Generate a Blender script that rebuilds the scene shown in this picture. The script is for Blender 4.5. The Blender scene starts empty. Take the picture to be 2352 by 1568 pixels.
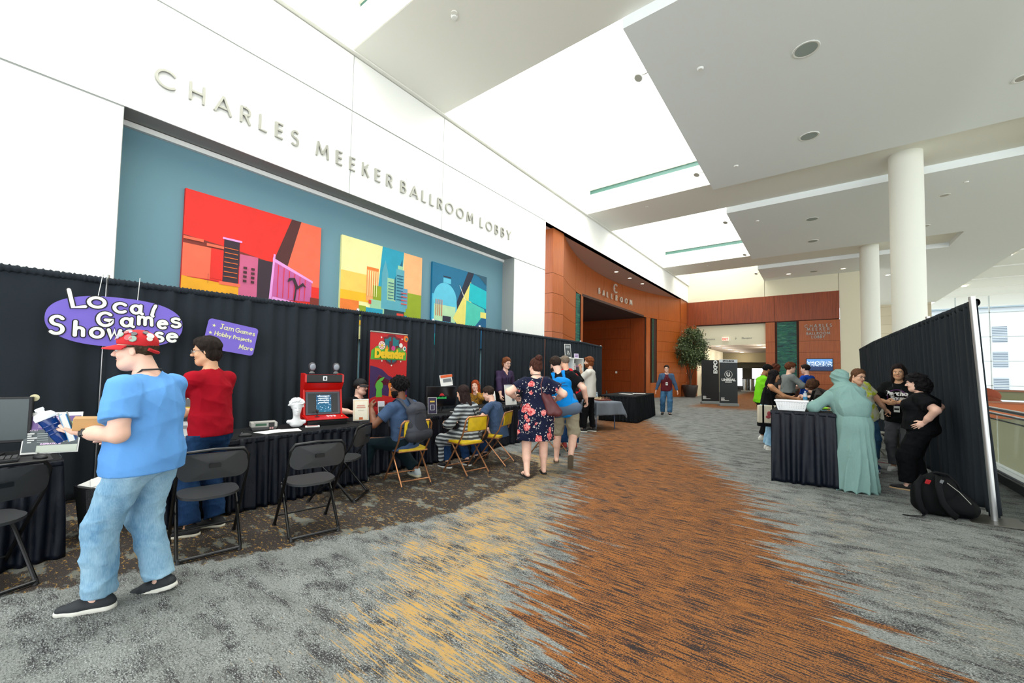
import bpy, math, random
import numpy as np
from mathutils import Vector, Matrix
from mathutils.bvhtree import BVHTree
S = bpy.context.scene
COL = S.collection
PI = math.pi
R = math.radians
random.seed(7)

# ------------------------------------------------------------------ camera, sky, exposure
cam = bpy.data.objects.new('camera', bpy.data.cameras.new('camera'))
COL.objects.link(cam)
cam.data.sensor_width = 36.0
cam.data.lens = 922.93 * 36.0 / 2352
cam.data.shift_y = 27.09 / 2352
cam.data.clip_start = 0.05
cam.data.clip_end = 400
_y, _p, _r = .65000093, .04279882, .01742895
_F = Vector((-math.sin(_y)*math.cos(_p), math.cos(_y)*math.cos(_p), math.sin(_p)))
_X = Vector((math.cos(_y), math.sin(_y), 0)); _U = _X.cross(_F)
_RX = _X*math.cos(_r) + _U*math.sin(_r); _RU = _U*math.cos(_r) - _X*math.sin(_r)
cam.matrix_world = Matrix(((_RX.x, _RU.x, -_F.x, 0), (_RX.y, _RU.y, -_F.y, 0), (_RX.z, _RU.z, -_F.z, 1.48), (0, 0, 0, 1)))
S.camera = cam

world = bpy.data.worlds.new('sky'); S.world = world; world.use_nodes = True
wb = world.node_tree.nodes['Background']
wb.inputs[0].default_value = (0.93, 0.97, 1.0, 1); wb.inputs[1].default_value = 3.0
S.view_settings.view_transform = 'Standard'
S.view_settings.look = 'None'
S.view_settings.gamma = 1.0
S.view_settings.use_curve_mapping = False
S.view_settings.exposure = 0.22
S.cycles.max_bounces = 7
S.cycles.diffuse_bounces = 5
S.cycles.glossy_bounces = 3
S.cycles.transmission_bounces = 4
S.cycles.transparent_max_bounces = 8
S.cycles.sample_clamp_indirect = 8
S.cycles.caustics_reflective = False
S.cycles.caustics_refractive = False

def area_light(name, loc, rot, sx, sy, power, col=(1, 1, 1)):
    l = bpy.data.lights.new(name, 'AREA'); l.shape = 'RECTANGLE'; l.size = sx; l.size_y = sy
    l.energy = power; l.color = col
    o = bpy.data.objects.new(name, l); COL.objects.link(o); o.location = loc; o.rotation_euler = rot
    return o
# daylight falling through the open roof lanterns (each lamp fills the lantern opening it stands in)
for yy in (0.3, 9.8, 19.2, 26.7):
    area_light('roof_daylight', (-4.6, yy, 10.9), (0, 0, 0), 4.0, 6.8 if yy < 26 else 3.0, 350 if yy < 26 else 120, (1, .985, .94))

# ------------------------------------------------------------------ materials
def lin(c):
    c = c/255.0
    return c/12.92 if c <= .04045 else ((c+.055)/1.055)**2.4
def rgb(r, g, b): return (lin(r), lin(g), lin(b), 1)
MATS = {}
def mat(name, col, rough=.6, metal=0, bump=0, bscale=60, var=0, vscale=8, emit=None, es=0, alpha=1, trans=0, sheen=0, spec=.5, coord='Object', stretch=None):
    """principled material; bump and colour variation from noise in object space"""
    if name in MATS: return MATS[name]
    m = bpy.data.materials.new(name); m.use_nodes = True; MATS[name] = m
    nt = m.node_tree; b = nt.nodes['Principled BSDF']
    c = rgb(*col)
    b.inputs['Base Color'].default_value = c
    b.inputs['Roughness'].default_value = rough
    b.inputs['Metallic'].default_value = metal
    b.inputs['Specular IOR Level'].default_value = spec
    if sheen: b.inputs['Sheen Weight'].default_value = sheen
    if trans: b.inputs['Transmission Weight'].default_value = trans
    if alpha < 1: b.inputs['Alpha'].default_value = alpha
    if emit:
        b.inputs['Emission Color'].default_value = rgb(*emit); b.inputs['Emission Strength'].default_value = es
    if bump or var:
        tc = nt.nodes.new('ShaderNodeTexCoord'); src = tc.outputs[coord]
        if stretch:
            mp = nt.nodes.new('ShaderNodeMapping'); mp.inputs['Scale'].default_value = stretch
            nt.links.new(src, mp.inputs[0]); src = mp.outputs[0]
        if var:
            n = nt.nodes.new('ShaderNodeTexNoise'); n.inputs['Scale'].default_value = vscale; n.inputs['Detail'].default_value = 4
            nt.links.new(src, n.inputs['Vector'])
            mx = nt.nodes.new('ShaderNodeMix'); mx.data_type = 'RGBA'
            mr = nt.nodes.new('ShaderNodeMapRange'); mr.inputs[1].default_value = .32; mr.inputs[2].default_value = .68
            nt.links.new(n.outputs[0], mr.inputs[0]); nt.links.new(mr.outputs[0], mx.inputs[0])
            mx.inputs[6].default_value = tuple(v*(1-var) for v in c[:3]) + (1,)
            mx.inputs[7].default_value = tuple(min(1, v*(1+var)) for v in c[:3]) + (1,)
            nt.links.new(mx.outputs[2], b.inputs['Base Color'])
        if bump:
            n2 = nt.nodes.new('ShaderNodeTexNoise'); n2.inputs['Scale'].default_value = bscale; n2.inputs['Detail'].default_value = 3
            nt.links.new(src, n2.inputs['Vector'])
            bp = nt.nodes.new('ShaderNodeBump'); bp.inputs['Strength'].default_value = bump; bp.inputs['Distance'].default_value = .01
            nt.links.new(n2.outputs[0], bp.inputs['Height']); nt.links.new(bp.outputs[0], b.inputs['Normal'])
    return m

class NB:
    """little node-graph builder"""
    def __init__(s, name, rough=.7, spec=.4):
        s.m = bpy.data.materials.new(name); s.m.use_nodes = True; MATS[name] = s.m
        s.t = s.m.node_tree; s.b = s.t.nodes['Principled BSDF']
        s.b.inputs['Roughness'].default_value = rough; s.b.inputs['Specular IOR Level'].default_value = spec
        s.tc = s.t.nodes.new('ShaderNodeTexCoord').outputs['Object']
    def put(s, sock, v):
        if isinstance(v, bpy.types.NodeSocket): s.t.links.new(v, sock)
        elif v is not None: sock.default_value = v
    def n(s, typ, outi=0, ins=None, **props):
        nd = s.t.nodes.new(typ)
        for k, v in props.items(): setattr(nd, k, v)
        for k, v in (ins or {}).items(): s.put(nd.inputs[k], v)
        return nd.outputs[outi]
    def math(s, op, a, b=0.0, c=None):
        ins = {0: a, 1: b}
        if c is not None: ins[2] = c
        return s.n('ShaderNodeMath', 0, ins, operation=op)
    def map(s, scale, src=None, loc=(0, 0, 0)):
        return s.n('ShaderNodeMapping', 0, {0: src or s.tc, 1: loc, 3: scale})
    def noise(s, vec, scale=1, detail=3, rough=.55):
        return s.n('ShaderNodeTexNoise', 0, {'Vector': vec, 'Scale': scale, 'Detail': detail, 'Roughness': rough})
    def step(s, v, a, b):
        return s.n('ShaderNodeMapRange', 0, {0: v, 1: a, 2: b})
    def mix(s, f, a, b):
        return s.n('ShaderNodeMix', 2, {0: f, 6: a, 7: b}, data_type='RGBA')
    def sep(s, v):
        nd = s.t.nodes.new('ShaderNodeSeparateXYZ'); s.put(nd.inputs[0], v); return nd.outputs
    def color(s, c): s.put(s.b.inputs['Base Color'], c)
    def bump(s, h, strength=.3, dist=.01):
        s.put(s.b.inputs['Normal'], s.n('ShaderNodeBump', 0, {'Height': h, 'Strength': strength, 'Distance': dist}))
    def attr(s, name): 
        return s.n('ShaderNodeAttribute', 2, attribute_name=name)

# ------------------------------------------------------------------ mesh building
def nrm(v):
    v = np.asarray(v, float); l = np.linalg.norm(v)
    return v/l if l > 1e-9 else v
class MB:
    def __init__(s): s.v = []; s.f = []; s.m = []; s.n = 0
    def add(s, vs, fs, mi=0):
        vs = np.asarray(vs, float).reshape(-1, 3); s.v.append(vs)
        for f in fs: s.f.append(tuple(int(i)+s.n for i in f)); s.m.append(mi)
        s.n += len(vs); return s
    def arr(s, vs, quads, mi=0):
        s.v.append(np.asarray(vs, float)); 
        for f in (np.asarray(quads)+s.n).tolist(): s.f.append(tuple(f))
        if isinstance(mi, int): s.m += [mi]*len(quads)
        else: s.m += [int(a) for a in mi]
        s.n += len(vs); return s
    def box(s, c, d, rot=None, mi=0):
        c = np.array(c, float); d = np.array(d, float)/2
        P = np.array([(x, y, z) for x in (-1, 1) for y in (-1, 1) for z in (-1, 1)], float)*d
        if rot is not None: P = P@np.array(rot).T
        return s.add(P+c, [(0, 1, 3, 2), (4, 6, 7, 5), (0, 4, 5, 1), (2, 3, 7, 6), (0, 2, 6, 4), (1, 5, 7, 3)], mi)
    def b2(s, a, b, mi=0):
        a = np.array(a, float); b = np.array(b, float)
        return s.box((a+b)/2, np.abs(b-a), None, mi)
    def quad(s, a, b, c, d, mi=0): return s.add([a, b, c, d], [(0, 1, 2, 3)], mi)
    def prism(s, poly, o, u, v, w, mi=0, back=True):
        """polygon [(a,b)] in plane o+u*a+v*b, extruded by vector w"""
        o, u, v, w = (np.array(t, float) for t in (o, u, v, w)); n = len(poly)
        P = [o+u*a+v*b for a, b in poly]; Q = [p+w for p in P]
        fs = [tuple(range(n, 2*n))] + [(i, (i+1) % n, n+(i+1) % n, n+i) for i in range(n)]
        if back: fs.append(tuple(range(n-1, -1, -1)))
        return s.add(P+Q, fs, mi)
    def cyl(s, a, b, r, r2=None, n=16, mi=0, caps=True):
        a = np.array(a, float); b = np.array(b, float); r2 = r if r2 is None else r2
        w = nrm(b-a); u = nrm(np.cross(w, (0, 0, 1) if abs(w[2]) < .9 else (1, 0, 0))); v = np.cross(w, u)
        t = np.arange(n)*2*PI/n; ring = np.outer(np.cos(t), u)+np.outer(np.sin(t), v)
        fs = [(i, (i+1) % n, n+(i+1) % n, n+i) for i in range(n)]
        if caps: fs += [tuple(range(n-1, -1, -1)), tuple(range(n, 2*n))]
        return s.add(np.vstack([a+ring*r, b+ring*r2]), fs, mi)
    def tube(s, pts, r, n=8, closed=False, mi=0, flat=None):
        P = np.array(pts, float); k = len(P); t = np.arange(n)*2*PI/n
        rr = np.ones(k)*r if np.isscalar(r) else np.array(r)
        V = []; u = None
        for i in range(k):
            a = P[i-1] if (i > 0 or closed) else P[i]; b = P[(i+1) % k] if (i < k-1 or closed) else P[i]
            w = nrm(b-a)
            if u is None: u = nrm(np.cross(w, (0, 0, 1) if abs(w[2]) < .9 else (1, 0, 0)))
            u = nrm(u-w*np.dot(u, w)); v = np.cross(w, u)
            if flat is not None:
                fl = np.array(flat[0], float); v2 = nrm(fl-w*np.dot(fl, w)); u2 = np.cross(v2, w)
                V.append(P[i]+(np.outer(np.cos(t), u2)*rr[i]+np.outer(np.sin(t), v2)*rr[i]*flat[1]))
            else: V.append(P[i]+(np.outer(np.cos(t), u)+np.outer(np.sin(t), v))*rr[i])
        fs = []
        for i in range(k if closed else k-1):
            j = (i+1) % k
            fs += [(i*n+q, i*n+(q+1) % n, j*n+(q+1) % n, j*n+q) for q in range(n)]
        if not closed: fs += [tuple(range(n-1, -1, -1)), tuple((k-1)*n+q for q in range(n))]
        return s.add(np.vstack(V), fs, mi)
    def ell(s, c, r, rot=None, nu=16, nv=10, mi=0):
        c = np.array(c, float); r = np.ones(3)*r if np.isscalar(r) else np.array(r, float)
        V = [(0, 0, 1)]
        for i in range(1, nv):
            a = PI*i/nv
            V += [(math.sin(a)*math.cos(2*PI*j/nu), math.sin(a)*math.sin(2*PI*j/nu), math.cos(a)) for j in range(nu)]
        V.append((0, 0, -1)); V = np.array(V)*r
        if rot is not None: V = V@np.array(rot).T
        fs = [(0, 1+j, 1+(j+1) % nu) for j in range(nu)]
        for i in range(nv-2):
            fs += [(1+i*nu+j, 1+(i+1)*nu+j, 1+(i+1)*nu+(j+1) % nu, 1+i*nu+(j+1) % nu) for j in range(nu)]
        L = len(V)-1; b = 1+(nv-2)*nu
        fs += [(L, b+(j+1) % nu, b+j) for j in range(nu)]
        return s.add(V+c, fs, mi)
    def lathe(s, prof, c=(0, 0, 0), n=24, mi=0):
        c = np.array(c, float); V = []
        for (r, z) in prof: V += [(r*math.cos(2*PI*j/n), r*math.sin(2*PI*j/n), z) for j in range(n)]
        fs = []
        for i in range(len(prof)-1):
            fs += [(i*n+j, i*n+(j+1) % n, (i+1)*n+(j+1) % n, (i+1)*n+j) for j in range(n)]
        return s.add(np.array(V)+c, fs, mi)
    def grid(s, V, mi=0, wrap=False):
        """V: array (a,b,3)"""
        a, b, _ = V.shape; i, j = np.meshgrid(np.arange(a-1), np.arange(b if wrap else b-1), indexing='ij')
        j2 = (j+1) % b
        q = np.stack([i*b+j, i*b+j2, (i+1)*b+j2, (i+1)*b+j], -1).reshape(-1, 4)
        return s.arr(V.reshape(-1, 3), q, mi)
    def build(s, name, mats, parent=None, smooth=40, bevel=0, solid=0, sub=0, loc=None, rot=None):
        me = bpy.data.meshes.new(name)
        V = np.vstack(s.v) if s.v else np.zeros((0, 3))
        me.from_pydata(V.tolist(), [], s.f)
        mats = mats if isinstance(mats, (list, tuple)) else [mats]
        for m in mats: me.materials.append(m)
        if len(mats) > 1: me.polygons.foreach_set('material_index', s.m)
        if smooth:
            me.polygons.foreach_set('use_smooth', [True]*len(me.polygons))
            if smooth < 180: me.set_sharp_from_angle(angle=R(smooth))
        me.update()
        o = bpy.data.objects.new(name, me); COL.objects.link(o)
        if parent is not None: o.parent = parent
        if loc is not None: o.location = loc
        if rot is not None: o.rotation_euler = rot
        if bevel:
            b = o.modifiers.new('bevel', 'BEVEL'); b.width = bevel; b.segments = 2; b.limit_method = 'ANGLE'
        if solid:
            b = o.modifiers.new('solid', 'SOLIDIFY'); b.thickness = solid
        if sub:
            b = o.modifiers.new('sub', 'SUBSURF'); b.levels = sub; b.render_levels = sub
        return o

def tag(o, label, cat=None, group=None, kind=None):
    if label: o['label'] = label
    if cat: o['category'] = cat
    if group: o['group'] = group
    if kind: o['kind'] = kind
    return o
def thing(name, loc, label, cat, rz=0, group=None):
    o = bpy.data.objects.new(name, None); COL.objects.link(o); o.empty_display_size = .1
    o.location = loc; o.rotation_euler = (0, 0, rz)
    return tag(o, label, cat, group)
KIDS = {}
def dup(root, loc, rz, label):
    def cp(o, par):
        c = o.copy(); COL.objects.link(c)
        if par is not None: c.parent = par
        for k in [q for q in ALL() if q.parent == o]: cp(k, c)
        return c
    r = cp(root, None); r.location = loc; r.rotation_euler = (0, 0, rz); r['label'] = label
    return r
def ALL(): return list(bpy.data.objects)
def struct(name, mb, m, **k): return tag(mb.build(name, m, **k), None, kind='structure')

def text(body, size, o, u, v, ext=.002, align='CENTER', bold=0, sx=1.0):
    """builtin font text as (verts, faces) in world/local coords: origin o, right u, up v"""
    cu = bpy.data.curves.new('t', 'FONT'); cu.body = body; cu.size = size; cu.align_x = align; cu.extrude = ext
    cu.offset = bold; cu.resolution_u = 3
    ob = bpy.data.objects.new('t', cu)
    me = bpy.data.meshes.new_from_object(ob)
    V = np.zeros(len(me.vertices)*3); me.vertices.foreach_get('co', V); V = V.reshape(-1, 3)
    F = [tuple(p.vertices) for p in me.polygons]
    bpy.data.objects.remove(ob); bpy.data.meshes.remove(me); bpy.data.curves.remove(cu)
    o, u, v = (np.array(t, float) for t in (o, u, v)); w = np.cross(u, v)
    return o+np.outer(V[:, 0]*sx, u)+np.outer(V[:, 1], v)+np.outer(V[:, 2], w), F

# ------------------------------------------------------------------ stroke lettering
def arc(cx, cy, rx, ry, a0, a1, n=14):
    return [(cx+rx*math.cos(R(a0+(a1-a0)*i/n)), cy+ry*math.sin(R(a0+(a1-a0)*i/n))) for i in range(n+1)]
G = {  # glyph: (width, strokes), cap height 1, strokes' centre lines
 'C': (1.0, [arc(.5, .5, .45, .45, 42, 318, 20)]), 'O': (1.0, [arc(.5, .5, .45, .45, 0, 360, 26)]),
 'H': (.72, [[(.06, 0), (.06, 1)], [(.66, 0), (.66, 1)], [(.06, .52), (.66, .52)]]),
 'A': (.86, [[(.03, 0), (.43, 1)], [(.43, 1), (.83, 0)], [(.17, .33), (.69, .33)]]),
 'R': (.58, [[(.06, 0), (.06, 1)], [(.06, .95), (.27, .95)] + arc(.27, .72, .23, .23, 90, -90, 9) + [(.06, .49)], [(.25, .49), (.54, 0)]]),
 'L': (.5, [[(.06, 1), (.06, .05), (.46, .05)]]), 'E': (.52, [[(.46, .95), (.06, .95), (.06, .05), (.46, .05)], [(.06, .52), (.43, .52)]]),
 'S': (.52, [arc(.27, .73, .2, .22, 30, 270, 12)+arc(.25, .27, .22, .24, 90, -140, 12)[1:]]),
 'M': (.95, [[(.07, 0), (.16, 1)], [(.16, 1), (.47, .22)], [(.47, .22), (.79, 1)], [(.79, 1), (.88, 0)]]),
 'K': (.6, [[(.06, 0), (.06, 1)], [(.5, 1), (.08, .5)], [(.2, .62), (.56, 0)]]),
 'B': (.58, [[(.06, 0), (.06, 1)], [(.06, .95), (.25, .95)]+arc(.25, .74, .2, .21, 90, -90, 8)+[(.06, .53)], [(.06, .53), (.27, .53)]+arc(.27, .29, .24, .24, 90, -90, 9)+[(.06, .05)]]),
 'Y': (.74, [[(.03, 1), (.37, .48)], [(.71, 1), (.37, .48)], [(.37, .5), (.37, 0)]]),
 'G': (.95, [arc(.5, .5, .44, .45, 48, 350, 20)+[(.52, .46)]]), 'w': (.9, [[(.05, .6), (.25, .04), (.45, .55), (.65, .04), (.85, .6)]]),
 'o': (.7, [arc(.35, .32, .28, .3, 0, 360, 18)]), 'c': (.62, [arc(.36, .32, .28, .3, 45, 315, 14)]),
 'a': (.68, [arc(.3, .3, .24, .27, 20, 380, 16), [(.56, .6), (.55, .05), (.66, .02)]]), 'l': (.2, [[(.14, 1), (.08, .6), (.08, .1), (.16, .02)]]),
 'm': (.95, [[(.08, .6), (.1, .03)], [(.1, .4)]+arc(.28, .42, .17, .17, 150, 0, 8)+[(.46, .03)], [(.46, .4)]+arc(.65, .42, .18, .17, 150, 0, 8)+[(.86, .03)]]),
 'e': (.65, [[(.10, .35), (.56, .39)], arc(.34, .33, .26, .28, 13, 310, 15)]), 's': (.55, [arc(.3, .47, .18, .14, 40, 270, 10)+arc(.3, .17, .2, .16, 90, -145, 10)[1:]]),
 'h': (.62, [[(.08, 1), (.08, .03)], [(.08, .38)]+arc(.3, .4, .21, .18, 150, 0, 8)+[(.52, .03)]]),
 'J': (.55, [[(.1, .95), (.5, .95)], [(.34, .95), (.34, .2)]+arc(.2, .2, .14, .16, 0, -170, 8)]),
 'P': (.5, [[(.06, 0), (.06, 1)], [(.06, .95), (.22, .95)]+arc(.22, .72, .22, .23, 90, -90, 9)+[(.06, .49)]]),
 'r': (.42, [[(.07, .6), (.08, .03)], [(.08, .4)]+arc(.26, .38, .17, .18, 160, 50, 6)]), 'j': (.3, [[(.2, .6), (.2, -.15), (.05, -.22)], [(.2, .8), (.2, .84)]]),
 't': (.42, [[(.18, .9), (.18, .12), (.32, .03)], [(.02, .6), (.36, .6)]]), 'b': (.6, [[(.07, 1), (.08, .03)], arc(.3, .3, .23, .27, 0, 360, 14)]),
 'y': (.6, [[(.06, .6), (.28, .1)], [(.52, .6), (.2, -.25)]]), 'x': (.5, [[(.05, .6), (.45, 0)], [(.45, .6), (.05, 0)]]), ' ': (.42, []), '&': (.6, [[(.5, .1), (.15, .75), (.3, .95), (.4, .75), (.08, .3), (.25, .03), (.52, .4)]]),
}
RC = [0]
def ribbon(mb, line, w, o, u, v, d, mi=0, rnd=False):
    """extruded stroke of width w along a 2D line"""
    P = np.array(line, float); n = len(P); T = np.zeros_like(P)
    for i in range(n):
        a = P[max(i-1, 0)]; b = P[min(i+1, n-1)]; t = b-a; T[i] = t/max(1e-9, np.hypot(*t))
    closed = np.hypot(*(P[0]-P[-1])) < 1e-6
    if closed: t = P[1]-P[-2]; T[0] = T[-1] = t/np.hypot(*t)
    N = np.stack([-T[:, 1], T[:, 0]], 1)
    sc = np.ones(n)
    for i in range(1, n-1):
        a = P[i]-P[i-1]; a = a/max(1e-9, np.hypot(*a)); c = abs(np.dot([-a[1], a[0]], N[i])); sc[i] = 1/max(c, .6)
    RC[0] = (RC[0]+1) % 7; d = np.array(d, float)*(1+.03*RC[0])
    L = P+N*(w/2)*sc[:, None]; Q = P-N*(w/2)*sc[:, None]
    o, u, v, d = (np.array(t, float) for t in (o, u, v, d))
    f = lambda A: o+np.outer(A[:, 0], u)+np.outer(A[:, 1], v)
    A, B = f(L), f(Q); C, D = A+d, B+d
    V = np.stack([A, B, D, C], 1); fs = []
    for i in range(n-1):
        for q in range(4): fs.append((i*4+q, (i+1)*4+q, (i+1)*4+(q+1) % 4, i*4+(q+1) % 4))
    fs += [(0, 1, 2, 3), tuple((n-1)*4+q for q in (3, 2, 1, 0))]
    mb.add(V.reshape(-1, 3), fs, mi)
    if rnd and not closed:
        for c in (P[0], P[-1]):
            poly = [(c[0]+w/2*math.cos(a), c[1]+w/2*math.sin(a)) for a in np.arange(12)*PI/6]
            mb.prism(poly, o, u, v, d*(1.011+.004*(c is P[0])), mi)
def letter(mb, ch, x, y, h, w, o, u, v, d, mi=0, rnd=False, sx=1, rot=0):
    wd, st = G[ch]; cr, sr = math.cos(R(rot)), math.sin(R(rot))
    for s in st:
        pts = [(x+(a*h*sx)*cr-b*h*sr, y+(a*h*sx)*sr+b*h*cr) for a, b in s]
        ribbon(mb, pts, w, o, u, v, d, mi, rnd)
    return wd*h*sx
def word(mb, s, x, y, h, w, o, u, v, d, mi=0, rnd=False, gap=.12, sx=1):
    for ch in s: x += letter(mb, ch, x, y, h, w, o, u, v, d, mi, rnd, sx)+gap*h
    return x
# ------------------------------------------------------------------ room materials
m_white = mat('white_paint', (238, 240, 237), .75, bump=.03, bscale=200)
m_cream = mat('cream_paint', (228, 224, 200), .75, bump=.03, bscale=200)
m_well = mat('lantern_paint', (245, 243, 232), .8)
m_ceil = mat('ceiling_paint', (240, 246, 248), .85, bump=.03, bscale=150)
m_soffit = mat('soffit_paint', (238, 238, 230), .85)
m_beige_soffit = mat('brown_soffit', (196, 166, 152), .8, bump=.1, bscale=300)
m_teal = mat('blue_grey_paint', (102, 142, 156), .7, bump=.05, bscale=160)
m_groove = mat('dark_groove', (60, 30, 18), .9)
m_greengl = mat('green_glass_strip', (58, 104, 96), .35)
m_colm = mat('column_paint', (232, 234, 224), .55, bump=.05, bscale=40)
m_metal = mat('brushed_metal', (168, 168, 160), .45, metal=.4)
m_dark = mat('black_plastic', (22, 23, 25), .5)
m_stone = None
def wood(name, base, dark, sc=(1, 1, 1)):
    b = NB(name, .38, .45)
    v = b.map((9*sc[0], 9*sc[1], .35*sc[2]))
    n = b.noise(v, 3.2, 5, .6); n2 = b.noise(b.map((60, 60, 1.2)), 3, 2)
    f = b.math('ADD', b.math('MULTIPLY', n, .7), b.math('MULTIPLY', n2, .3))
    b.color(b.mix(b.step(f, .34, .66), rgb(*dark), rgb(*base))); b.bump(n2, .08)
    return b.m
m_wood = wood('cherry_veneer', (176, 92, 34), (146, 70, 22))
m_wood2 = wood('figured_veneer', (158, 72, 28), (112, 46, 16), (1.3, 1.3, 1))
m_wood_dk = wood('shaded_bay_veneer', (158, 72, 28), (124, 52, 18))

def artglass():
    b = NB('art_glass', .35, .3)
    x, y, z = b.sep(b.tc)[0:3]
    lay = b.noise(b.n('ShaderNodeCombineXYZ', 0, {0: b.math('MULTIPLY', x, 1.2), 1: b.math('MULTIPLY', y, 1.2), 2: b.math('MULTIPLY', z, 9)}), 1.6, 4, .7)
    cr = b.t.nodes.new('ShaderNodeValToRGB'); b.put(cr.inputs[0], lay)
    e = cr.color_ramp.elements
    e[0].position = .33; e[0].color = rgb(6, 26, 36); e[1].position = .68; e[1].color = rgb(110, 170, 130)
    for p, c in ((.40, (8, 52, 66)), (.46, (10, 76, 58)), (.51, (14, 92, 96)), (.56, (30, 110, 46)), (.61, (12, 66, 88))):
        q = e.new(p); q.color = rgb(*c)
    b.color(cr.outputs[0]); b.bump(lay, .5)
    return b.m
m_art = artglass()
def stonew():
    b = NB('stone_blocks', .8)
    br = b.t.nodes.new('ShaderNodeTexBrick')
    x, y, z = b.sep(b.tc)[0:3]
    b.put(br.inputs[0], b.n('ShaderNodeCombineXYZ', 0, {0: x, 1: z, 2: 0.0}))
    br.inputs['Color1'].default_value = rgb(206, 196, 172); br.inputs['Color2'].default_value = rgb(196, 186, 162)
    br.inputs['Mortar'].default_value = rgb(165, 155, 132); br.inputs['Scale'].default_value = 1.0
    br.inputs['Mortar Size'].default_value = .012; br.inputs['Brick Width'].default_value = 1.6; br.inputs['Row Height'].default_value = .7
    b.color(br.outputs[0]); return b.m
m_stone = stonew()

# ------------------------------------------------------------------ carpet
def carpet():
    b = NB('woven_carpet', .95, .1)
    X = b.tc
    og, dk, ye = b.attr('orange_edge'), b.attr('dark_edge'), b.attr('yellow_amount')
    st = b.noise(b.map((1.3, 16, 1)), 1.0, 4, .6)          # long jagged tongues along x
    st2 = b.noise(b.map((1.0, 9, 1)), 1.0, 3, .6)
    fine = b.noise(b.map((26, 150, 1)), 1.0, 3, .7)
    dash = b.noise(b.map((4.2, 84, 1), None, (3, 7, 0)), 1.0, 4, .7)
    speck = b.noise(b.map((95, 140, 1)), 1.0, 2, .8)
    blot = b.noise(b.map((3.2, 5.5, 1), None, (5, 1, 0)), 1.0, 5, .7)
    big = b.noise(b.map((.5, .7, 1)), 1.0, 2, .5)
    # grey ground: light and dark yarns dithered by blotches
    g = b.math('ADD', b.math('MULTIPLY', blot, 1.25), b.math('MULTIPLY', speck, .75))
    g = b.math('ADD', g, b.math('MULTIPLY', fine, .35))
    grey = b.mix(b.step(g, 1.02, 1.22), rgb(54, 54, 56), rgb(130, 134, 131))
    grey = b.mix(b.step(b.math('ADD', speck, b.math('MULTIPLY', fine, .6)), .84, .98), grey, rgb(176, 180, 178))
    grey = b.mix(b.math('MULTIPLY', b.step(st2, .48, .56), .5), grey, rgb(128, 132, 128))
    grey = b.mix(b.math('MULTIPLY', b.step(b.noise(b.map((60, 90, 1), None, (9, 4, 0)), 1.0, 3, .9), .47, .40), .75), grey, rgb(48, 47, 50))
    # yellow dashes
    yv = b.math('ADD', b.math('ADD', dash, b.math('MULTIPLY', ye, .22)), b.math('MULTIPLY', b.math('SUBTRACT', blot, .5), .35))
    grey = b.mix(b.step(yv, .715, .745), grey, rgb(184, 148, 88))
    # dark brown ground with grey islands and yellow flecks
    dkc = b.mix(b.step(speck, .45, .62), rgb(48, 44, 43), rgb(74, 68, 63))
    isl = b.noise(b.map((3.4, 5.5, 1), None, (1, 9, 0)), 1.0, 5, .65)
    dkc = b.mix(b.step(b.math('ADD', isl, b.math('MULTIPLY', speck, .12)),   .615, .655), dkc, rgb(108, 110, 103))
    yf = b.noise(b.map((16, 40, 1), None, (2, 2, 0)), 1.0, 3, .8)
    dkc = b.mix(b.step(b.math('ADD', yf, b.math('MULTIPLY', blot, .3)), .725, .765), dkc, rgb(150, 118, 66))
    # orange ground with charcoal dashes
    ov = b.math('ADD', b.math('MULTIPLY', dash, .8), b.math('MULTIPLY', speck, .35))
    ov = b.math('ADD', ov, b.math('MULTIPLY', b.math('SUBTRACT', blot, .5), .25))
    oc = b.mix(b.step(speck, .4, .6), rgb(130, 82, 44), rgb(160, 106, 60))
    oc = b.mix(b.step(blot, .55, .66), oc, rgb(106, 70, 44))
    oc = b.mix(b.step(ov, .58, .55), oc, rgb(52, 46, 46))
    # zone masks
    jag = b.math('SUBTRACT', b.math('ADD', b.math('MULTIPLY', st, 2.6), b.math('MULTIPLY', dash, .7)), 1.65)
    mo = b.step(b.math('ADD', og, jag), -.02, .02)
    md = b.step(b.math('ADD', dk, b.math('MULTIPLY', b.math('SUBTRACT', blot, .5), .5)), -.01, .03)
    c = b.mix(md, grey, dkc)
    c = b.mix(mo, c, oc)
    c = b.mix(b.math('MULTIPLY', b.step(big, .4, .7), .12), c, rgb(90, 84, 78))
    b.color(c); b.bump(b.math('ADD', speck, fine), .35, .006)
    return b.m
m_carpet = carpet()
def interp(y, pts):
    ys = [p[1] for p in pts]; xs = [p[0] for p in pts]; return np.interp(y, ys, xs)
OL = [(-.3, -3), (-.8, 1.2), (-.99, 1.73), (-1.23, 1.88), (-1.53, 2.17), (-1.59, 2.7), (-1.75, 3.2), (-2.43, 4.43), (-3.14, 6.0), (-4.0, 8.04), (-5.67, 12), (-5.6, 14.5)]
OR = [(1.6, -3), (1.0, 1), (.61, 2.9), (.3, 3.15), (.06, 3.5), (-.15, 3.98), (-.43, 4.82), (-.85, 6.3), (-1.28, 6.87), (-2.47, 9.46), (-4.4, 12.8), (-5.8, 14.5)]
DK = [(-4.5, -1), (-4.16, .13), (-3.93, .45), (-3.83, .88), (-3.59, 1.3), (-3.41, 1.87), (-3.04, 2.79), (-3.08, 3.88), (-3.2, 4.92), (-3.6, 5.5), (-5.5, 6.2), (-9, 7)]
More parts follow.
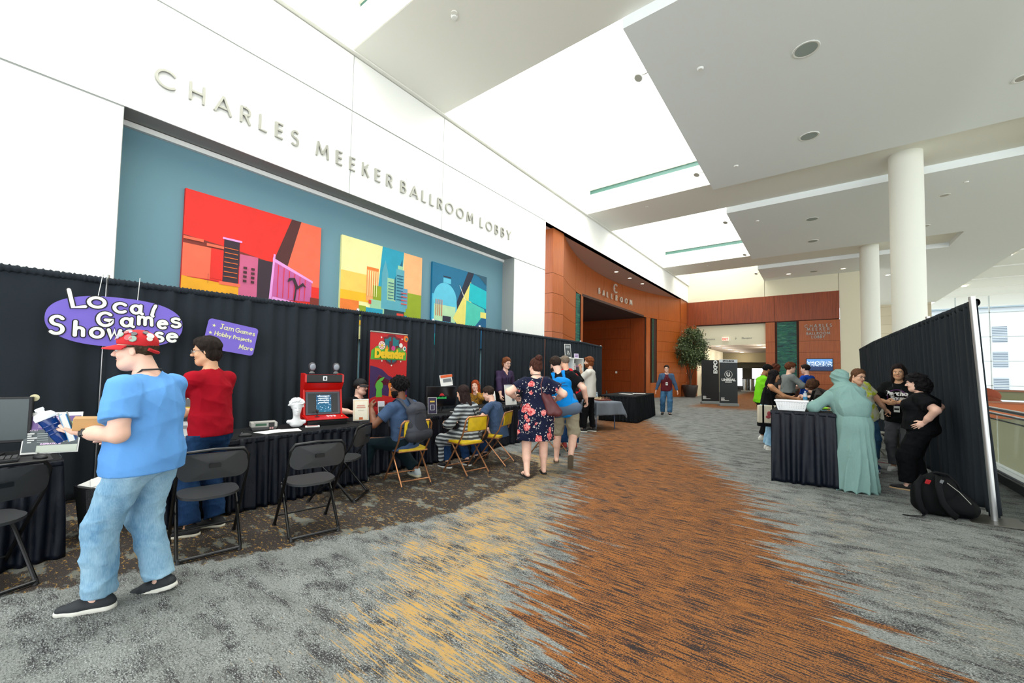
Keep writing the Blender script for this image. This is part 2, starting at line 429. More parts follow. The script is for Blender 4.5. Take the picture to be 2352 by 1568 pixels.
def floor_mesh():
    xs = np.arange(-15, 2.1001, .15); ys = np.concatenate([np.arange(-7, 16, .12), np.arange(16, 44.3, .4)])
    gx, gy = np.meshgrid(xs, ys, indexing='ij')
    mb = MB(); mb.grid(np.stack([gx, gy, gx*0], -1))
    o = mb.build('floor', m_carpet, smooth=0)
    x, y = gx.ravel(), gy.ravel()
    a = x-interp(y, OL); b = interp(y, OR)-x
    og = np.minimum(a, b); og = np.where(y > 14.5, -2.0, og)
    far = np.minimum(np.minimum(x+4.6, -1.2-x), np.minimum((y-19.5)*.4, 9))
    og = np.where(y > 15, np.clip(far, -2, 1.0), og)
    dk = np.maximum(interp(y, DK)-x, -2)
    dk = np.where(y > 14, -.6, dk)
    ye = np.clip(1.25-np.abs(x-interp(y, OL)+.75)/1.0, -.6, 1)
    ye = np.where(x > interp(y, OR), np.clip(.62-np.abs(x-interp(y, OR)-.7), -.3, .5), ye)
    ye = np.where(y < 1.2, ye-.3, ye); ye = np.where(y > 6, np.minimum(ye, .1), ye)
    for nme, v in (('orange_edge', og), ('dark_edge', dk), ('yellow_amount', ye)):
        at = o.data.attributes.new(nme, 'FLOAT', 'POINT'); at.data.foreach_set('value', v.astype(np.float32))
    return tag(o, None, kind='structure')
floor_mesh()

# ------------------------------------------------------------------ left wall with the recessed picture bay
XW = -6.85
mb = MB()
def panel(y0, y1, z0, z1, g=.008):
    mb.b2((XW-.02, y0+g, z0+g), (XW, y1-g, z1-g))
mb.b2((-7.05, -8, 6.25), (XW-.012, 28.4, 7.33), 1)
mb.b2((-7.3, -8, 0), (XW-.012, .93, 6.25), 1); mb.b2((-7.3, 9.05, 0), (XW-.012, 10.66, 6.25), 1)
mb.b2((-7.3, .93, 4.70), (XW-.012, 9.05, 6.25), 1)
ys = [-8, -4.6, -.9, 3.96, 6.25, 10.68]
for a, b in zip(ys, ys[1:]): panel(a, b, 6.27, 7.33); panel(a, b, 4.69, 6.26)
for a, b in zip([10.68, 13.4, 15.6, 20.5, 24.9], [13.4, 15.6, 20.5, 24.9, 28.4]): mb.b2((XW-.02, a, 6.25), (XW, b, 7.33))
panel(-8, -4.6, 0, 4.68); panel(-4.6, .93, 0, 4.68); panel(9.05, 10.68, 0, 4.68)
mb.b2((-7.3, .93, 0), (-7.28, 9.05, 4.7), 2)
mb.b2((-7.28, .93, 4.62), (-7.22, 9.05, 4.69), 0)
mb.b2((XW, 9.35, 0), (XW+.02, 10.6, .12), 0)
struct('wall_left', mb, [m_white, mat('white_joint', (150, 154, 152), .8), m_teal], smooth=0)

# sign letters on the wall
sg = thing('wall_lettering', (XW, 5.0, 5.13), 'one long row of raised grey metal letters along the upper white wall', 'sign')
spans = [('CHARLES', 1.19, 3.02, None), ('MEEKER', 3.3, 4.87, None), ('BALLROOM', 5.07, 7.28, None), ('LOBBY', 7.53, 8.83, None)]
for wd, y0, y1, _ in spans:
    tot = sum(G[c][0] for c in wd); n = len(wd)-1; h = .25
    gap = ((y1-y0)-tot*h)/n
    yy = y0
    for ch in wd:
        l = MB(); w_ = letter(l, ch, 0, 0, h, .028, (.0, yy-5.0, 0), (0, 1, 0), (0, 0, 1), (.035, 0, 0))
        l.build('letter', m_metal, sg, smooth=30); yy += w_+gap

# ------------------------------------------------------------------ ceiling: beams, slabs, lanterns
BE = [(-5.55, -3.3), (3.9, 6.18), (13.43, 15.63), (22.8, 25.05)]
mb = MB()
for a, b in BE:
    mb.b2((-6.76, a, 7.36), (4.6, b, 7.6))
mb.b2((-7.3, -8, 7.335), (-6.762, 28.4, 7.55))
for x, y in ((-4.7, 4.45), (-4.75, 14.0), (-4.7, 23.6)): mb.cyl((x, y, 7.345), (x, y, 7.361), .05, n=14)
struct('ceiling_beams', mb, m_soffit, smooth=0)
mb = MB()
SL = [(-8, -5.75), (-3.3, 3.65), (6.17, 13.42), (15.7, 22.75), (25.09, 28.4)]
for i, (a, b) in enumerate(SL): mb.b2((-2.5, a, 7.17), (4.6, b, 7.7))
mb.b2((4.6, -8, 7.17), (7.1, 28.4, 7.7)); mb.b2((1.0, 28.4, 7.17), (7.1, 43, 7.7))
for y in (17.0, 19.2): mb.b2((2.2, y, 7.166), (2.215, y+.9, 7.172), 1)
struct('ceiling', mb, [m_ceil, m_dark], smooth=0)
mb = MB()
WL = [(-8, -5.55), (-3.3, 3.9), (6.18, 13.43), (15.63, 22.8), (25.05, 28.4)]
for i, (a, b) in enumerate(WL):
    mb.b2((-6.95, a, 7.36), (-6.76, b, 11)); mb.b2((-2.5, a, 7.6), (-2.3, b, 11))
    if i < 4:
        c = b+.25                                               # far face: low apron, ledge, glazed slot, upper face
        mb.b2((-6.76, b-.012, 7.364), (-2.5, c, 8.07)); mb.b2((-6.70, b+.06, 8.09), (-2.5, b+.08, 8.25), 1)
        mb.b2((-6.76, b+.01, 8.25), (-2.5, c, 11)); mb.b2((-6.76, b+.1, 8.07), (-2.5, c, 8.25)); mb.b2((-6.76, b, 8.07), (-6.70, c, 8.27))
    mb.b2((-6.76, a-.25, 7.6), (-2.5, a, 11))
struct('skylight_wells', mb, [m_well, m_greengl], smooth=0)

def disc_thing(name, x, y, z, r, m, label, cat, grp, lit=False, ring=.012):
    t = thing(name, (x, y, z), label, cat, group=grp)
    a = MB(); a.lathe([(r*.86, -.004), (r, -.012), (r+ring, -.008), (r+ring, .0)], n=24); a.build('trim_ring', m_white, t)
    b = MB(); b.cyl((0, 0, -.006), (0, 0, .0), r*.87, n=24); b.build('lens' if lit is not None else 'grille', m, t)
    return t
m_spk = mat('speaker_grille', (158, 170, 165), .6, bump=.5, bscale=900)
for (y, lab) in ((8.45, 'large round ceiling speaker grille nearest the camera'), (11.65, 'round ceiling speaker grille second from the camera'),
                 (18.0, 'round ceiling speaker grille above the first low slab beyond the near column'), (21.0, 'round ceiling speaker grille above the far middle slab'), (27.2, 'small farthest ceiling speaker grille near the cream wall')):
    disc_thing('ceiling_speaker', -.09, y, 7.17, .19, m_spk, lab, 'speaker', 'round speaker grilles in the lowered ceiling', None)
m_off = mat('lamp_reflector', (170, 168, 158), .4)
m_on = mat('lit_lamp_lens', (255, 240, 210), .5, emit=(255, 236, 200), es=6)
DLS = [(3.16, 11.65, 0, 'dark recessed downlight at the right picture edge'), (3.22, 17.9, 0, 'dark recessed downlight right of the near column'), (3.3, 21.15, 0, 'recessed downlight just beside the near column edge'),
       (3.2, 30.3, 1, 'lit downlight between the two round columns'), (1.15, 27.3, 1, 'lit downlight close to the cream wall left of the far column'), (-1.22, 27.15, 1, 'lit downlight above the figured wood header')]
for x, y, on, lab in DLS:
    disc_thing('recessed_downlight', x, y, 7.17, .11, m_on if on else m_off, lab, 'ceiling light', 'downlights in the lowered ceiling', bool(on), .03)
for x, y, z, lab in ((-4.75, 4.5, 7.36, 'tiny round detector on the nearest ceiling beam'), (-1.67, 7.85, 7.17, 'tiny round detector on the large near ceiling slab'), (-1.7, 12.2, 7.17, 'tiny round detector near the far edge of the first slab'),
                     (-1.7, 17.1, 7.17, 'tiny round detector on the second slab'), (3.6, 12.6, 7.17, 'tiny round detector by the right picture edge'), (3.5, 17.0, 7.17, 'tiny white disc right of the near column')):
    t = MB(); t.lathe([(.001, -.03), (.04, -.028), (.055, -.012), (.058, 0)], n=16)
    tag(t.build('smoke_detector', m_white, loc=(x, y, z)), lab, 'smoke detector', 'small discs on the ceiling')
def tracklight(y, lab, flip=1):
    t = thing('spotlight', (-2.62, y, 7.26), lab, 'spotlight', group='spotlights on the slab edge of the skylight wells')
    a = MB(); a.cyl((.12, 0, 0), (-.06, 0, -.0), .012, n=8); a.cyl((-.06, 0, -.05), (-.06, 0, .05), .012, n=8); a.build('arm', m_metal, t)
    b = MB(); d = np.array([-.25*flip, -.35, -.9]); d = d/np.linalg.norm(d); c = np.array([-.08, 0, 0])
    b.cyl(c-d*.09, c+d*.02, .04, .055, 16); b.cyl(c+d*.02, c+d*.05, .075, .085, 16); b.build('lamp_housing', m_white, t)
    e = MB(); e.cyl(c+d*.045, c+d*.053, .07, .07, 16); e.build('reflector', m_off, t)
for y, l in ((7.5, 'adjustable white spotlight nearest the camera over the first skylight'), (12.25, 'white spotlight beside the green glass slot of the first skylight'), (16.8, 'white spotlight at the near end of the second skylight'),
             (21.9, 'white spotlight at the far end of the second skylight'), (26.4, 'farthest small white spotlight over the cream wall')):
    tracklight(y, l)

# columns
for (x, y, lab) in ((1.92, 14.5, 'thick round cream column nearest the camera behind the right drape'), (1.92, 23.9, 'round cream column farther back, beside the cream wall')):
    t = MB(); t.lathe([(.335, 0), (.335, 7.36)], n=48)
    tag(t.build('round_column', m_colm, loc=(x, y, 0)), lab, 'column', kind='structure')

# ------------------------------------------------------------------ curved ballroom portal
def cx(y): return 10.55-math.sqrt(361-(y-19.4)**2)
mb = MB()
def curvepatch(y0, y1, z0, z1, off=0., th=.03, mi=0, g=.006):
    y0 += g; y1 -= g; z0 += g; z1 -= g
    n = max(2, int((y1-y0)/.25)+1); ys = np.linspace(y0, y1, n)
    V = []
    for y in ys:
        x = cx(y)+off; V.append([(x, y, z0), (x, y, z1), (x-th, y, z1), (x-th, y, z0)])
    V = np.array(V); mb.grid(V, mi, wrap=True); mb.quad(*V[0][::-1], mi); mb.quad(*V[-1], mi)
ROWS = [0, .88, 1.5, 2.15, 2.79, 3.42, 4.08, 4.75]
for a, b in zip([12.0, 14.5, 16.05, 18.6, 20.9, 23.5, 24.8], [14.5, 16.05, 18.6, 20.9, 23.5, 24.8, 26.8]): curvepatch(a, b, 4.75, 6.25)
for a, b in zip(ROWS, ROWS[1:]):
    curvepatch(12.0, 14.5, a, b); curvepatch(24.65, 26.8, a, b)
curvepatch(15.12, 15.7, 0, 4.75); curvepatch(23.55, 23.98, 0, 4.75); curvepatch(24.0, 24.65, 0, .9); curvepatch(14.5, 15.12, 0, .9)
curvepatch(12.0, 15.7, 0, 6.25, -.05, .05, 1, 0); curvepatch(23.55, 26.8, 0, 6.25, -.05, .05, 1, 0); curvepatch(15.7, 23.55, 4.75, 6.25, -.05, .05, 1, 0)
for a, b in zip(ROWS+[], ROWS[1:]+[]):                       # square end blocks
    mb.b2((-7.6, 11.3, a+.006), (-6.95, 12.0, b-.006)); mb.b2((-7.4, 26.8, a+.006), (-6.9, 28.3, b-.006))
mb.b2((-7.6, 11.3, 4.756), (-6.95, 12.0, 6.25)); mb.b2((-7.4, 26.8, 4.756), (-6.9, 28.3, 6.25))
mb.b2((-7.59, 11.32, 0), (-6.97, 11.98, 6.25), 1); mb.b2((-7.39, 26.85, 0), (-6.92, 28.3, 6.25), 1)
struct('wall_ballroom_portal', mb, [m_wood, m_groove], smooth=30)
mb = MB()                                                        # deep entrance bay behind the opening
XB = -12.6
for (x0, x1) in ((cx(23.55)-.08, -8.95), (-8.95, -10.6), (-10.6, -12.6)):
    if x1 < -8.95 and x0 > -11: zz = [0, .95, 1.6, 2.25, 2.9, 3.55, 4.2, 4.75]
    elif x1 == -8.95: zz = [0, 4.75]
    else: zz = [0, 1.6, 2.9, 4.75]
    for a, b in zip(zz, zz[1:]): mb.b2((x1+.006, 23.57, a+.006), (x0-.006, 23.6, b-.006))
mb.b2((XB, 23.6, 0), (-8, 23.75, 4.75), 1)
for a, b in zip([15.6, 17.6, 19.6, 21.6], [17.6, 19.6, 21.6, 23.6]):
    for c, d in zip([0, 1.6, 3.2], [1.6, 3.2, 4.75]): mb.b2((XB-.03, a+.006, c+.006), (XB, b-.006, d-.006))
mb.b2((XB-.2, 15.4, 0), (XB-.03, 23.75, 4.75), 1); mb.b2((XB, 15.45, 0), (-8.25, 15.6, 4.75), 0)
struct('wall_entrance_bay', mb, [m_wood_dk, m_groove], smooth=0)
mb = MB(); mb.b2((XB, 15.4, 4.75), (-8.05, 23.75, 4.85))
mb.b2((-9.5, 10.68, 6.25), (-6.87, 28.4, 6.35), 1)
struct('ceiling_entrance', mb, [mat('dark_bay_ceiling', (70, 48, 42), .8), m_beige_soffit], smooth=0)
for y0, y1, lab in ((14.52, 15.1, 'narrow banded green glass strip left of the ballroom entrance'), (24.02, 24.6, 'tall banded blue-green glass strip right of the ballroom entrance')):
    t = thing('glass_strip', (cx((y0+y1)/2), (y0+y1)/2, .9), lab, 'glass panel', group='vertical art glass strips in the wood wall')
    a = MB(); a.b2((-.05, y0-(y0+y1)/2, 0), (-.03, (y1-y0)/2, 3.83)); a.build('art_glass', m_art, t, smooth=0)
    f = MB(); w = (y1-y0)/2
    for s in (-1, 1): f.b2((-.06, s*w-.012, 0), (.005, s*w+.012, 3.83))
    f.build('frame', m_groove, t, smooth=0)
t = thing('portal_lettering', (-8.4, 19.7, 5.25), 'raised metal C and BALLROOM letters on the curved wood fascia', 'sign')
yy = 17.75
for ch in 'BALLROOM':
    a = MB(); x = cx(yy+.12)+.03+8.4
    sl = (cx(yy+.25)-cx(yy))/.25; u = nrm((sl, 1, 0))
    letter(a, ch, 0, 0, .27, .045, (x, yy-19.7, 0), u, (0, 0, 1), (.05, 0, 0)); a.build('letter', mat('bright_metal', (214, 208, 196), .45, metal=.3), t, smooth=30); yy += .545
a = MB(); letter(a, 'C', -.22, 0, .48, .045, (.08, -.02, .33), (0, 1, 0), (0, 0, 1), (.05, 0, 0)); a.b2((.08, -.2, .54), (.12, -.05, .57)); a.build('letter', MATS['bright_metal'], t, smooth=30)
for x, y in ((-7.55, 18.0), (-7.5, 19.6), (-7.42, 21.2)):
    disc_thing('recessed_downlight', x, y, 6.25, .09, m_on, {18.0: 'left of the three lit downlights over the BALLROOM letters', 19.6: 'middle of the three lit downlights over the BALLROOM letters', 21.2: 'right of the three lit downlights over the BALLROOM letters'}[y], 'ceiling light', 'lit downlights in the brown portal soffit', True, .02)
a = MB(); a.b2((0, 0, 0), (.12, .012, .12)); b = tag(a.build('light_switch', m_white, loc=(-9.9, 23.555, 1.42), bevel=.002), 'small white switch plate on the wood wall inside the entrance bay', 'switch')

# ------------------------------------------------------------------ end wall Y = 28.4
YB = 28.4
mb = MB()
mb.b2((-7.3, YB, 6.2), (2.6, YB+.2, 7.36+3.7), 0); mb.b2((1.03, YB, 0), (2.6, YB+.2, 6.2), 0)
mb.b2((.995, YB-.01, 6.2), (1.005, YB, 7.2), 2); mb.b2((-2.5, YB-.01, 6.2), (-2.49, YB, 7.2), 2)
for a, b in zip([-7.3, -4.85, -2.0], [-4.85, -2.0, 1.02]): mb.b2((a+.006, YB-.05, 4.66), (b-.006, YB, 6.2), 3)
mb.b2((-7.3, YB-.03, 4.6), (1.0, YB+.18, 6.19), 2)
mb.b2((-6.92, YB-.04, 0), (-6.33, YB+.2, 4.66), 1)
for a, b in zip([0, 1.0, 1.6, 2.2, 2.8, 3.45], [1.0, 1.6, 2.2, 2.8, 3.45, 4.62]):
    mb.b2((-2.45, YB-.04, a+.006), (-1.98, YB+.2, b-.006), 1)
    mb.b2((-.82, YB-.04, a+.006), (1.02, YB+.2, b-.006), 1)
mb.b2((-2.44, YB-.03, 0), (1.0, YB+.15, 4.6), 2)
mb.b2((-6.33, YB+.1, 3.33), (-2.45, YB+.2, 4.66), 0)
struct('wall_back', mb, [m_cream, m_wood, m_groove, m_wood2], smooth=0)
t = thing('glass_strip', (-1.4, YB-.03, .9), 'wide blue-green art glass panel left of the wall screen', 'glass panel', group='vertical art glass strips in the wood wall')
a = MB(); a.b2((-.48, -.02, -.3), (.48, 0, 3.7)); a.build('art_glass', m_art, t, smooth=0)
f = MB()
for s in (-1, 1): f.b2((s*.5-.03, -.05, -.3), (s*.5+.03, .01, 3.75))
f.b2((-.5, -.05, 3.7), (.5, .01, 3.75)); f.build('frame', m_groove, t, smooth=0)
t = thing('wall_lettering', (.06, YB-.05, 3.6), 'small four-line metal lettering on the wood end wall above the screen', 'sign')
for wd, w, z in (('CHARLES', 1.22, .62), ('MEEKER', 1.02, .42), ('BALLROOM', 1.06, .2), ('LOBBY', .6, 0)):
    h = .165 if z > .3 else .14; tot = sum(G[c][0] for c in wd)*h; gap = (w-tot)/(len(wd)-1); xx = -w/2
    for ch in wd:
        a = MB(); k = letter(a, ch, xx, z, h, .02, (0, 0, 0), (1, 0, 0), (0, 0, 1), (0, -.03, 0)); a.build('letter', m_metal, t, smooth=0); xx += k+gap
t = thing('wall_screen', (.1, YB-.06, 1.75), 'blue information screen on the wood wall below the lettering', 'screen')
a = MB(); a.b2((-.6, -.05, 0), (.6, .01, .7)); a.build('bezel', m_dark, t, smooth=0, bevel=.005)
a = MB(); a.b2((-.57, -.056, .03), (.57, -.05, .67))
sc = NB('screen_picture', .3); x, y, z = sc.sep(sc.tc)[0:3]
blk = sc.noise(sc.map((14, 1, 22)), 1, 2)
g = sc.mix(sc.step(z, .2, .75), rgb(14, 40, 80), rgb(90, 150, 215)); txt = sc.math('MULTIPLY', sc.step(blk, .5, .56), sc.step(sc.math('ABSOLUTE', sc.math('SUBTRACT', z, .42)), .17, .12))
g = sc.mix(txt, g, rgb(210, 228, 245)); sc.color(g); sc.put(sc.b.inputs['Emission Color'], g); sc.b.inputs['Emission Strength'].default_value = .8
a.build('display', sc.m, t, smooth=0)
t = thing('exit_sign', (-4.63, YB+.05, 3.6), 'white EXIT sign with red letters on the white header over the passage', 'sign')
a = MB(); a.b2((-.19, -.03, 0), (.19, .04, .22)); a.build('housing', mat('exit_face', (240, 225, 215), .5, emit=(255, 225, 205), es=.5), t, smooth=0, bevel=.004)
a = MB(); a.add(*text('EXIT', .2, (0, -.034, .04), (1, 0, 0), (0, 0, 1), .003, bold=.006, sx=.8)); a.build('letter', mat('exit_red', (225, 50, 25), .5, emit=(235, 50, 20), es=1), t, smooth=0)
for s_, x, arrow, lab in (('Restrooms', -5.6, 1, 'grey word Restrooms with an arrow on the white header left of the exit sign'), ('Elevator', -3.45, 0, 'faint grey word Elevator with an arrow on the header right of the exit sign')):
    a = MB(); a.add(*text(s_, .17, (x, YB+.095, 3.68), (1, 0, 0), (0, 0, 1), .004))
    dx = -.72 if arrow else -.6; c = np.array([x+dx, YB+.095, 3.74])
    d = (-.7, 0, -.7) if arrow else (0, 0, -1); d = np.array(d)
    a.tube([c-d*.08, c+d*.06], .008, 4); e = np.array((d[2], 0, -d[0])); a.tube([c+d*.06-d*.05+e*.05, c+d*.06, c+d*.06-d*.05-e*.05], .008, 4)
    tag(a.build('direction_sign', mat('sign_grey', (120, 122, 120) if arrow else (175, 176, 170), .6), smooth=0), lab, 'sign')

# passage beyond the opening
mb = MB()
mb.b2((-6.5, YB+.2, 0), (-6.36, 37.5, 3.33), 0); mb.b2((-2.4, YB+.2, 0), (-2.3, 36, 3.33), 0)
mb.b2((-9, 39.3, 2.52), (-2.3, 39.5, 3.33), 1); mb.b2((-9, 37.4, 0), (-6.3, 37.5, 3.33), 0)
mb.b2((-9.2, 39.4, 0), (-9.1, 60, 3.33), 0); mb.b2((2.0, 36, 0), (2.1, 60, 3.33), 0); mb.b2((-2.4, 36, 0), (2.0, 36.1, 3.33), 0)
mb.b2((-12, 60, 2.3), (4, 60.1, 3.6), 0); mb.b2((-9, 60, 0), (-8.45, 60.1, 2.3), 0); mb.b2((-7.8, 60, 0), (-6.7, 60.1, 2.3), 2); mb.b2((-5.2, 60, 0), (4, 60.1, 2.3), 0)
mb.b2((-6.36, 31.2, 0), (-6.32, 32.3, 2.5), 3)
struct('wall_passage', mb, [m_cream, mat('olive_paint', (138, 128, 98), .8), mat('panel_grey', (170, 165, 150), .8), mat('door_brown', (96, 78, 60), .6)], smooth=0)
mb = MB(); mb.b2((-9.3, YB+.2, 3.33), (2.2, 39.4, 3.45)); mb.b2((-9.3, 39.5, 3.1), (2.2, 60, 3.3))
struct('ceiling_passage', mb, mat('passage_ceiling', (150, 140, 130), .85), smooth=0)
mb = MB(); mb.b2((-12, 44.2, -.05), (2.1, 60, 0)); mb.b2((2.1, 30, -.3), (2.11, 31, -.2)); struct('floor_passage', mb, mat('passage_carpet', (120, 104, 92), .95, var=.3, vscale=3), smooth=0)
PL = [(-5.2, 29.3, 'near left lit lamp in the passage ceiling'), (-5.2, 31.6, 'second lit lamp in the passage ceiling'), (-5.2, 33.9, 'third lit lamp in the passage ceiling'), (-5.1, 36.2, 'fourth lit lamp in the passage ceiling'),
      (-5.0, 38.3, 'farthest lit lamp in the passage ceiling'), (-2.85, 29.2, 'near right lit lamp in the passage ceiling'), (-2.8, 31.8, 'right lit lamp deeper in the passage ceiling')]
for x, y, lab in PL:
    disc_thing('recessed_downlight', x, y, 3.33, .13, m_on, lab, 'ceiling light', 'lit lamps in the passage ceiling', True, .02)
    l = bpy.data.lights.new('lamp', 'POINT'); l.energy = 40; l.color = (1, .9, .78); l.shadow_soft_size = .1
    o = bpy.data.objects.new('lamp_light', l); COL.objects.link(o); o.location = (x, y, 2.8)
t = thing('bar_counter', (-4.6, 41, 0), 'dark topped counter on shiny metal drums far down the passage', 'counter')
a = MB(); a.b2((-.75, -.3, 1.08), (.9, .3, 1.14)); a.build('worktop', m_dark, t, smooth=0)
for x in (-.5, 0, .5):
    a = MB(); a.cyl((x, 0, .08), (x, 0, 1.08), .2, n=20); a.build('drum', mat('polished_steel', (190, 190, 190), .15, metal=1), t)
a = MB(); a.b2((-.8, -.32, 0), (.9, .32, .08)); a.build('plinth', m_metal, t, smooth=0)

# ------------------------------------------------------------------ atrium side on the right
mb = MB(); mb.b2((2.06, -7, -.3), (2.3, 43, .12)); struct('trim_kerb', mb, mat('kerb_dark', (86, 88, 90), .6, bump=.2), smooth=0, bevel=.01)
mb = MB(); mb.b2((2.1, -7, .12), (2.28, 43, .15)); struct('trim_kerb_cap', mb, mat('white_cap', (235, 238, 238), .4), smooth=0, bevel=.004)
gl = NB('clear_glass', .02, .5); gl.b.inputs['Transmission Weight'].default_value = 0; gl.b.inputs['Base Color'].default_value = (.75, .85, .8, 1); gl.b.inputs['Alpha'].default_value = .16
t = thing('glass_balustrade', (2.2, 8, 0), 'glass balustrade with steel handrail beyond the right drape', 'railing')
for k in range(-4, 18):
    a = MB(); a.b2((-.006, k*1.5+.01, .15), (.006, k*1.5+1.49, .93)); a.build('glass_pane', gl.m, t, smooth=0)
a = MB(); a.cyl((-.08, -14, 1.03), (-.08, 30, 1.03), .028, n=12); a.build('handrail', mat('steel_rail', (215, 216, 216), .25, metal=.6), t)
a = MB(); a.cyl((0, -14, .94), (0, 30, .94), .02, n=10); a.build('rail', MATS['steel_rail'], t)
a = MB(); a.cyl((.05, -14, .84), (.05, 30, .84), .012, n=8); a.build('rail', m_dark, t)
for k in range(-4, 14):
    a = MB(); a.b2((-.015, k*2.1+.0, .1), (.015, k*2.1+.06, 1.0)); a.build('post', mat('rail_post', (52, 62, 62), .4, metal=.5), t, smooth=0)
# lower storey and the far side of the atrium
mb = MB()
mb.b2((2.3, -12, -4.6), (40, 58, -4.5), 0)
struct('floor_lower_storey', mb, mat('pale_terrazzo', (172, 168, 142), .5, var=.06, vscale=1), smooth=0)
mb = MB()
mb.b2((2.0, -7, -4.5), (2.05, 43, -.05), 0)
mb.b2((3.2, 24.0, -4.5), (30, 24.2, .0), 0); mb.b2((3.15, 23.9, -.05), (30, 24.0, .55), 1); mb.b2((3.15, 23.8, .55), (30, 24.3, .6), 2); mb.b2((3.2, 27.5, .55), (30, 27.6, .92), 0); mb.b2((3.2, 27.4, .92), (30, 27.7, 1.0), 2)
struct('wall_atrium', mb, [mat('sage_paint', (150, 152, 122), .8), mat('orange_panel', (190, 98, 40), .5), mat('oak_cap', (150, 88, 48), .4)], smooth=0)
t = thing('lounge_chair', (5.6, 25.4, .25), 'rust coloured rounded lounge chair across the atrium', 'chair')
a = MB(); a.ell((0, 0, .25), (.45, .4, .25)); a.build('seat', mat('rust_fabric', (150, 72, 44), .8), t); a = MB(); a.ell((0, .3, .5), (.5, .16, .35)); a.build('backrest', MATS['rust_fabric'], t)
mb = MB(); mb.b2((2.5, 43.0, 0), (6.9, 43.3, 7.17)); struct('wall_stone', mb, m_stone, smooth=0)
# high curved ceiling with fins
mb = MB(); mb.b2((7.1, -8, 8.4), (45, 58, 8.6)); mb.b2((7.1, -8, 7.17), (7.15, 58, 8.4))
for k in range(10): mb.b2((7.15, 12+k*4.2, 8.33), (45, 12.25+k*4.2, 8.4))
struct('ceiling_atrium', mb, m_white, smooth=0)
for k, (x, y) in enumerate([(8.0, 30), (8.5, 34), (9.2, 26.4), (8.2, 39), (8.8, 44), (10.4, 31)]):
    disc_thing('recessed_downlight', x, y, 8.33, .16, m_on, ('lit lamp in the bright atrium ceiling above the right drape',)[0], 'ceiling light', 'lit lamps in the atrium ceiling', True, .02)
# curtain wall and the office block outside
mb = MB()
for x in np.arange(7.5, 26, 1.9): mb.b2((x, 49.9, -4.5), (x+.07, 50, 8.4))
for z in (.9, 2.9, 4.9, 6.9): mb.b2((7.1, 49.9, z), (26, 50, z+.05))
struct('window_1', mb, mat('mullion_grey', (196, 205, 208), .4), smooth=0)
t = thing('office_building', (20, 75, 0), 'white office block with blinds in its windows outside the glass wall', 'building')
a = MB(); a.b2((-14, 0, -12), (20, 12, 10.2), 0); a.b2((-14, -.6, 10.2), (20, 12, 11.2), 1); a.b2((-10, 3, 11.2), (14, 11, 15), 0)
a.build('wall', [mat('render_white', (176, 184, 188), .8), mat('roof_band', (120, 136, 142), .7)], t, smooth=0)
m_blind = NB('blind_window', .4); x, y, z = m_blind.sep(m_blind.tc)[0:3]
w = m_blind.math('FRACT', m_blind.math('MULTIPLY', z, 5.0)); m_blind.color(m_blind.mix(m_blind.step(w, .35, .4), rgb(60, 76, 90), rgb(150, 160, 166)))
for zz in (-3.6, -.3, 2.9, 6.0):
    for k in range(9):
        a = MB(); a.b2((-13+k*3.4, -.06, zz), (-13+k*3.4+(2.0 if k % 2 == 0 else 1.2), .02, zz+1.9)); a.build('window', m_blind.m, t, smooth=0)
a = MB(); a.b2((-60, -60, -12.1), (120, 120, -12)); struct('ground_outside', MB().b2((-30, 59, -12.1), (90, 140, -12)), mat('street_grey', (170, 172, 170), .9), smooth=0)
# ------------------------------------------------------------------ cloth
def cloth_mat(name, c, rough=.85, weave=900, sheen=0, spec=.15, bump=.45, wr=0):
    b = NB(name, rough, spec)
    n = b.noise(b.map((1, 1, 1)), weave, 2, .5); w = b.noise(b.map((1, 1, .5)), 3.0, 3, .6)
    cc = rgb(*c)
    b.color(b.mix(w, tuple(v*.8 for v in cc[:3])+(1,), tuple(min(1, v*1.2) for v in cc[:3])+(1,)))
    h = n
    if wr: h = b.math('ADD', b.math('MULTIPLY', n, .2), b.math('MULTIPLY', b.noise(b.map((1, 1, .6)), wr, 4, .6), 1.5))
    b.bump(h, bump, .02 if wr else .004)
    if sheen: b.b.inputs['Sheen Weight'].default_value = sheen
    return b.m
m_drape = cloth_mat('black_drape', (40, 46, 52), .9, 700, spec=.15)
m_satin = cloth_mat('black_satin_skirt', (6, 14, 27), .36, 500, spec=.3, bump=.4, wr=10)
m_topcloth = cloth_mat('black_table_cloth', (24, 25, 27), .85, 600, wr=9)
m_greycloth = cloth_mat('grey_linen', (112, 120, 130), .9, 900, wr=10)
m_alu = mat('aluminium_pole', (200, 202, 202), .3, metal=.85)

def resample(path, d):
    P = np.array(path, float); L = np.concatenate([[0], np.cumsum(np.hypot(*(P[1:]-P[:-1]).T))])
    n = max(3, int(L[-1]/d)+1); s = np.linspace(0, L[-1], n)
    Q = np.stack([np.interp(s, L, P[:, i]) for i in (0, 1)], 1)
    T = np.gradient(Q, axis=0); T /= np.hypot(T[:, 0], T[:, 1])[:, None]
    return Q, np.stack([T[:, 1], -T[:, 0]], 1), s
def folds(s, z, rng, f0, amp, top, bot, sharp=1.0):
    """fold displacement at arc lengths s (n) and heights z (m) normalised 0 top..1 bottom"""
    n = len(s); out = np.zeros((n, len(z)))
    comps = [(f0*rng.uniform(.5, 1.7), rng.uniform(0, 6.28), rng.uniform(-.5, .5), rng.uniform(.4, 1)) for _ in range(7)]
    for j, t in enumerate(z):
        v = 0
        for f, ph, dr, a in comps:
            v = v+a*np.sin(2*PI*f*s+ph+dr*t*3)
        v = np.tanh(v*.7*sharp)
        out[:, j] = v*amp*(top+(bot-top)*t)
    return out
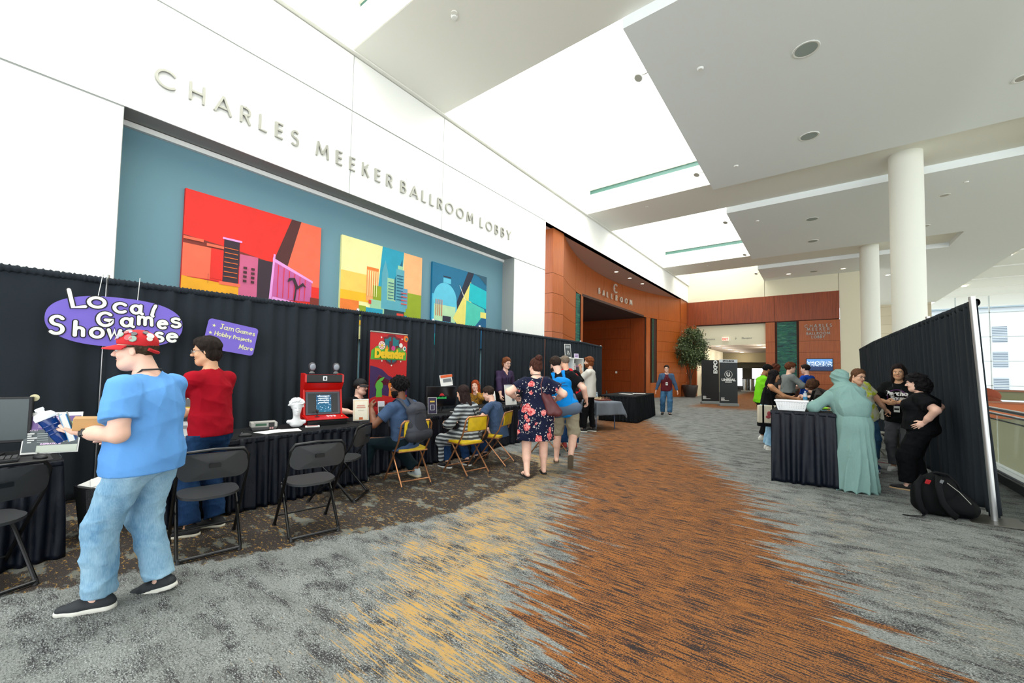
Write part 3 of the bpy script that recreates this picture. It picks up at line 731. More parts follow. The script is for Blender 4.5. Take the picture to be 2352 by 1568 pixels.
def sheet(path, z0, z1, f0, amp, seed, ztop=None, name='curtain', m=None, parent=None, top=.5, bot=1.2, hdr=0, nz=26, d=.02, flare=0, sharp=1., solid=.003):
    rng = random.Random(seed)
    Q, N, s = resample(path, d)
    zt = np.linspace(0, 1, nz); D = folds(s, zt, rng, f0, amp, top, bot, sharp)
    V = np.zeros((len(s), nz, 3)); zz1 = np.full(len(s), z1) if ztop is None else np.interp(s, [0, s[-1]], ztop)
    wav = np.array([.006*math.sin(9*q+seed)+.004*math.sin(31*q) for q in s])
    hem = np.array([.012*math.sin(4*q+seed*2) for q in s])
    for j, t in enumerate(zt):
        off = D[:, j]+flare*t
        if hdr and t < .04: off = off*.25+hdr*math.sin(t/.04*PI)
        V[:, j, 0] = Q[:, 0]+N[:, 0]*off; V[:, j, 1] = Q[:, 1]+N[:, 1]*off
        V[:, j, 2] = zz1+(z0-zz1)*t+wav*(1-t)+hem*t
    mb = MB(); mb.grid(V)
    return mb.build(name, m, parent, smooth=180, solid=solid)
def drape_panel(path, label, seed, ztop=(2.42, 2.42), grp='black drapes of the left backdrop', f0=5.5, amp=.035, side=1, z0=.02):
    c = np.mean(path, axis=0); t = thing('drape', (c[0], c[1], 0), label, 'curtain', group=grp)
    P = [(x-c[0], y-c[1]) for x, y in path]
    sheet(P, z0, ztop[0], f0, amp, seed, ztop, 'curtain', m_drape, t, .55, 1.3, hdr=.0)
    # gathered rod pocket
    Q, N, s = resample(P, .012); rng = random.Random(seed+5)
    g = np.array([.006*math.sin(q*2*PI*22+3*math.sin(q*9))+.004*math.sin(q*2*PI*37+seed) for q in s])
    zz = np.interp(s, [0, s[-1]], ztop); V = []
    for a in np.linspace(0, 2*PI, 12, endpoint=False):
        ru = .024+g*.7; V.append(np.stack([Q[:, 0]+N[:, 0]*np.cos(a)*ru, Q[:, 1]+N[:, 1]*np.cos(a)*ru, zz-.02+np.sin(a)*(.036+g)], 1))
    mb = MB(); mb.grid(np.stack(V, 1), wrap=True)
    mb.build('rod_pocket', m_drape, t, smooth=180)
    return t
def upright(x, y, h, label, grp, base=True):
    t = thing('drape_pole', (x, y, 0), label, 'pole', group=grp)
    a = MB(); a.cyl((0, 0, .012), (0, 0, h), .024 if h > 2.37 else .026, n=16); a.build('pole', m_alu, t)
    a = MB(); a.cyl((0, 0, h-.03), (0, 0, h+.005), .028, n=16); a.build('collar', m_alu, t)
    if base: a = MB(); a.b2((-.2, -.2, 0), (.2, .2, .012)); a.build('base_plate', mat('steel_plate', (96, 94, 88), .4, metal=.6), t, smooth=0, bevel=.003)
    return t
DP = [(-6.42, -2.2), (-6.3, .8), (-6.1, 3.79), (-6.0, 5.37), (-5.96, 6.7), (-5.98, 7.7), (-5.98, 9.36), (-6.0, 11.6), (-6.38, 13.93)]
DL = ['wide black drape at the far left behind the keyboard table', 'black drape carrying the purple LOCAL GAMES SHOWCASE board', 'black drape directly behind the red standing banner', 'black drape behind the black monitor below the teal painting',
      'black drape between the teal painting and the man in purple', 'narrow black drape right behind the man in the purple cardigan', 'black drape behind the white cube bookshelf', 'angled last black drape at the right end of the backdrop']
for i in range(8):
    (x0, y0), (x1, y1) = DP[i], DP[i+1]
    e = .009; dx, dy = x1-x0, y1-y0; L = math.hypot(dx, dy); ux, uy = dx/L*e, dy/L*e
    drape_panel([(x0+ux, y0+uy), (x1-ux, y1-uy)], DL[i], 11+i*3, f0=2.2 if i == 0 else 5.5, amp=.022 if i == 0 else .035)
UL = ['pole between the far left drape and the drape with the purple board', 'pole between the man in the black cap and the red banner', 'pole with a teal ribbon of light behind the monitor',
      'pole above the red-haired woman', 'pole right behind the man in the purple cardigan', 'pole above the white cube bookshelf', 'pole where the backdrop bends beside the ballroom entrance', 'pole at the far right end of the left backdrop']
for i in range(1, 9):
    upright(DP[i][0]-.06, DP[i][1], 2.47, UL[i-1], 'aluminium poles of the left backdrop', False)
# right drape, seen almost edge on
RG = 'black drapes of the right divider'
RP = [(1.50, 6.46), (1.44, 9.0), (1.38, 11.8), (1.33, 14.6), (1.33, 18.9)]
RL = ['black drape nearest the camera beside the leaning aluminium pole', 'black drape behind the two women in black', 'black drape behind the folding stools', 'farthest black drape of the right divider by the cream column']
for i in range(4):
    (x0, y0), (x1, y1) = RP[i], RP[i+1]
    dp_ = drape_panel([(x0, y0+.04), (x1, y1-.05)], RL[i], 60+i*7, ztop=(2.33+.03*i, 2.36+.03*i), grp=RG, f0=6.5, amp=.05); dp_.rotation_euler = (0, -.047, 0)
for i, l in enumerate(['aluminium drape pole at the right edge, standing on a steel plate', 'drape pole top behind the women in black', 'drape pole top above the folding stools', 'drape pole toward the far end of the right divider', 'last drape pole of the right divider']):
    x, y = RP[i]; upright(x-.05 if i == 0 else x+.07, y-.03, 2.36 if i == 0 else 2.44, l, 'aluminium poles of the right divider', i == 0).rotation_euler = (0, -.047, 0)

# ------------------------------------------------------------------ tables
def boxskirt(t, x0, x1, y0, y1, h, m, seed, f0=9, amp=.022, flare=.03, sides='fnb'):
    """skirt around a rectangle in local coords; x1 is the aisle side"""
    path = [(x0, y0), (x1, y0), (x1, y1), (x0, y1)]
    return sheet(path, .01, h, f0, amp, seed, None, 'table_skirt', m, t, .35, 1.5, d=.012, flare=flare, nz=20, sharp=1.3)
def skirted_table(x0, x1, y0, y1, h, label, grp, seed, m=m_satin, mt=m_topcloth, skew=0, f0=8, rz=0):
    cx_, cy_ = (x0+x1)/2, (y0+y1)/2; t = thing('skirted_table', (cx_, cy_, 0), label, 'table', rz=rz, group=grp)
    a, b = (x1-x0)/2, (y1-y0)/2
    k = MB(); k.b2((-a-.006, -b-.006, h-.028), (a+.006, b+.006, h)); k.build('table_top', mt, t, smooth=0, bevel=.008)
    boxskirt(t, -a-.004, a+.004, -b-.004, b+.004, h-.006, m, seed, f0=f0)
    k = MB()
    # pleated clip band along the top edge
    path = [(-a-.01, -b-.01), (a+.01, -b-.01), (a+.01, b+.01), (-a-.01, b+.01)]
    sheet(path, h-.055, h-.004, 24, .004, seed+1, None, 'skirt_band', m, t, 1, 1, nz=4, d=.01)
    for sx in (-1, 1):
        for sy in (-1, 1):
            q = MB(); q.cyl((sx*(a-.12), sy*(b-.15), 0), (sx*(a-.12), sy*(b-.15), h-.03), .014, n=8); q.build('leg', m_metal, t)
    return t
TG = 'black skirted exhibit tables in front of the left backdrop'
skirted_table(-5.35, -4.62, -1.75, .40, .74, 'black skirted table with the grey monitor and keyboard at the left edge', TG, 3)
skirted_table(-5.45, -4.70, .98, 3.08, .74, 'long black skirted table holding the red arcade machine and white bust', TG, 5)
skirted_table(-5.62, -4.93, 3.13, 4.0, .74, 'black skirted table in front of the seated man in the black cap', TG, 7)
skirted_table(-5.56, -4.84, 4.05, 5.75, .74, 'black skirted table with the black monitor beside the striped cardigan', TG, 9)
skirted_table(-5.66, -4.94, 5.8, 7.7, .76, 'black skirted table in front of the man in the purple cardigan', TG, 12)
skirted_table(-5.75, -5.08, 7.78, 9.85, .76, 'black skirted table carrying the white cube bookshelf', TG, 14)
skirted_table(-.53, .18, 6.82, 8.7, .985, 'high black satin skirted table beside the woman in the teal hijab', 'tall tables on the right', 21, f0=7)
skirted_table(-.53, .18, 8.74, 10.5, .985, 'second high skirted table, behind the one with the white basket', 'tall tables on the right', 23)
skirted_table(-5.5, -4.4, 11.6, 14.1, .78, 'black skirted table with papers right of the grey cloth table', 'tables near the ballroom entrance', 25, m=cloth_mat('black_cloth_skirt', (24, 27, 31), .8, 600), f0=10, rz=.11)
# grey linen table
t = thing('folding_table', (-4.88, 10.1, 0), 'small folding table under a grey linen cloth by the man in the white shirt', 'table', rz=R(-28))
for sx, sy in ((-1, -1), (-1, 1), (1, -1), (1, 1)):
    q = MB(); q.cyl((sx*.55, sy*.3, 0), (sx*.52, sy*.28, .7), .016, n=8); q.build('leg', mat('steel_leg', (90, 104, 128), .4, metal=.5), t)
q = MB(); q.b2((-.68, -.38, .68), (.68, .38, .7)); q.build('table_top', m_dark, t, smooth=0)
def tablecloth(L, W, h, drop, name, m, label, loc, rz, seed=1):
    n, k = 60, 40; V = np.zeros((n, k, 3)); tx, ty = L/2+drop, W/2+drop; rng = random.Random(seed)
    for i in range(n):
        for j in range(k):
            a = -tx+2*tx*i/(n-1); b = -ty+2*ty*j/(k-1)
            ox, oy = max(0, abs(a)-L/2), max(0, abs(b)-W/2); dd = math.hypot(ox, oy) if (ox and oy) else ox+oy
            x = math.copysign(min(abs(a), L/2)+ox*.12+(.04 if ox and oy else 0)*dd/drop, a); y = math.copysign(min(abs(b), W/2)+oy*.12+(.04 if ox and oy else 0)*dd/drop, b)
            f = .018*math.sin(b*14+seed)*min(1, ox*5)+.018*math.sin(a*12+2)*min(1, oy*5)
            z = h-min(dd*1.0, drop*1.25)
            V[i, j] = (x+(f if ox else 0)*math.copysign(1, a), y+(f if oy else 0)*math.copysign(1, b), z)
    mb = MB(); mb.grid(V); o = mb.build(name, m, None, smooth=180, solid=.003, loc=loc, rot=(0, 0, rz)); return tag(o, label, 'tablecloth')
tablecloth(1.4, .8, .715, .33, 'tablecloth', m_greycloth, 'grey linen cloth hanging unevenly over the small folding table', (-4.88, 10.1, 0), R(-28))

# ------------------------------------------------------------------ chairs
m_blk = mat('black_plastic_shell', (46, 48, 50), .45, bump=.15, bscale=300)
m_tube = mat('black_steel_tube', (16, 17, 18), .3, metal=.3)
m_gold = mat('bronze_steel_tube', (172, 120, 82), .32, metal=.7)
m_yel = mat('yellow_vinyl', (205, 172, 16), .4, bump=.3, bscale=120, var=.12, vscale=14)
def rounded(w, d, r, n=5):
    P = []
    for cx_, cy_, a in ((w/2-r, d/2-r, 0), (-w/2+r, d/2-r, 90), (-w/2+r, -d/2+r, 180), (w/2-r, -d/2+r, 270)):
        P += [(cx_+r*math.cos(R(a+90*i/n)), cy_+r*math.sin(R(a+90*i/n))) for i in range(n+1)]
    return P
def slab(mb, poly, f0, f1):
    """closed outline extruded between two surface functions"""
    n = len(poly); c = np.mean(poly, axis=0); rings = []
    for s_, f in ((1, f0), (1, f1)):
        pass
    top, bot = [], []
    for k in (1., .8, .55, .3): 
        ring = [(c[0]+(x-c[0])*k, c[1]+(y-c[1])*k) for x, y in poly]; top.append([f1(x, y) for x, y in ring]); bot.append([f0(x, y) for x, y in ring])
    seq = bot[::-1]+top
    V = np.array(seq); mb.grid(V.transpose(0, 1, 2), wrap=True)
    base = mb.n-len(seq)*n
    mb.add([f1(*c)], []); mb.add([f0(*c)], [])
    ti, bi = mb.n-2, mb.n-1
    for i in range(n):
        a = base+(len(seq)-1)*n; mb.f.append((a+i, a+(i+1) % n, ti)); mb.m.append(0)
        a = base; mb.f.append((a+(i+1) % n, a+i, bi)); mb.m.append(0)
def black_chair(label, loc, rz):
    """local: the sitter faces -y ... back at +y side is y<0; seat centre at origin"""
    t = thing('folding_chair', loc, label, 'chair', rz, 'black plastic folding chairs')
    a = MB(); slab(a, rounded(.40, .39, .13), lambda x, y: (x, y+.02, .425+.03*((x/.2)**2)*.4), lambda x, y: (x, y+.02, .445+.03*((x/.2)**2)*.4)); a.build('seat', m_blk, t, smooth=60)
    a = MB()
    def bk(o):
        return lambda x, z: (x, -.215-.12*(z+.1)+o-.045*(1-(x/.23)**2), .70+z)
    slab(a, rounded(.45, .205, .07), bk(.0), bk(.014)); a.build('backrest', m_blk, t, smooth=60)
    a = MB(); a.b2((-.035, -.30, .695), (.035, -.262, .725)); a.build('handle_slot', m_tube, t, smooth=0)
    # front legs rise to frame the back
    a = MB(); P = [(-.225, .27, .0), (-.225, -.19, .62), (-.225, -.235, .76), (-.19, -.245, .815), (0, -.25, .826), (.19, -.245, .815), (.225, -.235, .76), (.225, -.19, .62), (.225, .27, .0)]
    Q = []
    for i in range(len(P)-1):
        for k in range(4): Q.append(np.array(P[i])*(1-k/4)+np.array(P[i+1])*k/4)
    Q.append(P[-1]); a.tube(Q, .0125, 8); a.build('back_frame', m_tube, t)
    a = MB(); P = [(-.2, .16, .41), (-.2, .04, .3), (-.2, -.21, .02), (-.185, -.235, .0125+.01), (.185, -.235, .0125+.01), (.2, -.21, .02), (.2, .04, .3), (.2, .16, .41)]
    a.tube(P, .0125, 8); a.build('leg_frame', m_tube, t)
    a = MB(); a.cyl((-.222, .19, .11), (.222, .19, .11), .008, n=8); a.build('stretcher', m_tube, t)
    for sx in (-1, 1):
        a = MB(); a.cyl((sx*.225, .27, 0), (sx*.225, .257, .04), .018, .015, 10); a.build('foot_cap', m_dark, t)
        a = MB(); a.cyl((sx*.19, -.235, 0), (sx*.19, -.225, .035), .018, .015, 10); a.build('foot_cap', m_dark, t)
        a = MB(); a.b2((sx*.21-.006, -.02, .41), (sx*.21+.006, .1, .425)); a.build('hinge', m_tube, t, smooth=0)
    return t
# chairs face the tables (sitter looks toward -x): local +y is the sitter's front
c0 = black_chair('black folding chair cut by the left picture edge', (-4.32, .02, 0), R(90+20))
def chair_copy(src, loc, rz, label): return dup(src, loc, rz, label)
chair_copy(c0, (-3.99, 1.17, 0), R(90-10), 'black folding chair directly behind the man in the red T-shirt')
chair_copy(c0, (-3.75, 1.88, 0), R(90-12), 'black folding chair standing free in front of the arcade machine table')
chair_copy(c0, (-4.37, 2.56, 0), R(90+35), 'black folding chair pushed in near the seated man with the grey backpack')
chair_copy(c0, (-4.65, 8.0, 0), R(90+25), 'black folding chair right of the man with the blue backpack')
def yellow_chair(label, loc, rz):
    t = thing('folding_chair', loc, label, 'chair', rz, 'yellow folding chairs with bronze frames')
    a = MB(); slab(a, rounded(.38, .38, .06), lambda x, y: (x, y+.03, .43), lambda x, y: (x, y+.03, .462+.012*(1-(x/.2)**2-((y)/.2)**2))); a.build('seat', m_yel, t, smooth=60)
    a = MB(); a.tube([(-.19, -.15, .425), (-.19, .2, .425), (-.17, .22, .425), (.17, .22, .425), (.19, .2, .425), (.19, -.15, .425)], .011, 8, closed=True); a.build('seat_frame', m_gold, t)
    a = MB()
    def bk(o): return lambda x, z: (x, -.235-.1*z+o-.03*(1-(x/.2)**2), .72+z)
    slab(a, rounded(.33, .19, .015, 3), bk(0), bk(.016)); a.build('backrest', m_yel, t, smooth=60)
    a = MB(); P = [(-.215, .25, 0), (-.21, -.17, .56), (-.205, -.24, .78), (-.17, -.252, .825), (.17, -.252, .825), (.205, -.24, .78), (.21, -.17, .56), (.215, .25, 0)]
    Q = []
    for i in range(len(P)-1):
        for k in range(3): Q.append(np.array(P[i])*(1-k/3)+np.array(P[i+1])*k/3)
    Q.append(P[-1]); a.tube(Q, .0115, 8); a.build('back_frame', m_gold, t)
    a = MB(); a.cyl((-.205, -.205, .62), (.205, -.205, .62), .011, n=8); a.build('back_rail', m_gold, t)
    for sx in (-1, 1):
        a = MB(); a.cyl((sx*.195, -.3, 0), (sx*.19, .1, .43), .011, n=8); a.build('leg', m_gold, t)
        a = MB(); a.cyl((sx*.195, -.3, 0), (sx*.195, -.293, .03), .014, n=8); a.build('foot_cap', m_dark, t)
    a = MB(); a.cyl((-.195, -.23, .075), (.195, -.23, .075), .009, n=8); a.build('stretcher', m_gold, t)
    a = MB(); a.cyl((-.213, .18, .09), (.213, .18, .09), .009, n=8); a.build('stretcher', m_gold, t)
    return t
y0 = yellow_chair('yellow folding chair under the man with the grey backpack', (-4.3, 3.44, 0), R(90-15))
chair_copy(y0, (-4.08, 4.31, 0), R(90-8), 'yellow folding chair under the girl in the striped cardigan')
chair_copy(y0, (-4.14, 5.0, 0), R(90+18), 'yellow folding chair under the boy in the plain blue T-shirt')
chair_copy(y0, (-3.95, 6.35, 0), R(90+10), 'yellow folding chair mostly hidden behind the floral dress')
def grey_stool(label, loc, rz):
    t = thing('folding_chair', loc, label, 'chair', rz, 'grey metal folding chairs on the right')
    ms = mat('grey_chair_paint', (150, 150, 142), .45, metal=.2)
    a = MB(); slab(a, rounded(.38, .36, .05), lambda x, y: (x, y, .43), lambda x, y: (x, y, .45)); a.build('seat', ms, t, smooth=60)
    a = MB(); slab(a, rounded(.4, .22, .05), lambda x, z: (x, -.22-.15*z, .78+z), lambda x, z: (x, -.205-.15*z, .78+z)); a.build('backrest', ms, t, smooth=60)
    for sx in (-1, 1):
        a = MB(); a.cyl((sx*.2, .22, 0), (sx*.2, -.24, .86), .012, n=8); a.build('leg', ms, t)
        a = MB(); a.cyl((sx*.185, -.24, 0), (sx*.185, .12, .43), .012, n=8); a.build('leg', ms, t)
    a = MB(); a.cyl((-.19, -.15, .12), (.19, -.15, .12), .01, n=8); a.build('stretcher', ms, t)
    return t
g0 = grey_stool('grey metal folding chair behind the yellow-shirted person', (.88, 10.2, 0), R(120))
chair_copy(g0, (.75, 12.0, 0), R(100), 'second grey folding chair deeper behind the right divider')
g1 = chair_copy(c0, (-5.6, 13.2, 0), R(-70), 'dark folding chair behind the black table near the ballroom entrance')

# ------------------------------------------------------------------ paintings
def painting(name, y0, y1, label, polys, cols):
    key = 'canvas%d_' % int(y0*10)
    t = thing(name, (-7.28, (y0+y1)/2, 2.05), label, 'painting', group='large canvases in the blue-grey wall bay')
    w = y1-y0; H = 1.98; a = MB(); o = (.0, -w/2, 0)
    a.b2((0, -w/2, 0), (.055, w/2, H), 0)
    ms = [mat(key+str(i), c, .6, bump=.15, bscale=40, var=.05, vscale=5) for i, c in enumerate(cols)]
    for k, (ci, P) in enumerate(polys):
        a.prism([(x*w, z*H) for x, z in P], (.055+.0004*(k+1), -w/2, 0), (0, 1, 0), (0, 0, 1), (.0002, 0, 0), ci, back=False)
    a.build('canvas', ms, t, smooth=0)
    return t
def Rr(x0, z0, x1, z1): return [(x0, z0), (x1, z0), (x1, z1), (x0, z1)]
# red canvas (visible part is z .28..1)
P = [(0, Rr(0, 0, 1, 1)), (1, [(0, .56), (.0, .66), (.3, .63), (.62, .58), (.66, .50), (.0, .50)]), (2, Rr(0, .36, .17, .60)), (3, [(0, 0), (0, .36), (.5, .33), (.5, .0)]),
     (4, [(.60, .58), (.74, 1), (.82, 1), (.70, .50)]), (2, [(.70, .50), (.82, 1), (1, 1), (1, .42), (.8, .46)]), (0, Rr(.88, .33, 1, .44)), (5, Rr(.36, .26, .49, .60)), (6, Rr(.25, .36, .355, .69)), (0, Rr(.17, .37, .25, .6)),
     (6, Rr(.49, .27, .60, .59)), (7, [(.60, .28), (.60, .62), (.93, .48), (.93, .30)]), (8, [(.60, .60), (.60, .63), (.94, .49), (.94, .47)]), (8, [(.58, .26), (.6, .26), (.62, .66), (.605, .66)]), (8, [(.60, .27), (.61, .30), (.90, .265), (.90, .24)]),
     (8, Rr(.24, .69, .37, .705)), (2, Rr(.23, .335, .37, .36)), (9, [(.3, .06), (.3, .28), (.49, .25), (.52, .0), (.3, 0)]), (0, [(.49, .27), (.6, .26), (.62, .22), (.52, 0), (.46, 0)]), (10, [(.52, 0), (.62, .24), (.72, .22), (.78, 0)]),
     (3, [(.76, .2), (.84, .18), (.85, 0), (.72, 0)]), (9, Rr(.85, 0, 1, .18)), (0, [(.72, .26), (1, .24), (1, .18), (.74, .2)]), (1, Rr(.92, .24, 1, .34)),
     (2, Rr(0, .63, .12, .65)), (2, Rr(.14, .61, .25, .63))]
for i in range(7): P.append((10, Rr(.255, .40+i*.037, .345, .405+i*.037)))
for i in range(6): P.append((0, [(.64+i*.045, .30), (.645+i*.045, .30), (.648+i*.045, .575-i*.017), (.643+i*.045, .575-i*.017)]))
for i in range(5): P.append((6, Rr(.63+i*.05, .235, .655+i*.05, .25)))
for i in range(4): P += [(9, Rr(.385, .38+i*.035, .41, .40+i*.035)), (9, Rr(.44, .38+i*.035, .465, .40+i*.035))]
P += [(6, [(.775, .29), (.79, .29), (.8, .4), (.79, .42)]), (6, [(.79, .4), (.76, .47), (.72, .44), (.73, .48), (.78, .49), (.81, .42), (.85, .46), (.88, .42), (.85, .43), (.8, .39)]),
      (9, Rr(.155, .33, .157, .40)), (9, Rr(.03, .352, .22, .354))]
painting('painting', 1.66, 3.65, 'large red and orange abstract city canvas, leftmost of the three', P,
         [(222, 34, 22), (120, 36, 22), (232, 100, 70), (228, 160, 12), (74, 26, 26), (196, 90, 130), (46, 26, 40), (190, 88, 150), (222, 150, 214), (64, 26, 32), (235, 108, 34)])
# pale yellow skyline canvas
P = [(0, Rr(0, 0, 1, 1)), (1, Rr(0, .45, .33, .66)), (2, Rr(0, .38, .36, .47)), (3, [(.42, .55), (.46, 1), (.74, 1), (.70, .45), (.42, .45)]), (4, [(.60, .62), (.72, .92), (.74, .45), (.58, .45)]), (5, Rr(.74, .55, 1, 1)), (6, Rr(.74, .25, 1, .56)), (7, Rr(.28, .4, .42, .74)), (8, Rr(.28, .72, .42, .75)),
     (6, Rr(.36, .4, .48, .57)), (9, [(.46, .38), (.46, .72), (.50, .86), (.54, .72), (.54, .38)]), (10, Rr(.53, .42, .62, .68)), (9, Rr(.64, .42, .75, .80)), (10, Rr(.66, .80, .73, .84)), (11, Rr(.70, .38, .8, .6)), (10, Rr(.33, .28, .6, .42)), (9, Rr(.46, .34, .78, .44)),
     (12, Rr(.5, .18, .76, .34)), (0, Rr(.62, .14, .78, .27)), (8, Rr(0, .22, .2, .38)), (6, Rr(.2, .22, .28, .34)), (3, Rr(.28, .14, .48, .33)), (12, Rr(0, .19, .28, .23)), (2, Rr(0, .14, .28, .19)), (8, Rr(.48, .1, .6, .22)), (3, [(.72, .1), (.76, .3), (.8, .3), (.76, .1)]), (13, Rr(.66, .29, .75, .315)), (13, Rr(.31, .37, .34, .41)), (0, [(.8, .1), (.8, .27), (1, .23), (1, .1)])]
for i in range(9): P.append((4, Rr(.65, .46+i*.033, .735, .47+i*.033)))
for i in range(6): P.append((4, Rr(.54, .46+i*.033, .61, .468+i*.033)))
for i in range(4): P.append((13, Rr(.71, .42+i*.04, .79, .43+i*.04)))
for i in range(5): P.append((0, Rr(.29+i*.025, .45, .297+i*.025, .71)))
painting('painting', 4.06, 6.02, 'pale yellow abstract skyline canvas, middle of the three', P,
         [(232, 228, 160), (238, 196, 90), (236, 180, 20), (20, 150, 178), (10, 90, 118), (238, 176, 120), (140, 160, 20), (234, 160, 96), (230, 120, 40), (84, 160, 176), (150, 196, 156), (96, 150, 180), (8, 52, 62), (214, 60, 40)])
P = [(0, Rr(0, 0, 1, 1)), (1, [(.40, .52), (.62, 1), (.74, 1), (.46, .42)]), (2, Rr(.0, .3, .36, .62)), (3, [(.03, .5)]+[(.22+.2*math.cos(a), .56+.22*math.sin(a)) for a in np.linspace(PI, 0, 12)]+[(.44, .34), (.03, .3)]), (4, Rr(.04, .3, .4, .5)), (3, Rr(.18, .78, .31, .84)), (1, Rr(.18, .85, .31, .865)),
     (5, [(.36, .36), (.68, .88), (.70, .5), (.58, .26), (.5, .22)]), (6, [(.66, .86), (1, .80), (1, .55), (.64, .62)]), (7, [(.58, .2), (.6, .62), (.95, .55), (.98, .5), (.7, .22)]), (8, [(.6, .2), (.7, .24), (1, .46), (1, 0), (.62, 0)]), (5, Rr(.88, .42, 1, .5)), (9, [(.72, 1), (1, 1), (1, .88), (.85, .97)]),
     (8, Rr(0, .14, .18, .3)), (6, Rr(0, 0, .16, .14)), (1, Rr(.18, .3, .32, .37)), (2, Rr(.18, .08, .32, .3)), (2, [(.32, .1), (.34, .26), (.6, .22), (.62, .0), (.3, 0)]), (10, [(.48, .26), (.74, .1), (.75, .12), (.5, .285)]), (10, [(.46, .79), (.47, .79), (.58, .62), (.57, .62)]), (11, Rr(.3, .25, .45, .262))]
for i in range(4): P.append((11, Rr(.06+i*.032, .36, .072+i*.032, .56)))
painting('painting', 6.34, 8.29, 'teal and blue abstract canvas with a round tank, rightmost of the three', P,
         [(0, 104, 142), (24, 32, 54), (60, 170, 206), (90, 188, 214), (176, 214, 170), (226, 214, 112), (0, 180, 190), (70, 190, 170), (0, 88, 132), (40, 84, 104), (230, 234, 230), (206, 110, 80)])

# ------------------------------------------------------------------ cardboard signs
m_card = mat('purple_card', (122, 104, 204), .8, bump=.1, bscale=20, var=.04, vscale=2)
m_cardw = mat('white_card', (232, 234, 230), .7); m_ink = mat('ink_black', (14, 15, 18), .7); m_cardy = mat('pale_yellow_paint', (226, 226, 170), .7); m_kraft = mat('kraft_edge', (150, 120, 90), .8)
XS = -5.99
t = thing('cardboard_sign', (XS, .88, 1.6), 'oval purple cardboard sign reading LOCAL GAMES SHOWCASE in white letters', 'sign')
a = MB(); P = [(.535*math.copysign(abs(math.cos(k))**.8, math.cos(k)), .325+.265*math.copysign(abs(math.sin(k))**.85, math.sin(k))) for k in np.linspace(0, 2*PI, 60, endpoint=False)]
a.prism(P, (-.012, 0, 0), (0, 1, 0), (0, 0, 1), (.012, 0, 0)); a.build('board', m_card, t, smooth=0)
def fat(ch, y, z, h, rot=0, w=.034, sx=1):
    b = MB(); letter(b, ch, y, z, h, w+.018, (.002, 0, 0), (0, 1, 0), (0, 0, 1), (.004, 0, 0), 0, True, sx, rot); letter(b, ch, y, z, h, w, (.006, 0, 0), (0, 1, 0), (0, 0, 1), (.004, 0, 0), 1, True, sx, rot)
    b.build('letter', [m_ink, m_cardw], t, smooth=0)
for ch, xc, bot, h, rot, sx in (('L', 182, 706, .185, 12, 1.15), ('o', 217, 697, .165, 0, 1.25), ('c', 266, 706, .16, 0, 1.1), ('a', 305, 705, .155, 0, .95), ('l', 342, 708, .125, -10, 1),
                             ('G', 236, 753, .15, 0, .82), ('a', 285, 749, .155, 0, 1), ('m', 327, 740, .15, 0, .95), ('e', 369, 748, .15, 0, .95), ('s', 402, 739, .165, 0, 1.15),
                             ('S', 141, 785, .185, 0, 1.05), ('h', 185, 787, .145, 0, .9), ('o', 221, 789, .155, 0, 1), ('w', 258, 789, .15, 0, .75), ('c', 291, 789, .15, 0, .95), ('a', 322, 789, .15, 0, .9), ('s', 362, 791, .16, 0, .95), ('e', 395, 791, .16, 0, 1)):
    y = (xc-270)*.00352-G[ch][0]*h*sx/2; z = (737-bot)*.0034+.325
    fat(ch, y, z, h, rot, .030, sx)
a = MB(); a.tube([(-.02, -.18, .56), (-.02, -.15, .84)], .003, 6); a.build('string', m_cardw, t); a = MB(); a.tube([(-.02, .13, .56), (-.02, .14, .84)], .003, 6); a.build('string', m_cardw, t)
t = thing('cardboard_sign', (-5.96, 1.88, 1.63), 'tilted purple cardboard sign listing Jam Games and Hobby Projects', 'sign')
t.rotation_euler = (R(-9), 0, 0)
a = MB(); P = [(x, z+.21) for x, z in rounded(.56, .37, .04)]; a.prism(P, (-.01, 0, 0), (0, 1, 0), (0, 0, 1), (.01, 0, 0)); a.build('board', m_card, t, smooth=0)
def star(b, y, z, r): b.prism([(y+(r if i % 2 == 0 else r*.42)*math.sin(i*PI/5), z+(r if i % 2 == 0 else r*.42)*math.cos(i*PI/5)) for i in range(10)], (.001, 0, 0), (0, 1, 0), (0, 0, 1), (.002, 0, 0))
for s_, y, z, h in (('Jam', -.15, .29, .065), ('Games', .02, .29, .055), ('Hobby', -.19, .2, .05), ('Projects', .015, .2, .044), ('More', .1, .09, .055)):
    b = MB(); word(b, s_, y, z, h, .009, (.001, 0, 0), (0, 1, 0), (0, 0, 1), (.002, 0, 0), 0, True, .1); b.build('writing', m_cardy, t, smooth=0)
for y, z in ((-.215, .315), (-.235, .22), (-.235, .125)): b3 = MB(); star(b3, y, z, .022); b3.build('star', m_cardy, t, smooth=0)

# ------------------------------------------------------------------ standing banner
t = thing('roll_up_banner', (-5.62, 4.05, 0), 'red standing banner with candy lettering and a teal shield behind the seated people', 'banner', rz=R(4))
a = MB(); w = .38; a.b2((-.004, -w, .1), (0, w, 2.06)); 
cols = [(196, 30, 32), (58, 30, 84), (20, 112, 122), (230, 196, 40), (88, 170, 60), (110, 28, 40), (232, 224, 214), (226, 120, 40), (200, 60, 130), (30, 22, 24), (120, 34, 60)]
ms = [mat('bn%d' % i, c, .5) for i, c in enumerate(cols)]
L = 0
def lay(ci, P):
    global L; L += 1; a.prism(P, (.0006*L, 0, 0), (0, 1, 0), (0, 0, 1), (.0004, 0, 0), ci, back=False)
def sc_(P, y, z, k): return [(y+p*k, z+q*k) for p, q in P]
sh = [(0, -1), (.5, -.8), (.85, -.3), (.9, .3), (.8, .75), (.9, .9), (.5, .95), (.3, 1.1), (-.3, 1.1), (-.5, .95), (-.9, .9), (-.8, .75), (-.9, .3), (-.85, -.3), (-.5, -.8)]
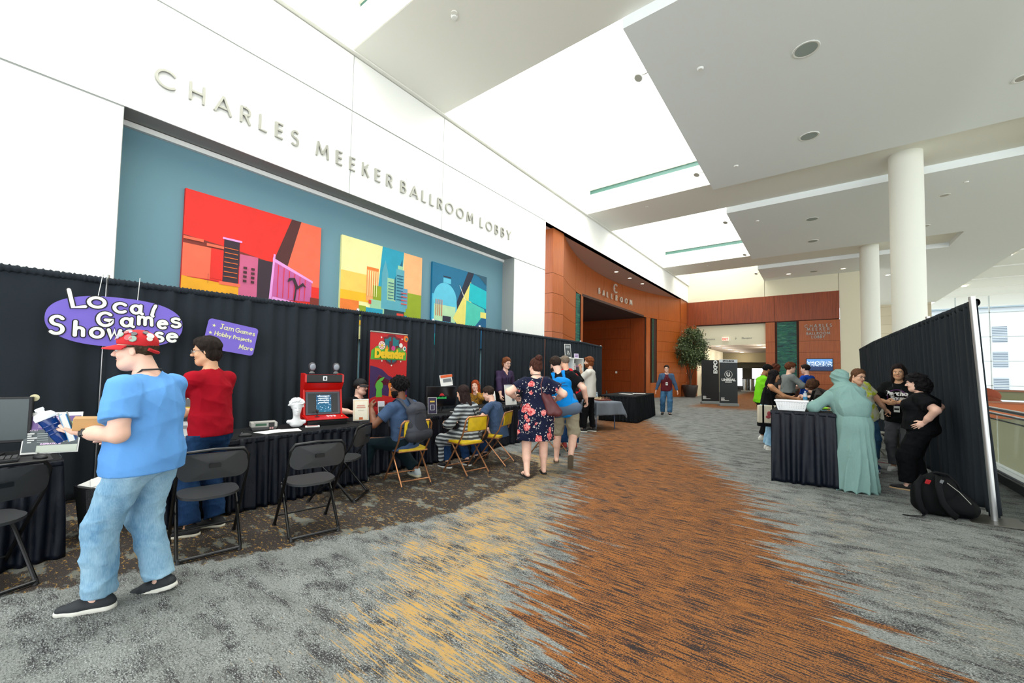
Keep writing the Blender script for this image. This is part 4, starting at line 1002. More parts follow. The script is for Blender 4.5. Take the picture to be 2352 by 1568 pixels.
c12 = [(math.cos(i*PI/8), math.sin(i*PI/8)) for i in range(16)]
SH = lambda k: [(.046+p*.19*k, 1.77+q*.225*k) for p, q in sh]
lay(5, SH(1.08)); lay(2, SH(.92)); lay(5, [(.03, 1.55), (.062, 1.55), (.062, 2.0), (.03, 2.0)])
for p, q in ((-.17, 1.98), (.26, 1.98), (-.15, 1.6), (.24, 1.6), (.046, 1.53), (-.16, 1.86), (.25, 1.86)): lay(6, sc_(c12, p, q, .014))
lay(4, [(-.37, 1.62), (.355, 1.62), (.36, 1.74), (.3, 1.82), (.1, 1.84), (-.06, 1.83), (-.25, 1.84), (-.36, 1.76)])
lay(6, sc_(c12, -.16, 1.85, .068))
for k in range(8):
    c_, s_ = math.cos(k*PI/4), math.sin(k*PI/4); lay(0, [(-.16+c_*.06-s_*.006, 1.85+s_*.06+c_*.006), (-.16+c_*.06+s_*.006, 1.85+s_*.06-c_*.006), (-.16, 1.85)])
lay(3, sc_(c12, -.16, 1.85, .02)); lay(7, [(-.1, 1.78), (-.03, 1.78), (-.065, 1.87)]); lay(5, [(-.015, 1.77), (.025, 1.77), (.025, 1.93), (-.015, 1.93)]); lay(8, sc_(c12, .068, 1.815, .042)); lay(5, [(.118, 1.78), (.14, 1.78), (.14, 1.83), (.175, 1.82), (.175, 1.86), (.118, 1.86)])
lay(6, sc_(c12, .226, 1.87, .04)); lay(8, [(.22, 1.78), (.232, 1.78), (.232, 1.84), (.22, 1.84)]); lay(6, sc_(c12, .305, 1.82, .04)); lay(2, sc_(c12, .31, 1.82, .022)); lay(7, sc_(c12, .33, 1.99, .055)); lay(2, sc_(c12, .345, 1.985, .025))
lay(1, [(-w, .98), (-w, 1.52), (-.27, 1.50), (-.15, 1.46), (-.02, 1.36), (.15, 1.30), (w, 1.20), (w, .98)]); lay(10, [(-.3, 1.2), (-.22, 1.36), (-.15, 1.24), (.02, 1.18), (.2, 1.22), (w, 1.10), (w, 1.16), (.2, 1.28), (0, 1.24), (-.2, 1.38)]); lay(0, [(-w, .8), (w, .8), (w, 1.03), (.2, 1.05), (0, 1.02), (-.2, 1.06), (-w, 1.0)])
for y, c in ((-.2, 4), (.05, 7)):       # two plain vegetable-like shapes
    lay(c, sc_(c12, y, 1.2, .075)); lay(c, [(y-.06, 1.02), (y+.06, 1.02), (y+.05, 1.16), (y-.05, 1.16)]); lay(4, sc_([(-.6, 0), (.6, .2), (1, .8), (.2, .6)], y, 1.26, .1))
b = MB(); b.add(*text('Defender', .19, (.03, -.01, 1.655), (0, 1, 0), (0, 0, 1), .002, bold=.014, sx=.83)); b2 = MB(); b2.add(*text('EXPLORE. BEFRIEND.', .085, (.03, 0, .87), (0, 1, 0), (0, 0, 1), .001, bold=.001, sx=.85))
a.build('banner_sheet', ms, t, smooth=0); b.build('lettering', mat('bn_yellow', (232, 190, 30), .5), t, smooth=0); b2.build('lettering', mat('bn_ink', (30, 12, 14), .5), t, smooth=0)
a = MB(); a.b2((-.05, -w-.02, 0), (.05, w+.02, .1)); a.build('base', m_metal, t, smooth=0, bevel=.01)
a = MB(); a.cyl((-.01, 0, .05), (-.01, 0, 2.06), .008, n=8); a.cyl((-.002, -w, 2.06), (-.002, w, 2.06), .012, n=8); a.build('pole', m_metal, t)

# EXPO and sponsor banners far back
def rollup(loc, rz, w, h, label, extra):
    t = thing('roll_up_banner', loc, label, 'banner', rz, 'dark roll-up banners by the passage'); mB = mat('banner_charcoal' if extra else 'banner_black', (38, 44, 47) if extra else (16, 16, 17), .6)
    a = MB(); a.b2((-w/2, -.003, .12), (w/2, .003, h)); a.build('banner_sheet', mB, t, smooth=0)
    a = MB(); a.b2((-w/2-.02, -.12, 0), (w/2+.02, .12, .1)); a.b2((-w/2-.01, -.05, .1), (w/2+.01, .05, .13)); a.build('base', mat('banner_base', (150, 158, 158), .4, metal=.3), t, smooth=0, bevel=.01)
    return t
mW = mat('print_white', (226, 228, 226), .6)
t = rollup((-4.25, 21.95, 0), R(33), .84, 2.17, 'tall black roll-up banner reading EXPO sideways, left of the pair', 0)
a = MB(); a.add(*text('EXPO', .25, (.33, -.005, 1.5), (0, 0, 1), (-1, 0, 0), .002, 'LEFT', .012, 1.05)); a.build('lettering', mW, t, smooth=0)
a = MB()
for k, ww in enumerate((.14, .18, .14, .36)): a.b2((-.36, -.006, .36-k*.04), (-.36+ww, -.003, .385-k*.04))
a.build('small_print', mW, t, smooth=0)
t = rollup((-3.32, 21.15, 0), R(33), .82, 2.17, 'tall charcoal roll-up sponsor banner with a ring logo, right of the pair', 1)
a = MB(); a.b2((-.41, -.005, 2.03), (.41, .004, 2.17)); a.build('header_strip', mat('header_pale', (206, 214, 220), .5), t, smooth=0)
a = MB(); a.add(*text('SPONSOR', .1, (0, -.007, 2.065), (1, 0, 0), (0, 0, 1), .001, bold=.006, sx=1.15)); a.build('lettering', m_ink, t, smooth=0)
a = MB(); ring = [(.17*math.cos(k), 0, .17*math.sin(k)) for k in np.linspace(0, 2*PI, 32, endpoint=False)]
a.tube([(x, -.006, 1.47+z) for x, _, z in ring], .009, 5, closed=True)
ribbon(a, [(-.075, .06), (-.06, -.04), (-.01, -.085), (.04, -.06), (.06, -.03)], .05, (0, -.005, 1.475), (1, 0, 0), (0, 0, 1), (0, -.002, 0)); ribbon(a, [(.035, .09), (.035, -.06)], .045, (0, -.005, 1.475), (1, 0, 0), (0, 0, 1), (0, -.002, 0))
ribbon(a, [(-.09, .06), (-.03, .09)], .03, (0, -.005, 1.475), (1, 0, 0), (0, 0, 1), (0, -.002, 0))
a.build('ring_logo', mW, t, smooth=0)
a = MB(); a.add(*text('UNREAL', .15, (0, -.005, 1.17), (1, 0, 0), (0, 0, 1), .001, bold=.01, sx=1.12)); a.add(*text('ENGINE', .075, (0, -.005, 1.09), (1, 0, 0), (0, 0, 1), .001, bold=.004, sx=1.1)); a.build('lettering', mW, t, smooth=0)
a = MB()
for k, ww in enumerate((.16, .14, .17, .36)): a.b2((-.34, -.006, .36-k*.04), (-.34+ww, -.003, .385-k*.04))
a.build('small_print', mW, t, smooth=0)
# ------------------------------------------------------------------ signed-distance modelling of bodies and clothes
def rotm(yaw=0, pitch=0, roll=0):
    cy_, sy_, cp_, sp_, cr_, sr_ = math.cos(yaw), math.sin(yaw), math.cos(pitch), math.sin(pitch), math.cos(roll), math.sin(roll)
    Z = np.array([[cy_, -sy_, 0], [sy_, cy_, 0], [0, 0, 1]]); X = np.array([[1, 0, 0], [0, cp_, -sp_], [0, sp_, cp_]]); Y = np.array([[cr_, 0, sr_], [0, 1, 0], [-sr_, 0, cr_]])
    return Z@X@Y
class F:
    def __init__(s): s.p = []; s.cut = []
    def cone(s, a, b, ra, rb, k=.03, flat=None, cuts=None, op=0):
        s.p.append(('c', np.array(a, float), np.array(b, float), ra, rb, k, flat, cuts, op)); return s
    def ell(s, c, r, M=None, k=.03, cuts=None, op=0):
        s.p.append(('e', np.array(c, float), np.ones(3)*np.array(r, float), np.eye(3) if M is None else np.array(M), 0, k, None, cuts, op)); return s
    def chain(s, pts, rs, k=.02, **q):
        for i in range(len(pts)-1): s.cone(pts[i], pts[i+1], rs[i], rs[i+1], k, **q)
        return s
    def mesh(s, h, noise=None, cutfn=None):
        lo, hi = np.full(3, 9e9), np.full(3, -9e9); bb = []
        for p in s.p:
            if p[0] == 'c': r = max(p[3], p[4]); a, b = np.minimum(p[1], p[2])-r, np.maximum(p[1], p[2])+r
            else: e = np.abs(p[3])@p[2]; a, b = p[1]-e, p[1]+e
            m = p[5]+.02+3*h; bb.append((a-m, b+m))
            if p[8] == 0: lo = np.minimum(lo, a); hi = np.maximum(hi, b)
        lo = lo-.03-2*h; hi = hi+.03+2*h; n = np.ceil((hi-lo)/h).astype(int)+1
        V = np.full(n, .25, dtype=np.float32)
        ax = [lo[i]+h*np.arange(n[i]) for i in range(3)]
        for p, (a, b) in zip(s.p, bb):
            i0 = np.clip(np.floor((a-lo)/h).astype(int), 0, n); i1 = np.clip(np.ceil((b-lo)/h).astype(int)+1, 0, n)
            if (i1-i0).min() <= 0: continue
            sl = tuple(slice(i0[i], i1[i]) for i in range(3))
            X, Y, Z = np.meshgrid(*[ax[i][sl[i]] for i in range(3)], indexing='ij')
            if p[0] == 'c':
                A, B, ra, rb, k, flat = p[1:7]
                qx, qy, qz = X-A[0], Y-A[1], Z-A[2]; ba = B-A
                L2 = max(1e-9, ba@ba); t = np.clip((qx*ba[0]+qy*ba[1]+qz*ba[2])/L2, 0, 1)
                dx, dy, dz = qx-t*ba[0], qy-t*ba[1], qz-t*ba[2]
                if flat is not None:
                    f = flat[0]; g = (dx*f[0]+dy*f[1]+dz*f[2])*(1/flat[1]-1); dx, dy, dz = dx+g*f[0], dy+g*f[1], dz+g*f[2]
                d = np.sqrt(dx*dx+dy*dy+dz*dz)-(ra+(rb-ra)*t)
            else:
                Cc, r, M, _, k = p[1:6]
                q = np.stack([X-Cc[0], Y-Cc[1], Z-Cc[2]], -1)@M
                k0 = np.sqrt(((q/r)**2).sum(-1)); k1 = np.sqrt(((q/(r*r))**2).sum(-1))+1e-9; d = k0*(k0-1)/k1
                d = np.maximum(d, -r.min())
            if p[7]:
                for (pt, nn) in p[7]: d = np.maximum(d, (X-pt[0])*nn[0]+(Y-pt[1])*nn[1]+(Z-pt[2])*nn[2])
            W = V[sl]; k = p[5]
            if p[8] == 0: hh = np.clip(.5+.5*(W-d)/k, 0, 1); V[sl] = W*(1-hh)+d*hh-k*hh*(1-hh)
            else: hh = np.clip(.5-.5*(W+d)/k, 0, 1); V[sl] = W*(1-hh)-d*hh+k*hh*(1-hh)
        if noise or s.cut or cutfn:
            X, Y, Z = np.meshgrid(*ax, indexing='ij')
            if noise: V += noise(X, Y, Z).astype(np.float32)
            for (pt, nn) in s.cut: V = np.maximum(V, (X-pt[0])*nn[0]+(Y-pt[1])*nn[1]+(Z-pt[2])*nn[2])
            if cutfn: V = cutfn(V, X, Y, Z)
        return nets(V, lo, h)
def nets(V, lo, h):
    S_ = V < 0; n = np.array(V.shape)-1
    cnt = np.zeros(n, np.int8)
    for i in (0, 1):
        for j in (0, 1):
            for k in (0, 1): cnt += S_[i:n[0]+i, j:n[1]+j, k:n[2]+k]
    act = (cnt > 0) & (cnt < 8); idx = np.argwhere(act)
    if len(idx) == 0: return np.zeros((0, 3)), np.zeros((0, 4), int)
    ids = np.full(tuple(n), -1, np.int64); ids[act] = np.arange(len(idx))
    P = np.zeros((len(idx), 3)); C = np.zeros(len(idx)); off = [(i, j, k) for i in (0, 1) for j in (0, 1) for k in (0, 1)]
    val = {o: V[idx[:, 0]+o[0], idx[:, 1]+o[1], idx[:, 2]+o[2]].astype(float) for o in off}
    for o in off:
        for a in range(3):
            if o[a]: continue
            q = list(o); q[a] = 1; q = tuple(q); u, w = val[o], val[q]; m = (u < 0) != (w < 0); t = np.where(m, u/np.where(m, u-w, 1), 0)
            pt = np.tile(np.array(o, float), (len(idx), 1)); pt[:, a] += t; P[m] += pt[m]; C[m] += 1
    P = lo+(idx+P/C[:, None])*h; Q = []
    for a in range(3):
        b, c = (a+1) % 3, (a+2) % 3
        s0 = [slice(1, n[i]) for i in range(3)]; s0[a] = slice(0, n[a]); s1 = list(s0); s1[a] = slice(1, n[a]+1)
        u, w = S_[tuple(s0)], S_[tuple(s1)]
        for sgn in (0, 1):
            e = np.argwhere(u & ~w if sgn == 0 else ~u & w)
            if not len(e): continue
            g = e+1; g[:, a] -= 1
            def at_(db, dc): z = g.copy(); z[:, b] -= db; z[:, c] -= dc; return ids[z[:, 0], z[:, 1], z[:, 2]]
            q = np.stack([at_(1, 1), at_(0, 1), at_(0, 0), at_(1, 0)], 1)
            Q.append(q if sgn == 0 else q[:, ::-1])
    Q = np.vstack(Q); return P, Q[(Q >= 0).all(1)]
def wrinkle(seed, amp, fr=14, vert=1.0, n=6, ridge=0):
    rg = np.random.RandomState(seed); D = rg.normal(size=(n, 3))*np.array([1, 1, vert]); D /= np.linalg.norm(D, axis=1)[:, None]; D *= fr*rg.uniform(.6, 2.0, n)[:, None]; ph = rg.uniform(0, 6.28, n)
    def f(X, Y, Z):
        s = 0
        for i, (d, p) in enumerate(zip(D, ph)):
            q = X*d[0]+Y*d[1]+Z*d[2]+p+1.5*np.sin(X*d[1]*.7+Z*d[0]*.6); s = s+(np.sin(q) if i >= n*ridge else 3.0*np.sqrt(np.abs(np.sin(q*.5)))-2.3)
        return s*amp/math.sqrt(n)
    return f
def clipn(c, f): return lambda X, Y, Z: np.minimum(f(X, Y, Z), c)
def ik(a, b, l1, l2, hint):
    a, b = np.array(a, float), np.array(b, float); d = b-a; L = np.linalg.norm(d); Lm = (l1+l2)*.999
    if L > Lm: b = a+d/L*Lm; L = Lm; d = b-a
    u = d/L; x = (l1*l1-l2*l2+L*L)/(2*L); y = math.sqrt(max(0, l1*l1-x*x)); h = np.array(hint, float); h = nrm(h-u*(h@u)); return a+u*x+h*y, b

SK = {'fair': (236, 190, 168), 'pale': (240, 204, 186), 'tan': (196, 142, 104), 'olive': (214, 164, 128), 'brown': (150, 100, 66), 'dark': (112, 70, 46), 'light': (230, 180, 150)}
def skinmat(k):
    nme = 'skin_'+k
    if nme in MATS: return MATS[nme]
    b = NB(nme, .5, .4); n = b.noise(b.tc, 14, 3); c = rgb(*SK[k])
    b.color(b.mix(b.step(n, .3, .7), tuple(v*.93 for v in c[:3])+(1,), tuple(min(1, v*1.05) for v in c[:3])+(1,)))
    b.b.inputs['Subsurface Weight'].default_value = .0
    return b.m
def lipmat(k):
    c = SK[k]; return mat('lip_'+k, (int(c[0]*.84), int(c[1]*.62), int(c[2]*.62)), .45)
m_eye = mat('eye_white', (225, 222, 216), .2); m_iris = mat('eye_iris', (50, 36, 26), .1)

def fingers(fld, W, d, nrm_, side, curl, r, sp=1.0, k=.006):
    """hand from wrist W: d along the palm, nrm_ palm normal (palm faces nrm_), side = direction of the thumb"""
    d, n_, s_ = nrm(d), nrm(nrm_), nrm(side)
    P = W+d*.05
    fld.cone(W-d*.03, W+d*.01, .026, .025, .01, (n_, .75)); fld.cone(W+d*.005, W+d*.055, .030, .036, .012, (n_, .5)); fld.cone(W+d*.05-s_*.018, W+d*.05+s_*.018, .022, .022, .01, (n_, .62))
    L = [.072, .08, .074, .058]
    for i in range(4):
        o = P+s_*(.030-.0195*i)+d*(.026-(.004 if i == 0 else .010 if i == 3 else 0)); c = curl*(1+.12*i) if np.isscalar(curl) else curl[i]
        a0 = c*.9; p = o; dd = nrm(d+s_*(.10*(1.5-i))*sp)
        for j, f in enumerate((.46, .30, .24)):
            ang = a0*(1, 1.9, 2.6)[j]; v = dd*math.cos(ang)+n_*math.sin(ang); q = p+v*L[i]*f
            fld.cone(p, q, r*(1, .93, .84)[j], r*(.94, .85, .74)[j], k); p = q
    c = curl if np.isscalar(curl) else curl[0]
    o = W+d*.022+s_*.026; t1 = o+nrm(s_*.75+d*.7+n_*(.25+.5*c))*.042; t2 = t1+nrm(d*.8+s_*(.35-.5*c)+n_*(.3+.7*c))*.03
    fld.cone(W+d*.012+s_*.012, o, .017, .0145, .012); fld.cone(o, t1, .0145, .0115, .008); fld.cone(t1, t2, .0112, .009, .005)

HAIRN = {'short': (.006, 60), 'curly': (.012, 95), 'locs': (.013, 130), 'wavy': (.008, 45), 'straight': (.0025, 40)}
def person(x, y, rel, H, label, skin='fair', w=1.0, belly=0., fem=0., pel=(0, 0, .93), lean=(0, 0), twist=0, head=(0, 0, 0), LH=None, RH=None, LF=(-.1, .02, 0, 8), RF=(.1, .02, 0, -8),
           EL=(-.5, -1, -.3), ER=(.5, -1, -.3), KL=(-.15, 1, .1), KR=(.15, 1, .1), hair=('short', (60, 40, 28)), top=None, bottom=None, shoes=((30, 30, 32), (225, 225, 220)), glasses=None, beard=None,
           lcurl=.25, rcurl=.25, lpalm=None, rpalm=None, ldir=None, rdir=None, hat=None, mouth=0, neck=0, extra=None, wob=0, bodyvox=None, barefoot=False, world=None):
    dist = math.hypot(x, y); pix = dist/923; s = H/1.75
    hv = max(.0048, pix*1.0); bv = bodyvox or max(.010, pix*1.5); fv = min(.006, max(.0036, pix*.8)); cv = max(.0085, pix*1.25)
    ang = (math.atan2(y, x)+R(rel)) if world is None else R(world)
    T = thing('person', (x, y, 0), label, 'person', ang-PI/2)
    T.scale = (s, s, s)
    p0 = np.array(pel, float); M = rotm(R(twist), -R(lean[0]), R(lean[1])); rt, fw, up = M[:, 0], M[:, 1], M[:, 2]
    N = p0+up*.50; shw = .168*(1+.35*(w-1))*(1-.1*fem); Ls, Rs = N-up*.062-rt*shw, N-up*.062+rt*shw
    hipw = .088*(1+.3*(w-1)); Mh = rotm(R(twist)*.5, 0, 0); Lh, Rh = p0-Mh[:, 0]*hipw-np.array([0, 0, .02]), p0+Mh[:, 0]*hipw-np.array([0, 0, .02])
    def rest(sg): return (N-up*.05+rt*sg*(shw+.07)-np.array([0, 0, .53])+fw*.06)
    LH_ = rest(-1) if LH is None else np.array(LH, float); RH_ = rest(1) if RH is None else np.array(RH, float)
    Le, Lw = ik(Ls, LH_, .285, .25, EL); Re, Rw = ik(Rs, RH_, .285, .25, ER)
    La, Ra = np.array([LF[0], LF[1], LF[2]+.085]), np.array([RF[0], RF[1], RF[2]+.085])
    Lk, La = ik(Lh, La, .43, .415, KL); Rk, Ra = ik(Rh, Ra, .43, .415, KR)
    # head frame
    Hm = rotm(R(twist)*.8+R(head[0]), R(head[1]), R(head[2])); hr, hf, hu = Hm[:, 0], Hm[:, 1], Hm[:, 2]
    nb = N-up*.02; hb = N+up*(.055-.07*max(0, w-1.05))+fw*(.02+neck); HC = hb+hu*.125+hf*.02
    hp = lambda a, b, c: HC+hr*a+hf*b+hu*c
    def torso(f, t, k=.05, low=True):
        if low: f.ell(p0+up*.0, np.array([.158*w, .118*w+belly*.3, .13])+t, M, k)
        f.ell(p0+up*.15+fw*belly*.5, np.array([.140*w, .098*w+belly*.6, .15])+t, M, k)
        f.ell(p0+up*.32+fw*.005, np.array([.160*w*(1-.08*fem), .115*w, .18])+t, M, k)
        if not (top and top.get('tank') and t): f.cone(Ls, Rs, .055+t*.8, .055+t*.8, .04)
        f.cone(N-up*.06-rt*.08, N+up*.01-rt*.03, .05+t*.6, .04+t*.3, .04); f.cone(N-up*.06+rt*.08, N+up*.01+rt*.03, .05+t*.6, .04+t*.3, .04)
        if fem:
            for sg in (-1, 1): f.ell(p0+up*.33+rt*sg*.075*w+fw*.095*w, np.array([.068, .06, .065])*fem*(w**.5)+t, M, .04)
    B = F(); torso(B, 0); aw = w**.85
    for (a, b, c) in ((Ls, Le, Lw), (Rs, Re, Rw)):
        B.cone(a, b, .050*aw, .041*aw, .03); B.cone(b, b*.35+c*.65, .042*aw, .034*aw, .02); B.cone(b*.35+c*.65, b*.06+c*.94, .034*aw, .0265*(aw**.5), .02)
    lw_ = w**.9
    for (a, b, c) in ((Lh, Lk, La), (Rh, Rk, Ra)):
        B.cone(a, b, .079*lw_, .051*lw_, .035); m_ = b*.68+c*.32; B.cone(b, c, .052*lw_, .036*(lw_**.6), .02); B.cone(b*.9+c*.1, b*.45+c*.55, .050*lw_, .046*lw_, .03)
    B.cone(nb, hb*.6+nb*.4, .055*(w**.35), .053*(w**.3), .03)
    feet = []
    for (c, q) in ((La, LF), (Ra, RF)):
        yw = R(q[3]); tilt = q[4] if len(q) > 4 else 0; fm = rotm(yw, -R(tilt)); o = c-fm[:, 2]*.045; feet.append((c, fm, o))
        B.cone(o-fm[:, 1]*.04, o+fm[:, 1]*.10, .032, .034, .03, (fm[:, 2], .8)); B.cone(o+fm[:, 1]*.10-fm[:, 2]*.01, o+fm[:, 1]*.155-fm[:, 2]*.015, .034, .024, .02, (fm[:, 2], .7))
    mb = MB(); V, Q = B.mesh(bv); mb.arr(V, Q, 0)
    # head
    Hh = F(); k = .02
    Hh.ell(hp(0, -.014, .042), (.074, .094, .082), Hm, k); Hh.ell(hp(0, .022, -.02), (.063, .066, .085), Hm, k); Hh.ell(hp(0, .045, -.088), (.036+.012*(w-1), .036, .028), Hm, .03)
    Hh.cone(hp(-.045, .0, -.065), hp(0, .05, -.092), .024, .022, .03); Hh.cone(hp(.045, .0, -.065), hp(0, .05, -.092), .024, .022, .03)
    if w > 1.12: Hh.ell(hp(0, .02, -.085), (.062, .05, .035), Hm, .03)
    Hh.cone(hp(-.032, .076, .026), hp(.032, .076, .026), .013, .013, .015)
    Hh.cone(hp(0, .082, .018), hp(0, .107, -.022), .008, .0115, .008); Hh.ell(hp(0, .098, -.027), (.0145, .011, .008), Hm, .006)
    for sg in (-1, 1):
        Hh.ell(hp(sg*.036, .062, -.028), (.022, .02, .024), Hm, .02); Hh.ell(hp(sg*.031, .098, .004), (.017, .012, .010), Hm, .008, None, 1)
        Hh.ell(hp(sg*.076, -.006, -.005), (.008, .017, .027), Hm, .005); Hh.ell(hp(sg*.084, .0, -.002), (.005, .009, .016), Hm, .004, None, 1)
    Hh.ell(hp(0, .084, -.056), (.021, .0105, .006), Hm, .004); Hh.ell(hp(0, .083, -.066), (.018, .0105, .0065), Hm, .004)
    if mouth: Hh.ell(hp(0, .094, -.062), (.015, .014, .005+.004*mouth), Hm, .003, None, 1)
    Hh.cone(hp(0, -.025, -.04), nb+up*.02, .054*(w**.3), .0555*(w**.35), .02)
    V, Q = Hh.mesh(hv); cen = V[Q].mean(1); loc = (cen-HC)@Hm
    lip = (np.abs(loc[:, 0]) < .020) & (np.abs(loc[:, 2]+.061) < .0095) & (loc[:, 1] > .079); inside = lip & (np.abs(loc[:, 2]+.062) < .005) & (loc[:, 1] < .086) if mouth else lip & False
    mb.arr(V, Q, np.where(inside, 3, np.where(lip, 1, 0)).tolist())
    for sg in (-1, 1):
        mb.ell(hp(sg*.031, .0775, .003), (.0125, .0115, .0085), Hm, 10, 8, 2); mb.ell(hp(sg*.031, .0872, .0025), (.0055, .0035, .006), Hm, 8, 6, 3)
    # hands
    for side, (e, wr, cu, pn, dr) in enumerate(((Le, Lw, lcurl, lpalm, ldir), (Re, Rw, rcurl, rpalm, rdir))):
        d = nrm(wr-e) if dr is None else nrm(dr); sg = -1 if side == 0 else 1
        n_ = np.array(pn, float) if pn is not None else (-rt*sg+fw*.15)
        n_ = nrm(n_-d*(n_@d)); th = np.cross(n_, d)*(-sg)
        hf_ = F(); fingers(hf_, wr, d, n_, th, cu, .0088 if fem < .5 else .0080)
        V, Q = hf_.mesh(fv); mb.arr(V, Q, 0)
    mb.build('body', [skinmat(skin), lipmat(skin), m_eye, m_iris], T, smooth=180)
    # eyebrows + hair
    hs, hc = hair; mh = mat('hair_%d_%d_%d' % hc, hc, .75, spec=.15, bump=.6, bscale=160, var=.35, vscale=60, stretch=(1, 1, .25) if hs in ('straight', 'long', 'bun', 'wavy', 'ponytail') else None)
    hm = MB()
    for sg in (-1, 1): hm.tube([hp(sg*.016, .0895, .021), hp(sg*.031, .0885, .027), hp(sg*.048, .076, .022)], [.003, .0038, .002], 6)
    if hs != 'none':
        Fh = F(); thick = {'short': .012, 'curly': .026, 'locs': .03, 'straight': .012, 'long': .013, 'bun': .012, 'wavy': .02, 'ponytail': .011, 'cropped': .006, 'mop': .03}[hs]
        back = {'short': -.075, 'cropped': -.07, 'curly': -.085, 'locs': -.07, 'mop': -.09}.get(hs, -.09)
        hl = .066 if hs not in ('mop', 'curly') else .05
        def line(yy): return back if yy < -.05 else back+(yy+.05)/(.135)*(hl-back)*1.0
        Fh.ell(hp(0, -.018, .046), (.076+thick, .094+thick, .084+thick), Hm, .01)
        if hs in ('short', 'wavy', 'mop', 'curly'): Fh.ell(hp(.012, .055, .095), (.05, .035, .024+thick*.4), Hm, .02)
        base = (hs, )
        amp, fr = {'curly': (.010, 95), 'locs': (.010, 120), 'mop': (.011, 70), 'wavy': (.006, 50)}.get(hs, (.0035, 105))
        nz = wrinkle(int(abs(x*100))+3, amp, fr, 1.0 if hs in ('curly', 'locs', 'mop') else .35)
        def cf(V, X, Y, Z):
            q0, q1, q2 = X-HC[0], Y-HC[1], Z-HC[2]; lx = q0*hr[0]+q1*hr[1]+q2*hr[2]; ly = q0*hf[0]+q1*hf[1]+q2*hf[2]; lz = q0*hu[0]+q1*hu[1]+q2*hu[2]
            ln = np.where(ly < -.035, back, back+(ly+.035)/.105*(hl-back)); ln = np.where(ly > .07, hl, ln)
            ear = (np.abs(lx) > .06) & (ly > -.02) & (ly < .03); ln = np.where(ear & (hs in ('short', 'cropped', 'curly')), np.maximum(ln, .022), ln)
            V = np.maximum(V, (ln-lz)*.8)
            return np.maximum(V, lz-.035) if hat else V
        V, Q = Fh.mesh(max(hv, .005), nz, cf); hm.arr(V, Q)
        G2 = F()
        if hs == 'long' or hs == 'straight':
            G2.ell(hp(0, -.06, -.03), (.078, .05, .12), Hm, .03)
            G2.cone(hp(0, -.075, -.03), hp(0, -.105, -.20), .06, .05, .03, (hf, .55))
            for sg in (-1, 1): G2.cone(hp(sg*.068, .0, .03), hp(sg*.078, .0, -.18), .026, .022, .02); G2.cone(hp(sg*.066, -.04, .03), hp(sg*.075, -.05, -.2), .035, .03, .02)
        if hs == 'bun': G2.ell(hp(0, -.085, .13), (.055, .05, .048), Hm, .02); G2.ell(hp(0, -.05, .0), (.078, .07, .09), Hm, .02)
        if hs == 'ponytail': G2.cone(hp(0, -.1, .0), hp(.03, -.13, -.16), .03, .022, .02); G2.cone(hp(.03, -.13, -.16), hp(.07, -.04, -.34), .022, .016, .02)
        if hs == 'mop': G2.ell(hp(0, -.05, -.03), (.088, .07, .09), Hm, .02); [G2.cone(hp(sg*.07, .02, .04), hp(sg*.085, .02, -.06), .03, .028, .02) for sg in (-1, 1)]
        if hs == 'wavy': G2.ell(hp(0, -.055, -.02), (.085, .065, .085), Hm, .02); [G2.cone(hp(sg*.072, -.01, .03), hp(sg*.08, -.02, -.05), .022, .018, .02) for sg in (-1, 1)]
        if hs == 'curly' and fem: G2.ell(hp(0, -.07, -.03), (.12, .10, .13), Hm, .02); G2.ell(hp(0, -.11, -.06), (.09, .07, .09), Hm, .03)
        if G2.p: V, Q = G2.mesh(max(hv, .005), nz); hm.arr(V, Q)
    if beard:
        Fb = F(); Fb.ell(hp(0, .03, -.06), (.069, .066, .06), Hm, .02); Fb.cone(hp(-.05, .0, -.07), hp(0, .055, -.1), .03, .028, .02); Fb.cone(hp(.05, .0, -.07), hp(0, .055, -.1), .03, .028, .02)
        def cb(V, X, Y, Z):
            q0, q1, q2 = X-HC[0], Y-HC[1], Z-HC[2]; lx = q0*hr[0]+q1*hr[1]+q2*hr[2]; ly = q0*hf[0]+q1*hf[1]+q2*hf[2]; lz = q0*hu[0]+q1*hu[1]+q2*hu[2]
            V = np.maximum(V, lz+.03-np.clip(.012-ly, 0, .03)*2); V = np.maximum(V, -.02-ly); return np.maximum(V, .012-np.sqrt((lx/1.7)**2+((lz+.061)/.8)**2+(np.minimum(ly-.085, 0)*.6)**2))
        V, Q = Fb.mesh(max(hv, .005), wrinkle(5, .003, 150), cb); hm.arr(V, Q)
    hm.build('hair', mh, T, smooth=180)
    if glasses:
        g = MB(); gm = mat('glasses_%d%d%d' % glasses, glasses, .3)
        for sg in (-1, 1):
            g.tube([hp(sg*.032+.021*math.cos(a), .100, .003+.015*math.sin(a)) for a in np.linspace(0, 2*PI, 12, endpoint=False)], .0021, 5, closed=True)
            g.tube([hp(sg*.053, .1, .008), hp(sg*.079, .04, .006), hp(sg*.08, -.01, .0)], .002, 5)
        g.tube([hp(-.011, .1, .006), hp(.011, .1, .006)], .002, 5); g.build('glasses', gm, T)
    if hat == 'cap_black' or hat == 'cap_red':
        Fc = F(); Fc.ell(hp(0, -.014, .052), (.088, .105, .088), Hm, .01); pl = (hp(0, 0, .038), -hu); Fc.cut = [(hp(0, .0, .036), -(hu-hf*.12)/1.0)]
        V, Q = Fc.mesh(max(.005, hv)); g = MB(); g.arr(V, Q)
        o = g; rim = []
        for rr in (0, 1):
            ring = []
            for a in np.linspace(-1.25, 1.25, 15):
                r0 = (.085, .098) if rr == 0 else (.092, .175); ring.append(hp(math.sin(a)*r0[0], -.014+math.cos(a)*r0[1], .045-(.0 if rr == 0 else .022)-.012*abs(math.sin(a))))
            rim.append(ring)
        rim = np.array(rim); hcol = (24, 24, 26) if hat == 'cap_black' else (196, 26, 34)
